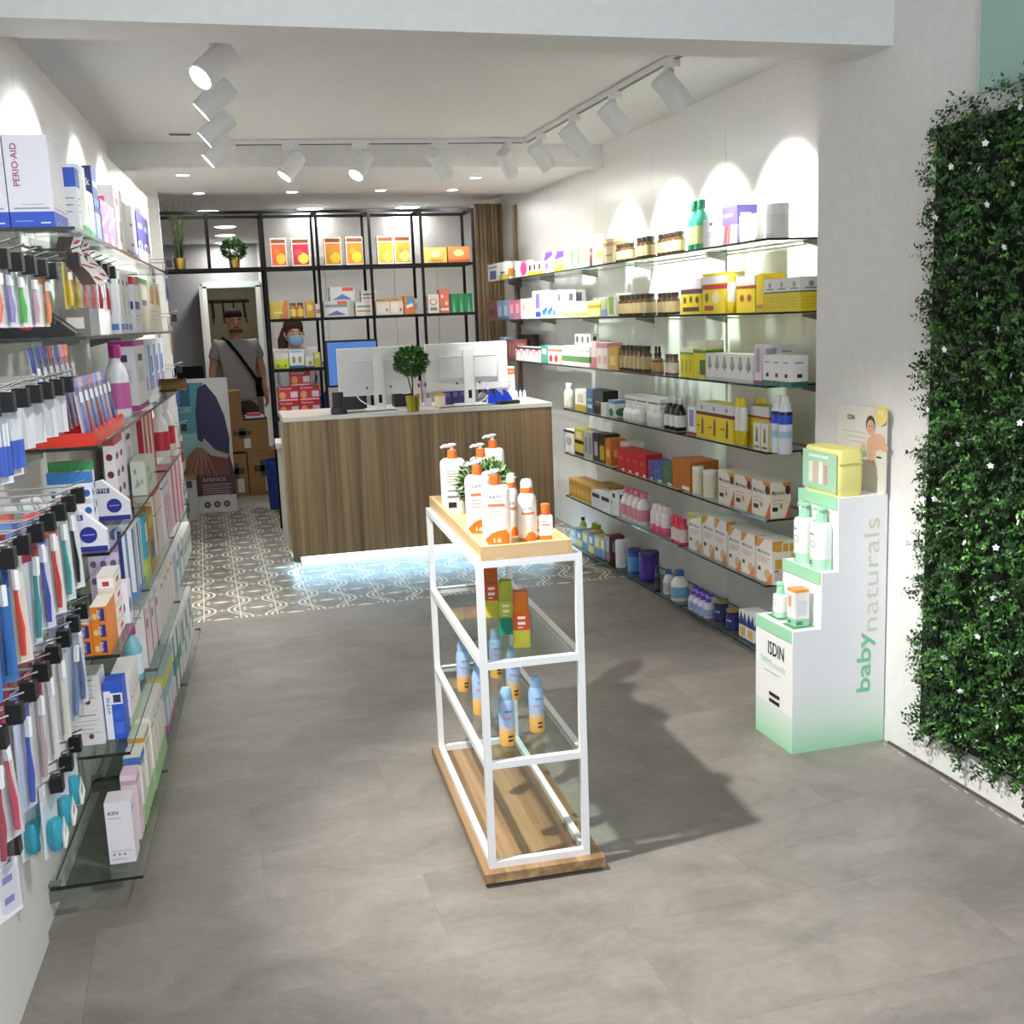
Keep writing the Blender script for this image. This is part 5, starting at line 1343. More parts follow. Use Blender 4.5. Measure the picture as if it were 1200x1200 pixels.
STR = [('r', .12, .3, 0, 1, '#b8222c'), ('r', .48, .66, 0, 1, '#b8222c'), ('r', .84, 1, 0, 1, '#b8222c')]
Lr(3, 172, 184, 485, 1, 'large red and white striped carton', ('carton', '#e8dcd0', STR), d=.13, v=.19, h=.235)
Lr(3, 173, 182, 530, 1, 'pale green floral carton in front of striped one', ('carton', '#d8dccb', [('e', .3, .7, .1, .08, '#8ca090'), ('e', .7, .4, .12, .08, '#a8b89c'), ('p', [(.2, .2), (.6, .3), (.4, .5)], '#9cb0a0')]), d=.05, v=.243, h=.12)
Lr(3, 185, 195, 500, 1, 'smaller red and white striped carton', ('carton', '#e8dcd0', STR), d=.10, v=.215, h=.20)
Lr(3, 197, 210, 470, 2, 'white bottle with red striped label', ('bottle', '#efebe8', '#c8343c', '#ece8e6'), d=.08, v=.22, h=.24)
# --- fifth shelf
OV = [('r', .5, .85, .12, .88, '#2c3080', 'n'), ('t', 'VITIS', .62, .2, .2, '#f0f0f8', 'n', .6, 1), ('e', .25, .4, .15, .2, '#e8c890', 'n')]
ome = carton_mesh(.16, .042, .044, '#e2801e', OV, '#e2801e', '#efe6da')
k = 0
for c in range(2):
    for r_ in range(3):
        if c == 1 and r_ == 1: continue
        o = link('carton', ome, None, LW(3.125, 0.205 - c * .043, LZ[4] + .0005 + .0443 * r_), LEFT_RZ)
        if c == 1 and r_ == 2: o.location.z = LZ[4] + .0005 + .0443
        tag(o, 'orange paste carton, %s layer of the %s stack, fifth toothpaste shelf' % (('bottom', 'middle', 'top')[r_], ('aisle-side', 'wall-side')[c]), 'box', 'stacked orange paste cartons')
        k += 1
me = carton_mesh(.13, .045, .045, '#ecd8cc', [('r', 0, 1, .2, .8, '#f2f0ec'), ('r', .3, .7, .3, .6, '#c03038')], None, '#f0ece6')
for i in range(4):
    o = link('carton', me, None, LW(3.275, 0.205, LZ[4] + .0005 + .0455 * i), LEFT_RZ)
    tag(o, 'white paste carton with red mark, %s layer behind the orange cartons, fifth toothpaste shelf' % ('bottom', 'second', 'third', 'top')[i], 'box', 'white paste cartons behind the orange ones')
PDOT = [('r', 0, 1, .86, 1, '#a074c8'), ('e', .5, .72, .33, .045, '#6c5c7c'), ('e', .5, .5, .33, .045, '#6c5c7c'), ('e', .5, .25, .33, .045, '#6c5c7c')]
me = carton_mesh(.03, .028, .235, '#cdbfd6', PDOT)
for i in range(3):
    o = link('carton', me, None, LW(3.45, 0.14 + .0285 * i, LZ[4] + .0005), LEFT_RZ)
    tag(o, 'lilac brush carton with plum dots, %s out from the wall, fifth toothpaste shelf' % ORD[i + 1], 'box', 'lilac dotted brush cartons')
Lr(4, 153, 160, 690, 1, 'low white card with plum ring', ('carton', '#ece8f0', [('e', .5, .4, .3, .2, '#5c4c6c')]), d=.05, v=.24, h=.12)
Lr(4, 161, 171, 640, 2, 'white and navy striped paste carton', ('carton', '#e8ecf2', [('r', .15, .4, .1, 1, '#2c3c74'), ('r', .6, .75, .1, 1, '#7c8cb4'), ('r', 0, 1, 0, .1, '#5c94c8')]), d=.05, v=.225, h=.225)
Lr(4, 172.5, 178, 620, 1, 'teal bagged brush set', ('carton', '#3c9cb0', [('r', 0, 1, 0, .35, '#a8b83c'), ('r', .2, .8, .6, .9, '#d8ecec')]), d=.05, v=.235, h=.22)
Lr(4, 179, 184, 620, 1, 'gold and brown bagged brush set', ('carton', '#a8842c', [('r', .2, .8, .2, .5, '#4a3420'), ('r', .1, .9, .7, .9, '#d8c04c')]), d=.05, v=.235, h=.22)
LAC = [('r', 0, 1, .90, .96, '#d85c3c'), ('t', 'sensi', .15, .78, .05, '#d06a4c', 'n', .7), ('t', 'Lacer', .1, .68, .08, '#22201e', 'n', .8), ('r', 0, .08, 0, 1, '#c8404c'), ('r', 0, 1, .60, .615, '#b0362c')]
Lr(4, 186, 193, 568, 1, 'cream carton lettered with black brand name and red line', ('carton', '#e8dcd2', LAC), d=.085, v=.225, h=.255)
LAC2 = [('t', 'Lacer', .1, .76, .075, '#28407c', 'n', .8), ('r', 0, 1, .86, .88, '#5c4c9c'), ('r', .2, .3, .02, .7, '#d0405c'), ('r', .5, .6, .02, .72, '#c8506c'), ('r', .78, .86, .02, .7, '#d86c84')]
Lr(4, 196, 203, 545, 1, 'white carton with blue brand name and rose stripes', ('carton', '#ece4e8', LAC2), d=.085, v=.235, h=.255)
Lr(4, 204.5, 216, 560, 3, 'slim rose and white carton', ('carton', '#e4ccd4', [('r', .3, .7, 0, 1, '#b85c78')]), d=.07, v=.235, h=.25)
# --- sixth shelf
me = carton_mesh(.10, .085, .10, '#e4e2e0', [('r', .1, .8, .85, .88, '#8c8a88')] + lines(.1, .9, .7, 4, .12, '#b4a8a8') + [('e', .6, .25, .08, .08, '#7c3c44')])
for c in range(2):
    for r_ in range(2):
        o = link('carton', me, None, LW(3.17 + .0, 0.045 + c * .087, LZ[5] + .0005 + .1005 * r_), LEFT_RZ)
        tag(o, 'square white carton with grey print, %s, %s stack, sixth toothpaste shelf' % (('bottom', 'top')[r_], ('wall-side', 'middle')[c]), 'box', 'square white cartons on the sixth toothpaste shelf')
BL = [('r', 0, .38, 0, .86, '#e4e6f0', 'n'), ('r', .38, 1, .62, .82, '#e8eaf4', 'n'), ('r', .5, .9, .65, .79, '#3a3a5c', 'n'), ('r', .44, .94, .1, .3, '#4c74d8', 'n'), ('r', .44, .94, .36, .5, '#4068d0', 'n'), ('t', 'VITIS', .30, .45, .16, '#30408c', 'n', .3, 1)]
Lr(5, 148.5, 153, 802, 1, 'blue and white paste carton with bar code', ('carton', '#2f5cc8', BL, '#2f5cc8'), d=.05, v=.228, h=.165)
for i in range(4):
    o = link('carton', cached(('mc',), lambda: carton_mesh(.05, .07, .125, '#b4788c', [('p', [(.1, .1), (.3, .5), (.2, .9)], '#e0ccd4'), ('p', [(.5, .1), (.7, .5), (.6, .9)], '#e0ccd4'), ('p', [(.8, .2), (.95, .6), (.9, .9)], '#8c4c64')])), None, LW(3.26 + .052 * i, 0.10, LZ[5] + .0005), LEFT_RZ)
    tag(o, 'mauve leaf-patterned carton, %s from the entrance, sixth toothpaste shelf' % ORD[i + 1], 'box', 'mauve leaf-patterned cartons')
Lr(5, 155, 166, 815, 4, 'white and pale green paste carton', ('carton', '#e9e6e2', [('r', 0, 1, 0, .2, '#b4c89c'), ('p', [(.1, .3), (.4, .6), (.2, .9)], '#d8c8cc'), ('r', .5, .9, .5, .55, '#a8a0a4')]), d=.055, v=.235, h=.15)
Lr(5, 167, 173, 760, 1, 'clear rinse bottle with magenta cap', ('bottle', '#7cbcc8', '#d8e4ec', '#b81c78'), d=.06, v=.22, h=.19)
Lr(5, 174.5, 190, 728, 3, 'large white rose-printed carton', ('carton', '#e8e2e2', [('r', 0, .2, 0, 1, '#c86c7c'), ('r', .3, .6, .6, .75, '#9c3c48'), ('r', .3, .9, .85, .88, '#a8a0a0')]), d=.08, v=.22, h=.205)
Lr(5, 191, 206, 690, 4, 'cream carton with thin red lettering', ('carton', '#e8e0d8', [('r', .3, .7, .8, .88, '#a84a48'), ('r', 0, .12, 0, 1, '#d4c8b8')]), d=.08, v=.225, h=.19)
Lr(5, 207, 216, 660, 2, 'white and blue-grey carton', ('carton', '#dfe0e2', [('r', 0, .4, 0, 1, '#94a4b8'), ('r', .5, .9, .5, .7, '#6c5c5c')]), d=.08, v=.225, h=.17)
Lr(5, 217, 225, 640, 2, 'low grey-green carton', ('carton', '#c8ccc6', [('r', .1, .9, .4, .7, '#8ca090')]), d=.09, v=.225, h=.15)
# --- lowest shelf
KIN = [('t', 'KIN', .12, .80, .06, '#1c1c1e', 'nf', .38), ('r', .1, .6, .74, .75, '#9a9a9a', 'n')] + [('r', .1, .9, .2, .21, '#b4acac', 'n'), ('e', .2, .15, .05, .02, '#8c8c8c', 'n'), ('e', .4, .15, .05, .02, '#8c8c8c', 'n'), ('e', .6, .15, .05, .02, '#8c8c8c', 'n'), ('r', .1, .7, .07, .08, '#9c9c9c', 'n')]
Lr(6, 160, 164, 948, 1, 'white carton lettered in small black capitals', ('carton', '#ece4ea', KIN), d=.072, v=.222, h=.185)
Lr(6, 166.5, 170, 930, 1, 'pale pink carton behind the white one', ('carton', '#ecd2de', [('r', 0, 1, .85, .92, '#c8a8b8')] + TX), d=.045, v=.222, h=.205)
GREEN = [('r', 0, 1, 0, .3, '#a0c48c'), ('r', .3, .5, .3, .7, '#d8c8a0'), ('r', .2, .8, .82, .86, '#9c9c94')]
Lr(6, 172, 176, 900, 1, 'white carton with green leaf and blue cap band', ('carton', '#ecece4', [('r', 0, 1, .88, 1, '#4c78c0')] + GREEN), d=.05, v=.225, h=.22)
Lr(6, 177, 182, 888, 1, 'white carton with amber top edge', ('carton', '#ecebe2', [('r', 0, 1, .93, 1, '#d8a43c')] + GREEN), d=.05, v=.225, h=.235)
Lr(6, 182.6, 196, 840, 4, 'green-footed white paste carton', ('carton', '#eceae0', GREEN), d=.055, v=.23, h=.25)
Lr(6, 197.5, 207, 800, 3, 'clear brush blister with teal card', ('carton', '#9cb4bc', [('r', 0, 1, .7, .9, '#d0cc5c'), ('r', .1, .9, .1, .5, '#dcdce4'), ('r', 0, 1, 0, .1, '#c05c8c')]), d=.06, v=.22, h=.24)
Lr(6, 208, 215, 770, 2, 'emerald and white carton', ('carton', '#dfe4e0', [('r', 0, 1, .35, .6, '#2c9c74'), ('r', 0, .3, 0, 1, '#3c4c5c')]), d=.07, v=.22, h=.25)
Lr(6, 216, 228, 735, 3, 'grey-white carton near the patterned floor', ('carton', '#dcdcdc', [('r', .1, .6, .5, .9, '#7c8494'), ('r', .6, .9, .2, .5, '#4cac84')]), d=.07, v=.225, h=.24)

# ================================================================== HOOKS WITH HANGING PACKS
ROWN = ['top', 'second', 'third', 'fourth', 'lowest']
def hook(u, v, z, label, n, packs):
    t = thing('display_hook', label, 'hook', LW(u, 0.012, z), LEFT_RZ, 'chrome display hooks with black price holders')
    L_ = v - 0.012
    MB().tube([(0, 0, 0), (0, -L_ + .03, 0), (0, -L_, .012)], 0.0028, C('#d4d4d6'), 6).build('wire', CHROME, t)
    MB().tube([(0, 0, .016), (0, -L_ + .03, .016), (0, -L_ - .012, .03)], 0.0022, C('#d4d4d6'), 6).build('tag_wire', CHROME, t)
    MB().box(-.014, .014, -L_ - .006, -L_ + .022, -.026, .012, C('#141416')).build('price_holder', SATIN, t)
    MB().box(-.012, .012, -.003, 0.0, -.012, .026, C('#bcbcbe')).build('base_plate', METAL, t)
    return t
# per row: (last tip in the photo, hooks, pack height, width, kind, colours per hook)
HR = [((64, 314), 6, 0.135, 0.05, 'brush', [('#e6d8c8', '#d87848', '#e08850'), ('#e4e6e0', '#d0d8d0', '#c8a0b0'), ('#e0e6da', '#dcdcd8', '#5cb85c'), ('#ddd8e2', '#b8a8c8', '#9080b8'), ('#ece0d4', '#e0d0c8', '#e07848'), ('#e8d8d0', '#d86040', '#d85838')]),
      ((82, 447), 7, 0.12, 0.055, 'card', [('#ecebe9', '#d8d8d8', '#b8b8b8'), ('#e4e4e4', '#f0f0f0', '#c8c8c8'), ('#ecebe9', '#e0e0e0', '#c8b890'), ('#e8e8ea', '#dcdce0', '#a8a8a8'), ('#e2e6ee', '#dfe2e8', '#3a5cb8'), ('#e2e6ee', '#dfe2e8', '#3a5cb8'), ('#e2e6ee', '#dfe2e8', '#3a5cb8')]),
      ((95, 577), 8, 0.24, 0.055, 'brush', [('#e6e6e6', '#dcdcdc', '#23262c'), ('#dce6e4', '#d4dcdc', '#3f9a9c'), ('#ece4e0', '#d86a60', '#c84848'), ('#dcd8e4', '#6c88d0', '#4a50a8'), ('#d8dce0', '#a0303c', '#2f8a88'), ('#e8d8c8', '#d0c8c4', '#d8402c'), ('#3c74b8', '#204c8c', '#2c64a8'), ('#3c84c8', '#2a5a98', '#3c84c8')]),
      ((100, 712), 8, 0.25, 0.055, 'brush', [('#d8dce4', '#8c9cb8', '#5c74a0'), ('#c8d0dc', '#b0b8c8', '#7088b0'), ('#e4e0d8', '#dcd8cc', '#d8d4c0'), ('#e8e0e0', '#8c4c58', '#e0d8d4'), ('#e0d4d4', '#a04454', '#b8a0a0'), ('#d0d4e4', '#6c78b4', '#3c58b0'), ('#e0d4d8', '#b84858', '#c85060'), ('#dcd4d4', '#a83848', '#a04050')]),
      ((92, 868), 3, 0.18, 0.06, 'bag', [('#dce6ea', '#e8e8ea', '#2f9cb4'), ('#dce6ea', '#e8e8ea', '#2f9cb4'), ('#dce6ea', '#e8e8ea', '#2f9cb4'), ('#ece4e2', '#b03c44', '#b8444c'), ('#ece8e4', '#c8a090', '#9c3440'), ('#e8e0dc', '#b04048', '#a83848'), ('#e4dcdc', '#a04450', '#a03c48')])]
for r_, (tip, nh, ph, pw, kind, cols) in enumerate(HR):
    P = at(tip[0], tip[1], 1, 2.86)
    q = P - LO
    vt = q.dot(LV); ut = q.dot(LU); z = P.z
    for i in range(nh):
        u = ut - 0.125 * i
        hook(u, vt, z, 'chrome hook, %s from the glass shelves, %s hook row' % (ORD[i + 1], ROWN[r_]), 3, cols[i])
        nn = 3 if r_ in (2, 3) else 2
        tw_ = random.uniform(.2, .7)
        for j in range(nn):
            kd = kind; hh = ph; fat = .016
            card, top_, hd = cols[i]
            if kind == 'card':
                kd = 'comb' if i >= 4 else 'card'
                hh = ph if i < 4 else 0.16
            if kind == 'bag' and i >= 3: kd = 'brush'; hh = 0.26
            v_ = vt - 0.035 - 0.05 * j
            brush_pack('toothbrush_pack' if kd == 'brush' else ('floss_pack' if kd == 'bag' else 'interdental_pack' if kd == 'comb' else 'boxed_card'), LW(u, v_, z - hh - 0.002), LEFT_RZ - tw_ + random.uniform(-.05, .05),
                       '%s hanging %s on %s hook from the glass shelves, %s row' % (('frontmost', 'middle', 'rearmost')[j] if nn == 3 else ('front', 'rear')[j], {'brush': 'brush pack', 'bag': 'teal floss bag', 'comb': 'blue interdental pack', 'card': 'white boxed card'}[kd], ORD[i + 1], ROWN[r_]),
                       pw, hh, card, top_, hd, '#e8e6e0' if kd == 'bag' else '#f2f2f2', 'packs on the hooks, %s row' % ROWN[r_], lean=random.uniform(-.05, .10), fat=.02 if kd != 'card' else .03, kind=kd)
# one white paste blister hanging lowest, close to the entrance
P = at(20, 985, 1, 2.3); q = P - LO
hook(q.dot(LU), q.dot(LV), P.z, 'chrome hook alone below the lowest hook row', 1, None)
t = thing('paste_blister', 'white blister card with violet brand tag hanging below the floss bags', 'pack', LW(q.dot(LU), q.dot(LV) - .03, P.z - .165), LEFT_RZ - .5)
m_ = MB().box(-.035, .035, -.001, .001, 0, .16, C('#eceaf0')); m_.poly([(-.022, -.0014, .115), (.018, -.0014, .115), (.022, -.0014, .14), (-.018, -.0014, .14)], C('#5a4ca8')); m_.text('VITIS', (-.014, -.0018, .122), EX, EZ, .010, C('#f4f2fa'), .01, fit=.03)
for k in range(2): m_.poly([(-.014, -.0014, .03 + .045 * k), (.014, -.0014, .03 + .045 * k), (.016, -.0014, .045 + .045 * k), (-.012, -.0014, .045 + .045 * k)], C('#9a94cc'))
m_.build('card', CARTON, t)
MB().rbox(.056, .014, .09, .006, W1, 2, z=.02, cy=-.009).build('blister', BLISTER, t)
# small hooks and yellow, red packs above the black brush holder
for i, (uu, ca, ct, hd) in enumerate(((3.12, '#e2c83c', '#e8d890', '#d8b830'), (3.24, '#e2c83c', '#e8dca0', '#d8b830'), (3.36, '#ece4e2', '#e0d4d0', '#d87878'), (3.50, '#ece4e2', '#e0d4d0', '#d86868'), (3.64, '#e8dcda', '#d8c8c4', '#c02830'), (3.80, '#e8dcda', '#d8c8c4', '#c02830'))):
    hook(uu, 0.235, 1.79, 'chrome hook between top shelves, %s from the entrance' % ORD[i + 1], 1, None)
    brush_pack('toothbrush_pack', LW(uu, 0.20, 1.785 - .125), LEFT_RZ + random.uniform(-.15, .15), '%s brush pack on %s hook between top shelves' % (('yellow', 'yellow', 'white and pink', 'white and pink', 'white and red', 'white and red')[i], ORD[i + 1]), .05, .12, ca, ct, hd, '#f4f4f4', 'packs on the hooks between the top shelves', fat=.02)
# far hooks at the end of the toothpaste wall
for i, z in enumerate((1.93, 1.66, 1.40, 1.10, 0.80)):
    hook(5.95, 0.24, z, 'chrome hook at the far end of the toothpaste wall, %s from top' % ORD[i + 1], 1, None)
    for j in range(2):
        brush_pack('toothbrush_pack', LW(5.95, 0.20 - .06 * j, z - .20), LEFT_RZ, '%s brush pack on %s hook from top, far end of toothpaste wall' % (('front', 'rear')[j], ORD[i + 1]), .055, .195, ('#e4e6ec', '#e8dccc', '#e2e6ee', '#ecdcdc', '#dfe6dc')[i], ('#4c58a0', '#c89840', '#6c88c8', '#c04c58', '#4c9c80')[i], ('#3c4890', '#b08030', '#5878c0', '#b84050', '#3c8c70')[i], '#f2f2f2', 'packs on the far hooks', fat=.018)
# ================================================================== GOODS IN THE BLACK FRAME
FRY = 8.40
def Fr(x0, x1, ytop, z, desc, spec, n=1, d=.08, yoff=.05, where='black frame', cat=None, gap=.98, end='the doorway', name=None):
    P0 = Vector((0, FRY + yoff, z + .02))
    xa = along(P0, EX, x=x0); xb = along(P0, EX, x=x1)
    w = (xb - xa) / n
    h = along(Vector(((xa + xb) / 2, FRY + yoff, 0)), EZ, y=ytop) - z
    grp = '%s, %s' % (desc, where) if n > 1 else None
    if spec[0] == 'carton': me = carton_mesh(w * gap, d, h, *spec[1:])
    else: parts = jar_parts(spec[0], w * gap, h, *spec[1:])
    for i in range(n):
        lab = run_label(desc, i, n, where, end)
        loc = (xa + w * (i + .5), FRY + yoff + (d if spec[0] == 'carton' else w) / 2, z + .0005)
        if spec[0] == 'carton': tag(link(name or 'carton', me, None, loc, 0), lab, cat or 'box', grp)
        else: place_parts(name or RNAMES[spec[0]], parts, loc, 0, lab, cat or RCATS.get(spec[0], 'bottle'), grp)
Z1, Z2, Z3, Z4 = 2.0205, 1.6405, 1.2705, 0.9085
T1 = 'top frame board'
def pic(c1, c2, c3): return [('r', .06, .94, .05, .78, c1), ('r', .06, .94, .82, .95, '#8a4a30'), ('e', .62, .28, .3, .2, c2), ('e', .4, .5, .18, .12, c3)]
Fr(318, 337, 279, Z1, 'red-orange fruit tea carton', ('carton', '#ece6d8', pic('#d85a34', '#e8b83c', '#e07830')), d=.06, where=T1)
Fr(342.5, 364, 279, Z1, 'crimson fruit tea carton', ('carton', '#ece6d8', pic('#b8304c', '#e8d04c', '#d04c5c')), d=.06, where=T1)
Fr(381, 401, 278, Z1, 'orange citrus tea carton', ('carton', '#ece8d8', pic('#d88a30', '#e8c83c', '#c8a438')), n=1, d=.06, where=T1)
Fr(406, 426.5, 277.5, Z1, 'orange citrus tea carton beside frame post', ('carton', '#ece8d8', pic('#d88a30', '#e8c83c', '#c8a438')), d=.06, where=T1)
Fr(443, 462, 276.5, Z1, 'lemon-yellow tea carton, doorway side', ('carton', '#ece8d8', pic('#d0a83c', '#e8dc5c', '#b8a030')), d=.06, where=T1)
Fr(462.6, 482, 276, Z1, 'lemon-yellow tea carton, window-post side', ('carton', '#ece8d8', pic('#c8a440', '#e8e07c', '#a89838')), d=.06, where=T1)
Fr(497, 524, 290, Z1, 'wide golden chocolate carton', ('carton', '#d8a848', [('e', .5, .6, .25, .25, '#ecd8a0'), ('r', 0, .3, 0, 1, '#e0bc68'), ('r', .2, .8, .1, .2, '#b87830')]), d=.12, where=T1)
Fr(525, 551, 289, Z1, 'wide burnt-orange chocolate carton', ('carton', '#c8783c', [('e', .5, .6, .25, .22, '#e8b47c'), ('r', 0, 1, 0, .2, '#a8502c')]), d=.12, where=T1)
T2 = 'middle frame board'
Fr(317, 338, 353, Z2, 'yellow to orange gradient carton', ('carton', '#d8c04c', [('p', [(.5, 0), (1, 0), (1, 1), (.8, 1)], '#d87c48'), ('r', .2, .7, .3, .4, '#e8e0a0')]), d=.10, where=T2)
Fr(340, 357, 355, Z2, 'amber honey jar', ('jar', '#c8801c', '#ecd070', '#7a4a18'), n=2, where=T2)
Fr(359, 369, 353, Z2, 'golden round-faced carton', ('carton', '#e0a430', [('e', .5, .6, .3, .2, '#f0d890')]), d=.06, where=T2)
Fr(370, 377, 356, Z2, 'small pale carton against the post', ('carton', '#e4dcd8', [('r', .2, .8, .3, .6, '#b8687c')]), d=.06, where=T2)
GV = [('r', .05, .95, .6, .8, '#8ca09c'), ('r', .55, .95, .8, 1, '#d8704c'), ('p', [(.1, .1), (.5, .4), (.9, .1)], '#7c64b0')]
Fr(380, 409, 353, Z2, 'lower white carton with violet wave', ('carton', '#ecebee', GV), d=.10, where=T2)
o = link('carton', carton_mesh(.185, .10, .105, '#ecebee', [('r', .5, .95, .7, .95, '#d85c4c'), ('p', [(.1, .1), (.5, .5), (.9, .1)], '#6c84c0')]), None, (1.075, FRY + .10, Z2 + .0005 + along(Vector((1.07, FRY + .05, 0)), EZ, y=353) - Z2 + .001))
tag(o, 'upper white carton with red corner, stacked in the black frame', 'box')
Fr(417, 436.5, 354, Z2, 'lower white carton with orange stripe', ('carton', '#eceae6', [('r', .1, .9, .3, .42, '#d88850'), ('r', .1, .9, .6, .75, '#8c9890')]), d=.10, where=T2)
o = link('carton', carton_mesh(.115, .10, .085, '#eceae6', [('r', .1, .9, .3, .42, '#d88850'), ('r', .1, .9, .6, .75, '#8c9890')]), None, (1.276, FRY + .10, Z2 + .0012 + along(Vector((1.28, FRY + .05, 0)), EZ, y=354) - Z2))
tag(o, 'upper white carton with orange stripe, stacked in the black frame', 'box')
Fr(441, 473, 350, Z2, 'peach and white carton with green lid', ('carton', '#e8dcc8', [('r', 0, 1, .82, 1, '#d88840'), ('r', .2, .7, .85, .95, '#7c9c5c'), ('r', .1, .6, .1, .7, '#f2ece4'), ('e', .8, .3, .08, .1, '#b85c7c')]), n=2, d=.08, where=T2)
Fr(474, 486, 347, Z2, 'orange carton with blue shell', ('carton', '#d8803c', [('e', .6, .7, .35, .25, '#4c9cc8'), ('p', [(.2, .3), (.9, .45), (.8, .6), (.2, .5)], '#ecece6')]), d=.08, where=T2)
Fr(486.5, 490, 350, Z2, 'narrow grey carton before the post', ('carton', '#b8b4b4', [('r', .2, .8, .3, .7, '#7c8ca8')]), d=.05, where=T2)
Fr(502, 515, 345, Z2, 'white carton with orange ring', ('carton', '#ece4dc', [('e', .5, .6, .35, .18, '#d86c50'), ('e', .5, .6, .25, .12, '#f2e8e0'), ('r', .2, .8, .15, .3, '#5c8c6c')]), d=.07, where=T2)
Fr(515.5, 527, 339, Z2, 'tall coral carton stack', ('carton', '#d8745c', [('e', .3, .7, .15, .08, '#f0d8cc'), ('e', .7, .4, .15, .08, '#f0d8cc'), ('r', .1, .9, .1, .2, '#f0e0d8')]), d=.07, where=T2)
Fr(528, 554, 344, Z2, 'dark green glossy carton', ('carton', '#1f7a4c', [('p', [(.2, 0), (.5, 1), (.8, 0)], '#46a070'), ('p', [(.38, .0), (.5, .6), (.62, 0)], '#88c4a0')]), n=3, d=.08, where=T2)
T3 = 'low frame board'
Fr(322, 339, 414, Z3, 'bright lime-yellow carton with clear lid', ('carton', '#c8d42c', [('r', 0, 1, .62, 1, '#d8dcd4'), ('p', [(.3, .1), (.5, .35), (.7, .1)], '#6c7c2c')]), n=2, d=.08, where=T3)
Fr(339.5, 357, 410, Z3, 'white and teal carton with people', ('carton', '#e6ecee', [('r', 0, 1, 0, .14, '#2c6c98'), ('e', .3, .45, .12, .2, '#a89060'), ('e', .72, .45, .12, .2, '#a89060'), ('r', .1, .9, .85, .95, '#7cb0c8')]), n=1, d=.08, where=T3)
Fr(358, 368, 418, Z3, 'small white carton with orange dot', ('carton', '#e6e6e2', [('e', .6, .4, .25, .2, '#d88c3c'), ('r', 0, 1, 0, .14, '#2c5c88')]), d=.06, where=T3)
Fr(368.4, 376, 413, Z3, 'yellow-green slim carton by the post', ('carton', '#c8cc4c', [('r', .2, .8, .6, .9, '#e8e8d0')]), d=.06, where=T3)
T4 = 'red stack behind the counter'
PH = [('r', 0, 1, .78, 1, '#a81c30'), ('t', 'Pharmaton', .08, .82, .12, '#f2e4e4', 'f', .6), ('e', .22, .42, .16, .26, '#e0a060'), ('r', .62, .96, .25, .65, '#d8d0dc'), ('r', .05, .95, .06, .14, '#e8c8c8')]
pme = carton_mesh(.155, .10, .112, '#c42c3c', PH)
for i, (xx, zz) in enumerate(((.60, 0), (.76, 0), (.60, 1), (.76, 1), (.70, 2))):
    o = link('carton', pme, None, (xx + .02, FRY + .12, Z4 + .0005 + .1125 * zz))
    tag(o, 'red and white vitamin carton, %s of the stack behind the counter' % ('lowest one towards the doorway', 'lowest one towards the monitors', 'middle one towards the doorway', 'middle one towards the monitors', 'topmost')[i], 'box', 'red vitamin cartons behind the counter')

# ================================================================== PLANTS
def leaf_ball(name, mat_cols, c, rx, rz_, n, ll, parent, seed, flat=0.0):
    r = random.Random(seed); mb = MB()
    for k in range(n):
        a = r.uniform(0, 2 * pi); b_ = math.acos(r.uniform(-1, 1)); q = r.uniform(.45, 1) ** .6
        d = Vector((sin(b_) * cos(a), sin(b_) * sin(a), cos(b_)))
        p = Vector(c) + Vector((d.x * rx * q, d.y * rx * q, d.z * rz_ * q))
        dd = (d + Vector((r.uniform(-.8, .8), r.uniform(-.8, .8), r.uniform(-.4, .8)))).normalized()
        s = dd.cross(Vector((r.uniform(-1, 1), r.uniform(-1, 1), 1))).normalized(); nn = s.cross(dd)
        l = ll * r.uniform(.7, 1.2); w = l * .5
        mb.add([p, p + dd * l * .45 + s * w * .5 + nn * l * .08, p + dd * l, p + dd * l * .45 - s * w * .5 + nn * l * .08], [(0, 1, 2, 3)], C(r.choice(mat_cols)))
    o = mb.build(name, SATIN, parent); o['kind'] = 'stuff'
    return o
GOLD = colmat('brushed_gold', 0.28, 0.5, metal=0.9)
def pot(t, r, h, col='#b89a4c', mat=None):
    po = MB().lathe([(r * .82, 0), (r, h), (r * .93, h), (r * .9, h * .85)], C(col), 20, cap=False).build('pot', mat or GOLD, t)
    MB().lathe([(0.0, h * .84), (r * .91, h * .85)], C('#3a2c20'), 20, cap=False).build('soil', MATTE, po)
p = at(211, 312, 1, 8.55)
t = thing('potted_grass', 'tall dark grass in a gold pot on the black frame', 'plant', (p.x, 8.55, 2.0205))
pot(t, .045, .085)
mb = MB(); r = random.Random(5)
for k in range(75):
    a = r.uniform(0, 2 * pi); lean = r.uniform(.02, .17); hh = r.uniform(.25, .46)
    b0 = Vector((r.uniform(-.025, .025), r.uniform(-.025, .025), .07)); ex = Vector((cos(a), sin(a), 0)); w = .003; sd = Vector((-sin(a), cos(a), 0))
    pts = [b0, b0 + ex * lean * .3 + EZ * hh * .55, b0 + ex * lean + EZ * hh]
    for i in range(2):
        w2 = w * (1 - i * .5)
        mb.add([pts[i] - sd * w2, pts[i] + sd * w2, pts[i + 1] + sd * w2 * .4, pts[i + 1] - sd * w2 * .4], [(0, 1, 2, 3)], C(r.choice(['#23301c', '#2e3c22', '#3a4a2a', '#4a4a30'])))
mb.build('grass_blades', SATIN, t)['kind'] = 'stuff'
p = at(275, 310, 1, 8.55)
t = thing('potted_plant', 'small round leafy plant in a gold pot on the black frame', 'plant', (p.x, 8.55, 2.0205))
pot(t, .042, .08)
leaf_ball('foliage', ['#24401f', '#2f5228', '#3c6632', '#4a7a3c'], (0, 0, .135), .085, .07, 900, .03, t, 11)
q = at(484.5, 482, 2, 1.012)
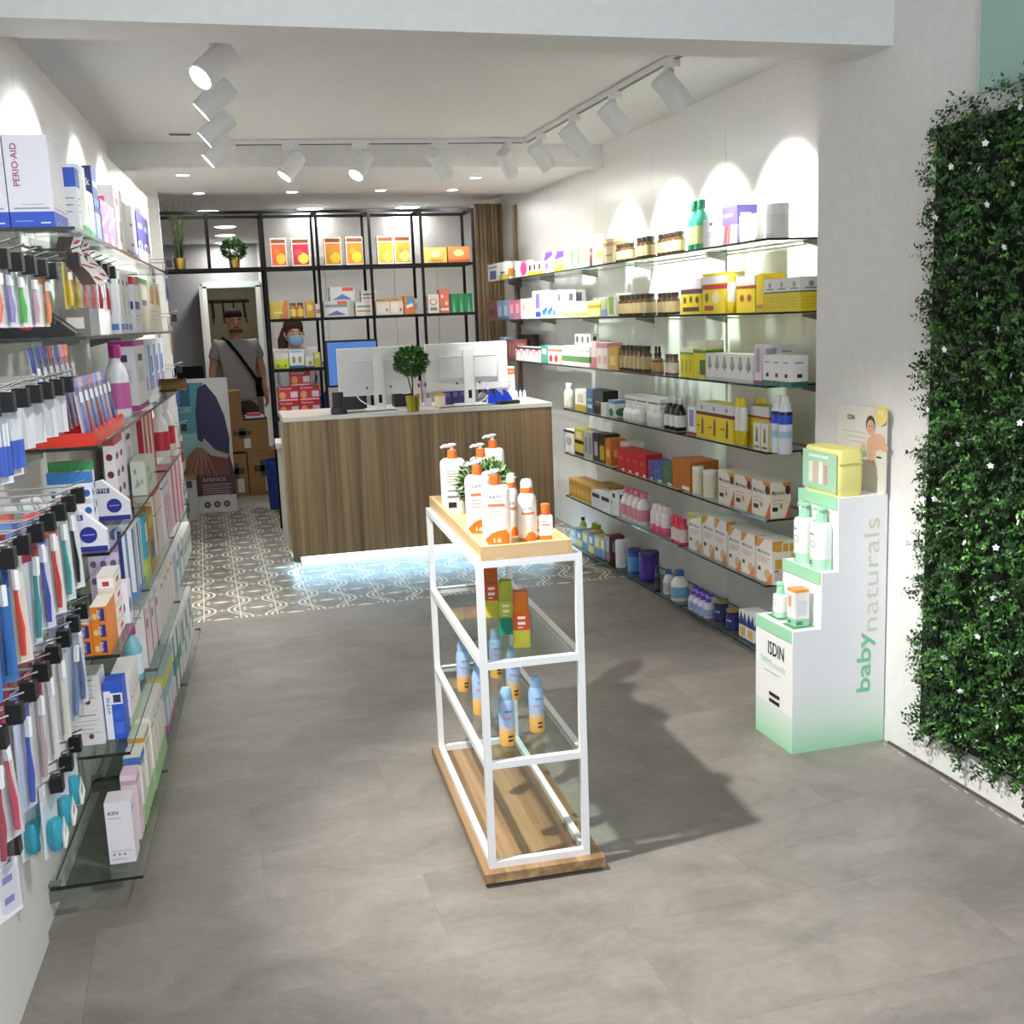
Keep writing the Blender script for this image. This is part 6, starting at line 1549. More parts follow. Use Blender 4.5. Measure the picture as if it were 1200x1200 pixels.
t = thing('topiary_plant', 'leafy ball plant on a thin stem in a gold pot on the counter', 'plant', (q.x, q.y, 1.0125))
pot(t, .048, .10, '#a8983c')
MB().tube([(0, 0, .08), (.004, .002, .18), (0, 0, .30)], .005, C('#4a3c28'), 6).build('stem', MATTE, t)
leaf_ball('foliage', ['#24481c', '#2f5a24', '#3c702c', '#50883a'], (0, 0, .32), .10, .082, 1300, .036, t, 12)
MB().tube([(.0, 0, .1), (-.02, 0, .2), (-.035, .01, .3)], .004, C('#4a3c28'), 6).build('stem', MATTE, t)
t = thing('potted_plant', 'small white-flowered plant at the back of the oak tray', 'plant', TW(.17, .62, .9535))
pot(t, .05, .07, '#d8d4c8', SATIN)
leaf_ball('foliage', ['#3c5c30', '#50743c', '#6a8c50', '#84a068'], (0, 0, .115), .085, .07, 800, .026, t, 13)
leaf_ball('blossoms', ['#f0f0e0', '#e6e8c8'], (0, 0, .12), .092, .075, 110, .012, t, 14)

# ================================================================== ON THE COUNTER
def monitor(x, y, rz, label, wd=.53, hg=.31):
    t = thing('monitor', label, 'monitor', CTW(x, y), rz + CRZ, 'white monitors seen from behind')
    zb = .10
    MB().rbox(.20, .17, .008, .03, C('#e2e2e2'), 4).build('foot', SATIN, t)
    st = MB().rbox(.075, .03, .36, .008, C('#e4e4e6'), 2, z=.008)
    so = st.build('stand', SATIN, t)
    MB().box(-.012, .012, -.017, -.0155, .045, .10, C('#141416')).build('cable_hole', MATTE, so)
    sh = MB().box(-wd / 2, wd / 2, .022, .045, zb, zb + hg, C('#d9dadc'))
    sh.box(-wd / 2 - .002, wd / 2 + .002, .04, .05, zb - .004, zb + hg + .004, C('#f2f2f4'))
    sh.build('shell', SATIN, t)
    for s0, s1 in ((-wd * .36, -.042), (.042, wd * .36)):
        cv = MB().box(s0, s1, .006, .022, zb + .085, zb + .235, C('#d2d3d6')).build('back_cover', SATIN, t)
        MB().box(s0, s1, .003, .006, zb + .228, zb + .236, C('#f0f0f2')).build('ridge', SATIN, cv)
    MB().box(-wd / 2 + .012, wd / 2 - .012, .050, .052, zb + .012, zb + hg - .012, C('#0c0d10')).build('screen', GLOSS, t)
    for s in (-.05, .05): MB().box(s * 1.6 - .006, s * 1.6 + .006, .018, .0225, zb + .04, zb + .055, C('#55565a')).build('port', MATTE, t)
    return t
MON1 = monitor(.655, .235, radians(2), 'white monitor turned away, doorway side of the plant')
MON2 = monitor(1.265, .215, radians(4), 'white monitor turned away, window side of the plant', .57, .315)
def cable(name, pts, r, col, label, owner=None):
    P = [CTW(*q) for q in pts]
    o0 = Vector(P[0]); 
    # smooth by Catmull-Rom
    Q = []
    for i in range(len(P) - 1):
        a = P[max(i - 1, 0)]; b_ = P[i]; c = P[i + 1]; d = P[min(i + 2, len(P) - 1)]
        for k in range(5):
            s = k / 5
            Q.append(0.5 * ((2 * b_) + (c - a) * s + (2 * a - 5 * b_ + 4 * c - d) * s * s + (3 * b_ - a - 3 * c + d) * s ** 3))
    Q.append(P[-1])
    if owner is not None:
        bpy.context.view_layer.update()
        iv = owner.matrix_world.inverted()
        MB().tube([iv @ q for q in Q], r, C(col), 6).build(name, SATIN, owner)
        return
    ob = MB().tube([q - o0 for q in Q], r, C(col), 6).build(name, SATIN, None, o0)
    tag(ob, label, 'cable')
cable('cable', [(.50, .262, 1.115), (.53, .245, 1.075), (.60, .18, 1.04), (.74, .10, 1.018), (.86, .06, 1.016)], .004, '#e8e8ea', '', MON1)
cable('cable', [(.40, .10, 1.016), (.55, .085, 1.016), (.72, .10, 1.016), (.88, .07, 1.016)], .0035, '#1c1c1e', 'black cable lying along the counter below the monitors')
cable('cable', [(1.40, .25, 1.115), (1.39, .2, 1.07), (1.3, .12, 1.03), (1.12, .08, 1.016), (1.02, .06, 1.016)], .004, '#e8e8ea', '', MON2)
cable('cable', [(1.02, .045, 1.016), (1.12, .075, 1.016), (1.3, .05, 1.016), (1.42, .07, 1.016)], .0035, '#1c1c1e', 'black cable running to the card terminal')
t = thing('card_terminal', 'black handheld card terminal lying on the counter', 'terminal', CTW(1.50, .09), radians(14))
bm_ = MB(); bm_.rbox(.16, .075, .022, .012, C('#1b1c20'), 3); tb_ = bm_.build('body', SATIN, t)
MB().box(-.06, -.005, -.02, .025, .022, .0235, C('#3c4654')).build('display', GLOSS, tb_)
for a in range(3):
    for c in range(3): MB().box(.015 + a * .016, .027 + a * .016, -.024 + c * .016, -.013 + c * .016, .022, .0245, C('#55585e')).build('key', SATIN, tb_)
t = thing('card_reader', 'small black desk reader at the doorway end of the counter', 'reader', CTW(.36, .06), 0)
MB().rbox(.10, .09, .045, .01, C('#17181b'), 3, rings=[(1, 0), (1, .02), (.9, .045)]).build('base', SATIN, t)
MB().rbox(.07, .03, .10, .008, C('#202226'), 3, z=.04, cy=.02).build('slot', SATIN, t)
t = thing('label_printer', 'black receipt printer half hidden below the monitor', 'printer', CTW(.50, .43), 0)
MB().rbox(.16, .14, .12, .015, C('#131417'), 3).build('body', SATIN, t); MB().box(-.05, .05, -.071, -.069, .08, .09, C('#3c3e44')).build('paper_slot', SATIN, t)
t = thing('label_printer', 'black till box beside the plant pot', 'printer', CTW(.845, .44), 0)
MB().rbox(.15, .13, .125, .012, C('#15161a'), 3).build('body', SATIN, t); MB().box(-.02, .03, -.066, -.0645, .085, .10, C('#d8d8d8')).build('sticker', CARTON, t)
t = thing('scalloped_stand', 'royal blue counter display with three pointed fins', 'display', CTW(1.475, .20), 0)
for k in range(3):
    f_ = MB(); x0_ = -.085 + k * .055
    P = [(x0_, 0, 0), (x0_ + .055, 0, 0), (x0_ + .055, 0, .03), (x0_ + .03, 0, .07), (x0_, 0, .095)]
    f_.add([(a, -.02, c) for a, b_, c in P] + [(a, .02, c) for a, b_, c in P], [tuple(range(5)), tuple(range(9, 4, -1))] + [(i, i + 5, (i + 1) % 5 + 5, (i + 1) % 5) for i in range(5)], C('#1f3fc0'))
    f_.build('fin', GLOSS, t)
for k in range(4):
    place_parts('bottle', cached(('bb',), lambda: jar_parts('bottle', .022, .085, '#e8ecf4', '#dfe4ee', '#24469c')), CTW(1.60 + .030 * k, .36), 0, '%s small white bottle with blue cap at the wall end of the counter' % ORD[k + 1], 'bottle', 'small blue-capped bottles on the counter')
o = link('carton', carton_mesh(.12, .08, .24, '#e8e6e4', [('r', 0, 1, .78, .95, '#d8623c'), ('r', .1, .9, .82, .9, '#e89c80')] + TX), None, CTW(1.545, .33), CRZ)
tag(o, 'tall white carton with orange-red top beside the window-side monitor', 'box')
for i, (px, w, h, col, dsc) in enumerate(((.875, .05, .17, '#e4d8dc', 'white and red brochure carton behind the plant, doorway side'), (.945, .05, .175, '#dcd4dc', 'white and grey brochure carton behind the plant, window side'))):
    o = link('carton', carton_mesh(w, .03, h, col, [('r', .1, .9, .75, .9, ('#b83c4c', '#7c5c7c')[i]), ('r', .2, .8, .3, .5, '#8c8490')]), None, CTW(px + .05, .34), CRZ)
    tag(o, dsc, 'box')
place_parts('tub', jar_parts('tub', .075, .085, '#e8e0cc', '#ece4d4', '#e0a030'), CTW(1.055, .20), 0, 'cream tub with orange lid beside the plant pot', 'tub')
for i, (x_, col) in enumerate(((1.13, '#4a2a7c'), (1.185, '#3c2468'), (1.235, '#2c3c6c'))):
    o = link('carton', carton_mesh(.048, .05, .105, col, [('r', .2, .8, .5, .8, '#7c5cac')]), None, CTW(x_, .34), CRZ)
    tag(o, '%s slim carton under the window-side monitor' % ('bright purple', 'dark purple', 'navy')[i], 'box')
t = thing('tape_dispenser', 'grey tape dispenser under the window-side monitor', 'dispenser', CTW(1.37, .40), 0)
MB().rbox(.10, .05, .03, .01, C('#8c8c8c'), 3).build('base', SATIN, t); MB().lathe([(.03, -.015), (.03, .015)], C('#b8b8b4'), 16, axis=Matrix.Translation((.025, 0, .035)) @ Matrix.Rotation(pi / 2, 4, 'X')).build('roll', SATIN, t)
# screen with blue picture behind the counter
t = thing('monitor', 'black-framed monitor with blue screen behind the counter', 'monitor', (1.075, 8.10, 0.0), radians(-3))
MB().box(-.19, .19, .0, .03, 1.13, 1.47, C('#121317')).build('shell', SATIN, t)
MB().box(-.178, .178, -.002, .0, 1.145, 1.455).build('screen', SCREEN, t)
MB().box(-.03, .03, .005, .025, .76, 1.13, C('#17181c')).build('stand', SATIN, t)
MB().box(-.6, .9, -.15, .22, .72, .76, C('#d8d4cc')).build('desk_top', SATIN, t)
for xx in (-.57, .87): MB().box(xx - .02, xx + .02, -.1, .18, 0, .72, C('#d8d4cc')).build('desk_leg', SATIN, t)

# ================================================================== ON THE TROLLEY
ART_LETI = [('t', 'LETI', -.2, .80, .045, '#55555c', .36), ('t', 'AT4', -.05, .74, .035, '#8c8c94', .22), ('r', -.28, .3, .66, .70, '#d8703c'), ('r', -.28, .2, .58, .595, '#c8c8c8'), ('r', -.28, .25, .53, .545, '#c8c8c8'), ('r', -.28, .1, .48, .495, '#d0d0d0'),
            ('p', [(-.3, .02), (.42, .02), (.44, .16), (.3, .26), (.0, .24), (-.2, .2), (-.42, .1)], '#e07020'), ('t', '16', -.12, .05, .075, '#fbe6d4', .26)]
BACK = [('r', -.3, .3, .5, .88, '#d2cfc8'), ('r', -.22, .25, .42, .44, '#6a6a6a'), ('r', -.25, .25, .30, .34, '#7c7a76'), ('r', -.22, .1, .12, .22, '#2c2c2c')] + [('r', -.25, .2 - .05 * (k % 2), .54 + .05 * k, .55 + .05 * k, '#a8a49c') for k in range(6)]
def on(px, py, z): 
    p = at(px, py, 2, z); return p
def trolley_pump(px, py, w, h, hb, art, label, rz, d=None):
    p = on(px, py, .9535)
    place_parts('pump_bottle', pump_parts(w, d or w * .62, h, hb, '#dcdbd8', '#d8682a', '#e4e4e2', art), (p.x, p.y, .9537), rz, label, 'bottle', 'white pump bottles with orange collars')
V = radians(-14)
trolley_pump(583, 637, .083, .215, .172, ART_LETI, 'white pump bottle with orange cloud, frontmost on the oak tray', V)
trolley_pump(562, 624, .078, .22, .178, ART_LETI, 'white pump bottle with orange cloud, directly behind the frontmost', V)
trolley_pump(533, 601, .085, .235, .185, BACK, 'white pump bottle turned to show its bar-code back', V)
trolley_pump(566, 596, .08, .225, .178, ART_LETI, 'white pump bottle partly hidden by the tray plant', V)
trolley_pump(580, 585, .08, .235, .185, ART_LETI, 'white pump bottle farthest back behind the tray plant', V)
def spray_bottle(px, py, w, h, label, small=False):
    p = on(px, py, .9535)
    r = w / 2
    t = thing('spray_bottle', label, 'bottle', (p.x, p.y, .9537), V, 'white sun sprays with orange collars')
    bm2 = MB().lathe([(r * .95, 0), (r, .004), (r, h * .64), (r * .9, h * .72), (r * .62, h * .79)], C('#dcdbd8'), 24)
    fy = lambda x: -sqrt(max(0.0, r * r - x * x))
    wrap_text(bm2, 'LETI', -r * .5, h * .52, h * .04, r * .9, C('#6a6a70'), fy, .0012)
    wrap_poly(bm2, [(-r * .6, h * .44), (r * .7, h * .44), (r * .7, h * .475), (-r * .6, h * .475)], C('#d8703c'), fy, .0008, r / 6)
    wrap_poly(bm2, [(-r * .95, .001), (r * .95, .001), (r * .95, h * .045), (-r * .95, h * .045)], C('#e07020'), fy, .0008, r / 8)
    wrap_poly(bm2, [(r * .3 + r * .55 * cos(pi * j / 8), h * .045 + h * .11 * sin(pi * j / 8)) for j in range(9)], C('#e07020'), fy, .0009, r / 8)
    bm2.build('body', GLOSS, t)
    MB().lathe([(r * .68, h * .785), (r * .70, h * .80), (r * .66, h * .87)], C('#e0702c'), 18).build('collar', SATIN, t)
    MB().lathe([(r * .60, h * .87), (r * .62, h * .95), (r * .45, h), (0.0, h)], C('#f4f4f2'), 18, cap=False).build('nozzle', SATIN, t)
spray_bottle(601, 627, .042, .185, 'white sun spray with orange collar, farther of two beside the pump bottles')
spray_bottle(619, 632, .056, .178, 'white sun spray with orange sun, nearer of two beside the pump bottles')
p = on(640, 631, .9535)
t = thing('lotion_bottle', 'small white lotion bottle with tall orange cap at the tray corner', 'bottle', (p.x, p.y, .9537), V)
MB().rbox(.042, .03, .072, .008, [C('#e0702c'), C('#efeeec'), C('#efeeec')], 3, rings=[(1, 0), (1, .012), (1, .066), (.8, .072)]).box(-.012, .012, -.0158, -.0152, .042, .046, C('#d8703c')).box(-.012, .004, -.0158, -.0152, .052, .055, C('#8c8c90')).build('body', GLOSS, t)
MB().lathe([(.0135, .072), (.0145, .074), (.0135, .102), (.011, .104)], C('#e0702c'), 16).build('cap', SATIN, t)
p = on(659, 628, .9535)
t = thing('mini_tube', 'tiny olive sample tube lying in the tray corner', 'tube', (p.x - .01, p.y, .9537), 0.6)
MB().tube([(-.012, 0, .006), (.01, 0, .006)], [.006, .004], C('#7c7a3c'), 8).build('body', SATIN, t); MB().tube([(-.019, 0, .006), (-.012, 0, .006)], .005, C('#4a4a2c'), 8).build('cap', SATIN, t)
def oil(px, py, w, h, c_top, c_mid, c_bot, label):
    p = on(px, py, .654)
    r = w / 2
    t = thing('oil_bottle', label, 'bottle', (p.x, p.y, .6545), V, 'bright oil bottles on the upper glass shelf')
    ob_ = MB().rbox(w, w * .8, h, w * .25, [C(c_bot), C(c_mid)], 3, rings=[(1, 0), (1, h * .32), (.98, h * .62)])
    yy = -w * .4 - .0003
    for u0_, u1_, v0_, v1_ in ((-.22, .22, .52, .57), (-.22, .22, .42, .47), (-.22, .08, .36, .38)): ob_.box(w * u0_, w * u1_, yy - .0004, yy, h * v0_, h * v1_, C('#f4e6d8'))
    ob_.build('body', GLOSS, t)
    MB().rbox(w * .92, w * .74, h * .4, w * .25, C(c_top), 3, z=h * .62, rings=[(.96, 0), (1, .004), (.95, h * .38)]).build('cap', SATIN, t)
oil(577, 722, .048, .175, '#b85a1c', '#c85420', '#c8b83c', 'orange oil bottle with yellow foot, farthest on the upper glass shelf')
oil(594, 742, .046, .165, '#a8b03c', '#b8c040', '#1f8a6c', 'yellow-green oil bottle with emerald foot, middle of the three')
oil(612, 757, .05, .165, '#c06418', '#d05020', '#c8bc3c', 'orange oil bottle with yellow foot, nearest on the upper glass shelf')
def sun_can(px, py, w, h, label, rz=V):
    p = on(px, py, .361)
    r = w / 2
    t = thing('spray_can', label, 'spray can', (p.x, p.y, .3615), rz, 'blue and apricot sun sprays on the lower glass shelf')
    ap, bl, md = C('#e8b060'), C('#9fb8dc'), C('#c8b8a8')
    bm2 = MB().lathe([(r * .96, 0), (r, .005), (r, h * .27), (r, h * .36), (r, h * .70), (r * .8, h * .79)], [ap, ap, md, bl, bl], 22)
    fy = lambda x: -sqrt(max(0.0, r * r - x * x))
    wrap_text(bm2, 'ISDIN', -r * .2, h * .60, h * .03, r * .9, ink, fy, .0012)
    wrap_poly(bm2, [(-r * .4, h * .48), (r * .5, h * .48), (r * .5, h * .51), (-r * .4, h * .51)], C('#d8908c'), fy, .0008, r / 6)
    for k in range(2): wrap_poly(bm2, [(r * .1, h * .09 + .012 * k), (r * .7, h * .09 + .012 * k), (r * .7, h * .09 + .006 + .012 * k), (r * .1, h * .09 + .006 + .012 * k)], C('#4a3420'), fy, .0008, r / 6)
    bm2.build('body', SATIN, t)
    MB().lathe([(r * .72, h * .79), (r * .74, h * .84), (r * .70, h * .94), (r * .5, h * .99), (0, h)], C('#8fb0d4'), 18, cap=False).build('cap', SATIN, t)
sun_can(595, 872, .047, .175, 'blue and apricot sun spray, nearest on the lower glass shelf')
sun_can(629.5, 856, .046, .175, 'blue and apricot sun spray at the aisle side rail')
sun_can(602, 818, .046, .175, 'blue and apricot sun spray, second row of the lower glass shelf')
sun_can(563, 836, .046, .175, 'blue and apricot sun spray beside the near trolley leg')
sun_can(544, 809, .046, .175, 'blue and apricot sun spray close to the far trolley leg')
sun_can(582, 793, .046, .175, 'blue and apricot sun spray, last row of the lower glass shelf')

# ================================================================== ON THE STEPPED DISPLAY
DX, DY = DS.location.x, DS.location.y
MINTB = [('t', 'ISDIN', -.32, .74, .04, '#3a3a3c', .42), ('e', .0, .55, .22, .08, '#b8c4bc'), ('e', .0, .55, .14, .05, '#f0f0ee'), ('r', -.3, -.06, .16, .185, '#2c2c2a'), ('r', -.3, -.06, .11, .135, '#2c2c2a')]
def mint_pump(x, y, z, w, h, hb, label):
    t = place_parts('pump_bottle', pump_parts(w, w * .8, h, hb, '#eef2ee', '#a4dcb8', '#a8e0bc', MINTB), (x, y, z), RIGHT_RZ, label, 'bottle', 'mint and white pump bottles on the stepped display')
    MB().rbox(w * 1.012, w * .8 * 1.012, hb * .3, w * .8 * .42, C('#b4e4c4'), 4, rings=[(.975, .001), (1, hb * .02), (1, hb * .24)]).build('tinted_foot', GLOSS, t)
mint_pump(DX + .150, DY + .185, .6605, .078, .225, .17, 'mint-footed pump bottle on the middle step, aisle end')
mint_pump(DX + .150, DY + .070, .6605, .080, .225, .17, 'mint-footed pump bottle on the middle step, nearest the entrance')
mint_pump(DX + .060, DY + .195, .4615, .058, .125, .085, 'short mint pump bottle on the lowest step')
o = link('carton', carton_mesh(.058, .055, .135, '#e9e6e2', [('r', 0, 1, .93, 1, '#e89c50'), ('r', 0, 1, 0, .2, '#8fc8a4'), ('r', .15, .85, .3, .7, '#d8d8e4', 'q'), ('r', .2, .5, .5, .8, '#d8a070', 'f'), ('r', .1, .5, .1, .13, '#2c2c2a'), ('r', .1, .5, .06, .085, '#2c2c2a')], None, '#e8a050'), None, (DX + .062, DY + .072, .4615), RIGHT_RZ)
tag(o, 'slim carton with orange top and mint foot on the lowest step', 'box')
t = thing('gift_bag', 'soft yellow toiletry bag with mint printed front on the top step', 'bag', (DX + .235, DY + .135, .9255), RIGHT_RZ)
bg_ = MB().rbox(.235, .105, .165, .022, C('#e6df8c'), 4, rings=[(.94, 0), (1, .012), (1.02, .08), (1, .145), (.93, .165)])
bo = bg_.build('body', CLOTH, t)
MB().tube([(.119, -.045, .115), (.121, 0, .118), (.119, .045, .115)], .003, C('#d4cc74'), 6).build('zip', CLOTH, t)
fr_ = MB().box(-.112, .112, -.0555, -.0545, .012, .152, C('#a4cfae'))
for k in range(4): fr_.box(-.07 + .034 * k, -.046 + .034 * k, -.0562, -.0556, .035, .035 + (.075, .085, .08, .07)[k], C(('#e8e4dc', '#d8b4a0', '#eceae2', '#c89c8c')[k]))
fr_.box(-.07, .06, -.0562, -.0556, .128, .138, C('#d8ecdc'))
fr_.build('printed_front', CARTON, t)
sm = MB(); sm.box(.045, .113, -.0545, -.0535, .012, .152, C('#e6df8c')) if False else None

# ================================================================== REAR: boxes, board, chair
def cardbox(x0, x1, y0, y1, z0, z1, label, cross=True, name='cardboard_box'):
    t = thing(name, label, 'box', ((x0 + x1) / 2, (y0 + y1) / 2, z0), 0, 'brown cardboard boxes stacked at the rear')
    w, d, h = x1 - x0, y1 - y0, z1 - z0
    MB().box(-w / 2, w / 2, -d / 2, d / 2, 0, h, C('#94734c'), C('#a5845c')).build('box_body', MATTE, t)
    MB().box(-w / 2, w / 2, -.025, .025, h, h + .0008, C('#7c5c38')).build('tape', SATIN, t)
    if cross:
        c = MB(); yy = -d / 2 - .0008
        c.box(-.03, .03, yy, yy + .0004, h * .42, h * .78, C('#3c4434')); c.box(-.085, .085, yy, yy + .0004, h * .53, h * .67, C('#3c4434'))
        c.box(.01, .07, yy - .0006, yy - .0002, h * .1, h * .42, C('#d4d0c8'))
        c.build('printed_cross', CARTON, t)
    return t
cardbox(.125, .345, 10.60, 10.95, 0.0, .41, 'brown cardboard box at floor level, poster side')
cardbox(.355, .635, 10.60, 10.95, 0.0, .43, 'brown cardboard box at floor level, counter side')
cardbox(.085, .565, 10.60, 10.98, .4325, .715, 'wide brown cardboard box on top of the two floor boxes')
cardbox(.105, .335, 10.62, 10.92, .717, 1.00, 'upright brown cardboard box at the top of the pile', False)
for i, (zz, col, dsc) in enumerate(((.717, '#28304c', 'dark blue folder lying on the wide cardboard box'), (.737, '#d8d8dc', 'white folder lying on the dark blue folder'), (.757, '#b8484c', 'red packet on top of the folders'))):
    o = MB().box(-.11 + .02 * i, .11 - .03 * i, -.10, .10, 0, .019, C(col)).build(('folder', 'folder', 'packet')[i], CARTON, None, (.455, 10.74, zz), .04 * i)
    tag(o, dsc, 'folder')
cardbox(.58, .72, 10.45, 10.60, .0, .52, 'small brown carton beside the counter end', False) if False else None
t = thing('waste_bin', 'blue plastic bin behind the counter end', 'bin', (.56, 9.75, 0))
MB().lathe([(.075, 0), (.095, .42), (.088, .42), (.07, .02)], C('#23419c'), 18, cap=False).build('bucket', SATIN, t); MB().lathe([(.097, .40), (.10, .42), (.097, .435)], C('#2c4cac'), 18, cap=False).build('rim', SATIN, t)
# leaning printed board
t = thing('cardboard_standee', 'tall cardboard poster with dark blue cape and brown hair leaning by the toothpaste wall', 'poster', (-.255, 9.80, 0), radians(-3))
t.rotation_euler = (radians(-3), 0, radians(-3))
PW, PHt = .46, 1.17
b_ = MB().box(0, PW, 0, .02, 0, PHt, C('#d9d6d2'))
def pp(pts, col, k): b_.poly([(u * PW, -.0006 * k, v * PHt) for u, v in pts], C(col))
pp([(0, .55), (.55, .55), (.55, .97), (0, .97)], '#4c90a0', 1)
pp([(0, .42), (.5, .42), (.55, .6), (0, .6)], '#88b4b4', 2)
pp([(.0, .80), (.30, .80), (.30, .97), (0, .97)], '#24607c', 3)
pp([(.38, .55), (.93, .40), (.96, .55), (.9, .72), (.78, .86), (.6, .96), (.45, .93), (.38, .75)], '#20204c', 4)
pp([(.06, .13), (1, .13), (1, .30), (.92, .45), (.6, .50), (.3, .48), (.06, .30)], '#4c2028', 4.5)
pp([(.1, .28), (.5, .30), (.55, .47), (.35, .5), (.14, .42)], '#8c5a40', 5)
pp([(.45, .28), (.92, .28), (.9, .40), (.55, .46)], '#7c3a30', 5.5)
pp([(.42, .50), (.5, .56), (.68, .47), (.92, .43), (.9, .40), (.6, .43)], '#b0a8a8', 6)
for k in range(14):
    u_ = .14 + k * .045
    pp([(u_, .27), (u_ + .012, .27), (.36 + .02 * k * .6, .47), (.35 + .02 * k * .6, .47)], ('#b88c60', '#5c2c24', '#a0705c')[k % 3], 6.5)
b_.text('CURE', (.05 * PW, -.005, .755 * PHt), EX, EZ, .05, C('#a8ccd0'), .0, fit=.12)
b_.text('AFENCE', (.40 * PW, -.005, .235 * PHt), EX, EZ, .032, C('#d8b4b0'), .0, fit=.20)
for k in range(6): b_.poly([(.40 * PW, -.0045, (.21 - .016 * k) * PHt), ((.93 - .05 * (k % 2)) * PW, -.0045, (.21 - .016 * k) * PHt), ((.93 - .05 * (k % 2)) * PW, -.0045, (.2155 - .016 * k) * PHt), (.40 * PW, -.0045, (.2155 - .016 * k) * PHt)], C('#b8a8a8'))
for k in range(3): b_.ell(((.46 + .18 * k) * PW, -.001, .062 * PHt), EX, EZ, .028, .028, C('#2c2c2e'), 16)
for k in range(3): b_.ell(((.46 + .18 * k) * PW, -.002, .062 * PHt), EX, EZ, .012, .012, C('#b8b4b0'), 10)
b_.build('board', CARTON, t)
o = link('carton', carton_mesh(.26, .2, .33, '#bfbdbb', [('r', .45, .6, .3, .32, '#4c4c4c', 'f'), ('r', .68, .72, .2, .42, '#2c2c2c', 'f')]), None, (-.25, 9.62, 0.0), 0)
tag(o, 'pale grey shipping box standing before the poster', 'box')
o = link('carton', carton_mesh(.15, .16, .045, '#96703f', [('r', .1, .5, .4, .6, '#e0d8cc')]), None, (-.20, 9.62, .331), 0)
tag(o, 'flat brown packet on the pale grey shipping box', 'box')
# open brown carton flap sticking out above the fourth shelf
t = thing('cardboard_sleeve', 'open brown cardboard sleeve lying at the far end of the toothpaste shelves', 'box', LW(5.56, .19, LZ[2] + .0005), LEFT_RZ)
s_ = MB()
for a, c in (((-.05, .0), (.05, .0)), ((.05, .0), (.06, .05)), ((.06, .05), (-.04, .055))):
    s_.add([(a[0], -.10, a[1]), (c[0], -.10, c[1]), (c[0], .03, c[1]), (a[0], .03, a[1]), (a[0], -.10, a[1] + .003), (c[0], -.10, c[1] + .003), (c[0], .03, c[1] + .003), (a[0], .03, a[1] + .003)], [(3, 2, 1, 0), (4, 5, 6, 7), (0, 1, 5, 4), (2, 3, 7, 6)], C('#9c7850'))
s_.build('sleeve_body', MATTE, t)
# desk chair back in the rear room
t = thing('desk_chair', 'black desk chair in the grey rear room', 'chair', (-.16, 13.0, 0), .5)
MB().rbox(.42, .07, .55, .05, C('#141518'), 4, z=.62, rings=[(.9, 0), (1, .1), (1, .45), (.92, .55)]).build('backrest', CLOTH, t)
MB().rbox(.46, .44, .09, .06, C('#17181b'), 4, z=.44, cy=-.2).build('seat', CLOTH, t)
MB().tube([(0, -.2, .1), (0, -.2, .45)], .03, C('#222222'), 10).build('post', METAL, t)
for k in range(5):
    a = 2 * pi * k / 5
    MB().beam((0, -.2, .09), (.28 * cos(a), -.2 + .28 * sin(a), .06), .04, .03, C('#1c1c1e')).build('leg', METAL, t)
    MB().lathe([(.03, 0), (.03, .05)], C('#0f0f10'), 10, .28 * cos(a), -.2 + .28 * sin(a)).build('caster', METAL, t)
MB().tube([(0, -.0, .5), (0, .03, .7)], .02, C('#222222'), 8).build('back_bar', METAL, t)
# coat hooks in the store room
t = thing('hook_rail', 'dark coat hooks hanging on the store-room wall', 'hooks', (.45, 16.37, 1.88))
MB().box(-.28, .28, -.02, .03, .08, .10, C('#3c382c')).build('rail', MATTE, t)
for k in range(4): MB().tube([(-.21 + .14 * k, -.02, .09), (-.21 + .14 * k, -.03, .0), (-.20 + .14 * k, -.05, -.16)], .012, C('#201e1a'), 6).build('hook', MATTE, t)

# ================================================================== PEOPLE
def skin_body(name, joints, edges, parent, mat, col, sub=2, smooth=True):
    me = bpy.data.meshes.new(name)
    keys = list(joints)
    me.from_pydata([joints[k][0] for k in keys], [], []) if False else me.from_pydata([joints[k][0] for k in keys], [(keys.index(a), keys.index(c)) for a, c in edges], [])
    o = bpy.data.objects.new(name, me); COL.objects.link(o); o.parent = parent
    o.modifiers.new('skin', 'SKIN')
    sv = me.skin_vertices[0].data
    for i, k in enumerate(keys):
        r = joints[k][1]
        sv[i].radius = r if isinstance(r, tuple) else (r, r)
        sv[i].use_root = (i == 0)
    md = o.modifiers.new('sub', 'SUBSURF'); md.levels = sub; md.render_levels = sub
    dg = bpy.context.evaluated_depsgraph_get()
    ev = o.evaluated_get(dg)
    nm = bpy.data.meshes.new_from_object(ev)
    o.modifiers.clear(); o.data = nm
    nm.materials.clear(); nm.materials.append(mat)
    ca = nm.color_attributes.get('Col') or nm.color_attributes.new('Col', 'FLOAT_COLOR', 'CORNER')
    ca.data.foreach_set('color', list(C(col)) * len(nm.loops))
    nm.polygons.foreach_set('use_smooth', [True] * len(nm.polygons))
    return o
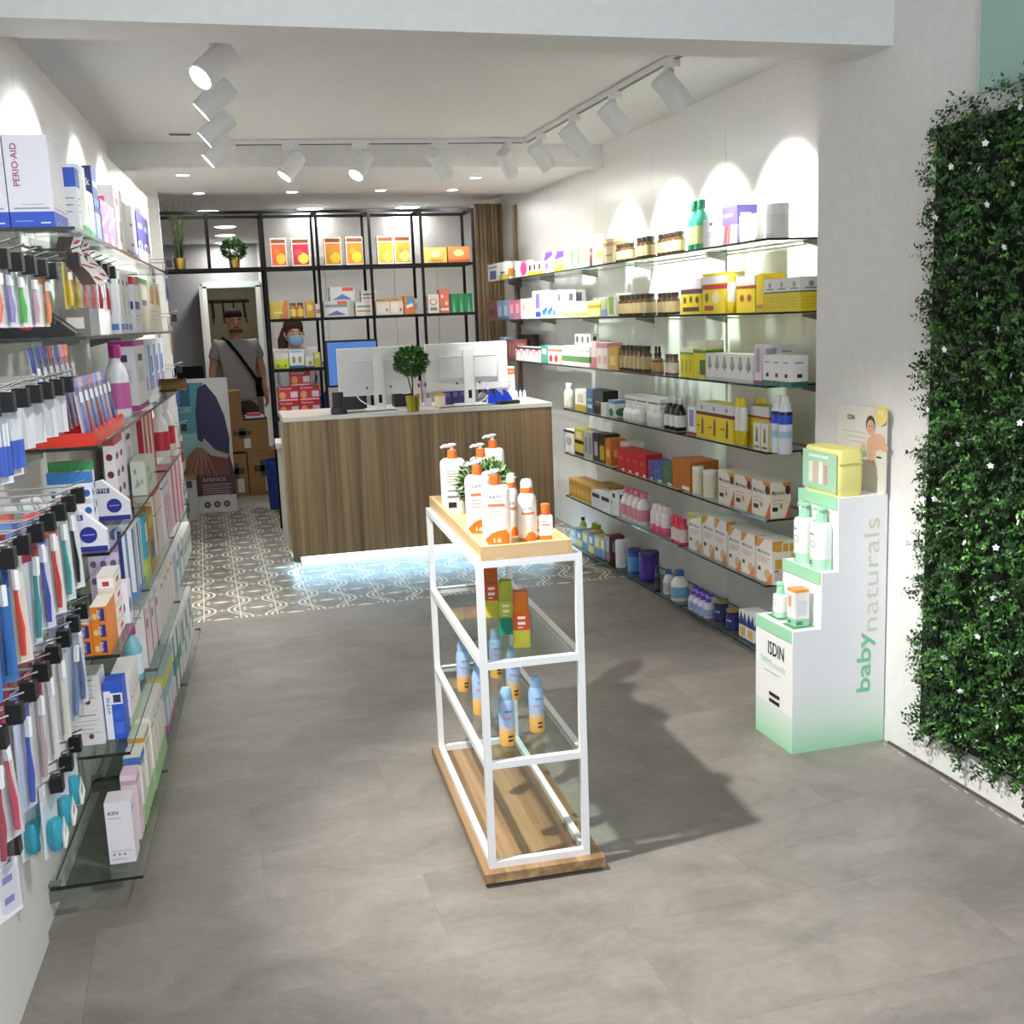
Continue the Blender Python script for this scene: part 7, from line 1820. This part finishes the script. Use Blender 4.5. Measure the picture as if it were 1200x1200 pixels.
def hand(side, wrist, d, palm_n, parent_j, parent_e, pre, spread):
    """five finger chains rooted in the palm"""
    w = Vector(wrist); d = Vector(d).normalized(); n = Vector(palm_n).normalized(); s = d.cross(n).normalized() * side
    pm = w + d * .05
    parent_j[pre + 'palm'] = (tuple(pm), (.030, .018)); parent_e.append((pre + 'wrist', pre + 'palm'))
    for i, (off, ln) in enumerate(((-.024, .065), (-.008, .075), (.008, .072), (.023, .055))):
        a = pm + d * .035 + s * off
        b1 = a + d * ln * .5 + n * .008; b2 = a + d * ln * .9 + n * .03
        for nm, q, r in (('k%d' % i, a, .0095), ('m%d' % i, b1, .0085), ('t%d' % i, b2, .007)): parent_j[pre + nm] = (tuple(q), r)
        parent_e += [(pre + 'palm', pre + 'k%d' % i), (pre + 'k%d' % i, pre + 'm%d' % i), (pre + 'm%d' % i, pre + 't%d' % i)]
    a = w + d * .03 - s * .028; b1 = a + d * .035 - s * .018 + n * .012
    parent_j[pre + 'th0'] = (tuple(a), .011); parent_j[pre + 'th1'] = (tuple(b1), .009)
    parent_e += [(pre + 'palm', pre + 'th0'), (pre + 'th0', pre + 'th1')]
def face(parent, c, s, brow, mask=False):
    """eyes, brows, nose, mouth, ears on a head centred at c (faces -y); s = head height"""
    c = Vector(c)
    e = MB()
    for k in (-1, 1):
        if mask:
            e.tube([c + Vector((k * .018, -.088, -.004)), c + Vector((k * .032, -.090, -.008)), c + Vector((k * .045, -.083, -.004))], .0028, C('#2a1c16'), 6)
            continue
        e.lathe([(0.0, -.0), (.008, .003), (.009, .008), (0, .013)], C('#a89484'), 10, cap=False, axis=Matrix.Translation(c + Vector((k * .032, -.083, -.002))) @ Matrix.Rotation(pi / 2, 4, 'X') @ Matrix.Translation((0, 0, -.012)))
        e.ell(c + Vector((k * .032, -.0955, -.001)), EX, EZ, .006, .0055, C('#1c130e'), 10)
    e.build('eyes', GLOSS, parent)
    b_ = MB()
    for k in (-1, 1): b_.tube([c + Vector((k * .016, -.092, .018)), c + Vector((k * .034, -.090, .023)), c + Vector((k * .05, -.08, .017))], .004, C(brow), 6)
    b_.build('eyebrows', MATTE, parent)
    er = MB()
    for k in (-1, 1): er.lathe([(0, -.02), (.014, -.012), (.017, .005), (.011, .02), (0, .024)], C('#b98a72'), 10, cap=False, sx=.5, sy=1.0, cx=c.x + k * .079, cy=c.y + .008, z=c.z - .005)
    er.build('ears', SKIN, parent)
    if not mask:
        n_ = MB().tube([c + Vector((0, -.088, .010)), c + Vector((0, -.100, -.018)), c + Vector((0, -.092, -.030))], [.007, .012, .010], C('#b8876c'), 8)
        n_.build('nose', SKIN, parent)
        m_ = MB(); m_.tube([c + Vector((-.024, -.078, -.056)), c + Vector((0, -.088, -.055)), c + Vector((.024, -.078, -.056))], [.003, .006, .003], C('#8c4a42'), 6); m_.build('mouth', SKIN, parent)
HEADC = 0.0
def person(loc, rz, label, J, E, col):
    t = thing('person', label, 'person', loc, rz)
    return t
# --- man in the doorway, 1.76 m tall
man = thing('person', 'person in grey T-shirt and dark shorts with black shoulder strap near the doorway', 'person', (.37, 11.85, 0), radians(8))
mj = {'pel': ((0, 0, .93), (.15, .11)), 'waist': ((0, .005, 1.10), (.145, .105)), 'chest': ((0, .01, 1.30), (.165, .115)), 'neckb': ((0, .0, 1.45), (.075, .065)), 'neck': ((0, -.015, 1.50), .056), 'jaw': ((0, -.035, 1.565), (.066, .078)), 'head': ((0, -.02, 1.65), (.084, .100)), 'crown': ((0, -.005, 1.73), (.060, .070))}
me_ = [('pel', 'waist'), ('waist', 'chest'), ('chest', 'neckb'), ('neckb', 'neck'), ('neck', 'jaw'), ('jaw', 'head'), ('head', 'crown')]
for k, pre in ((-1, 'L'), (1, 'R')):
    mj.update({pre + 'sh': ((k * .19, .01, 1.41), .062), pre + 'el': ((k * .255, .03, 1.13), .046), pre + 'wrist': ((k * .265, -.06, .90), .031), pre + 'hip': ((k * .10, 0, .88), .095), pre + 'knee': ((k * .115, -.01, .49), .060), pre + 'ank': ((k * .12, .03, .09), .040), pre + 'toe': ((k * .135, -.13, .035), .034)})
    me_ += [('chest', pre + 'sh'), (pre + 'sh', pre + 'el'), (pre + 'el', pre + 'wrist'), ('pel', pre + 'hip'), (pre + 'hip', pre + 'knee'), (pre + 'knee', pre + 'ank'), (pre + 'ank', pre + 'toe')]
    hand(k, mj[pre + 'wrist'][0], (k * .05, -.12, -1), (-k, -.1, 0), mj, me_, pre, 1)
skin_body('body', mj, me_, man, SKIN, '#b98a70')
sj = {'w0': ((0, 0, .80), (.19, .15)), 'w': ((0, 0, .90), (.192, .15)), 'a': ((0, .0, 1.05), (.182, .138)), 'b': ((0, .01, 1.28), (.182, .130)), 'c': ((0, .005, 1.43), (.12, .095)), 'd': ((0, 0, 1.475), (.085, .078))}
se = [('w0', 'w'), ('w', 'a'), ('a', 'b'), ('b', 'c'), ('c', 'd')]
for k, pre in ((-1, 'L'), (1, 'R')):
    sj.update({pre + 's': ((k * .19, .01, 1.41), .080), pre + 'm': ((k * .232, .018, 1.24), .072)}); se += [('b', pre + 's'), (pre + 's', pre + 'm')]
skin_body('tshirt', sj, se, man, CLOTH, '#999795')
tj = {'w': ((0, 0, .95), (.158, .12)), 'p': ((0, 0, .88), (.16, .125))}
te = [('w', 'p')]
for k, pre in ((-1, 'L'), (1, 'R')):
    tj.update({pre + 'h': ((k * .10, 0, .80), .108), pre + 'k': ((k * .118, -.01, .50), .088)}); te += [('p', pre + 'h'), (pre + 'h', pre + 'k')]
skin_body('shorts', tj, te, man, CLOTH, '#45423f')
hcap = MB()
hcap.lathe([(.082, .0), (.086, .02), (.082, .05), (.064, .075), (.03, .09), (0, .092)], C('#2c211b'), 16, cap=False, sx=1.06, sy=1.2, cx=0, cy=.006, z=1.69)
hcap.build('hair', MATTE, man)
face(man, (0, -.028, 1.645), .23, '#241a14')
bd_ = MB()
for k in range(9):
    a = radians(200 + k * 17.5)
    bd_.tube([(.066 * cos(a), -.036 + .076 * sin(a), 1.565), (.054 * cos(a), -.036 + .066 * sin(a), 1.535)], .016, C('#6c5040'), 6)
bd_.build('beard', MATTE, man)
st_ = MB(); st_.tube([(-.13, .02, 1.485), (-.09, -.115, 1.44), (.0, -.165, 1.30), (.10, -.165, 1.14), (.19, -.10, 1.0), (.19, .05, .98)], .016, C('#17171a'), 6)
st_.build('strap', CLOTH, man)
MB().rbox(.07, .2, .2, .03, C('#1a1a1d'), 3, z=.86, cx=.215, cy=.06).build('shoulder_bag', CLOTH, man)
for k in (-1, 1):
    MB().rbox(.095, .27, .08, .04, C('#2c2c30'), 4, cx=k * .128, cy=-.05, rings=[(1, 0), (1, .03), (.8, .08)]).build('shoe', CLOTH, man)
# --- woman behind the frame, head bowed over her work
wom = thing('person', 'person in white coat and pale blue face mask looking down behind the shelf frame', 'person', (.76, 9.35, 0), radians(6))
wj = {'pel': ((0, 0, .88), (.15, .11)), 'waist': ((0, .0, 1.09), (.125, .095)), 'chest': ((0, .0, 1.29), (.145, .105)), 'neckb': ((0, -.01, 1.41), (.06, .055)), 'neck': ((0, -.03, 1.44), .045), 'jaw': ((0, -.06, 1.475), (.055, .065)), 'head': ((0, -.055, 1.52), (.070, .086)), 'crown': ((0, -.04, 1.585), (.05, .06))}
we = [('pel', 'waist'), ('waist', 'chest'), ('chest', 'neckb'), ('neckb', 'neck'), ('neck', 'jaw'), ('jaw', 'head'), ('head', 'crown')]
for k, pre in ((-1, 'L'), (1, 'R')):
    wj.update({pre + 'sh': ((k * .165, 0, 1.365), .050), pre + 'el': ((k * .205, -.02, 1.10), .040), pre + 'wrist': ((k * .12, -.20, 1.02), .027), pre + 'hip': ((k * .085, 0, .84), .09), pre + 'knee': ((k * .09, -.01, .46), .055), pre + 'ank': ((k * .09, .02, .08), .038), pre + 'toe': ((k * .1, -.12, .032), .032)})
    we += [('chest', pre + 'sh'), (pre + 'sh', pre + 'el'), (pre + 'el', pre + 'wrist'), ('pel', pre + 'hip'), (pre + 'hip', pre + 'knee'), (pre + 'knee', pre + 'ank'), (pre + 'ank', pre + 'toe')]
    hand(k, wj[pre + 'wrist'][0], (-k * .35, -1, -.15), (0, -.1, -1), wj, we, pre, 1)
skin_body('body', wj, we, wom, SKIN, '#c3937c')
cj = {'h': ((0, 0, .50), (.22, .16)), 'w': ((0, 0, .85), (.185, .145)), 'a': ((0, .0, 1.08), (.155, .12)), 'b': ((0, .0, 1.27), (.165, .122)), 'c': ((0, -.005, 1.39), (.10, .085))}
ce = [('h', 'w'), ('w', 'a'), ('a', 'b'), ('b', 'c')]
for k, pre in ((-1, 'L'), (1, 'R')):
    cj.update({pre + 's': ((k * .168, 0, 1.355), .070), pre + 'e': ((k * .21, -.02, 1.10), .058), pre + 'm': ((k * .14, -.17, 1.025), .048)}); ce += [('b', pre + 's'), (pre + 's', pre + 'e'), (pre + 'e', pre + 'm')]
skin_body('coat', cj, ce, wom, CLOTH, '#dedcdf')
hr = MB()
hr.lathe([(.078, -.02), (.083, .02), (.078, .06), (.055, .088), (.02, .10), (0, .10)], C('#3c2a20'), 16, cap=False, sx=1.02, sy=1.12, cx=0, cy=-.02, z=1.548)
hr.build('hair', MATTE, wom)
pt = MB(); pt.tube([(-.05, .01, 1.56), (-.085, .0, 1.47), (-.10, -.03, 1.38), (-.095, -.05, 1.30)], [.04, .045, .038, .018], C('#3c2a20'), 10); pt.build('ponytail', MATTE, wom)
face(wom, (0, -.055, 1.52), .22, '#2c1e16', True)
mk = MB().rbox(.118, .07, .085, .033, C('#8fb4cc'), 4, z=1.425, cy=-.118, rings=[(.72, 0), (1, .022), (1, .06), (.8, .085)])
mk.build('face_mask', CLOTH, wom)
ml = MB()
for k in (-1, 1): ml.tube([(k * .056, -.11, 1.49), (k * .078, -.05, 1.51)], .002, C('#e8eef2'), 5); ml.tube([(k * .05, -.11, 1.445), (k * .078, -.05, 1.50)], .002, C('#e8eef2'), 5)
ml.build('mask_loop', CLOTH, wom)
bl_ = MB().rbox(.10, .03, .5, .014, C('#2a4cb4'), 3, z=.78, cx=.19, cy=-.04); bl_.build('blue_lanyard_cloth', CLOTH, wom)
for k in (-1, 1): MB().rbox(.085, .24, .07, .036, C('#e4e4e4'), 4, cx=k * .095, cy=-.05, rings=[(1, 0), (1, .03), (.8, .07)]).build('shoe', CLOTH, wom)
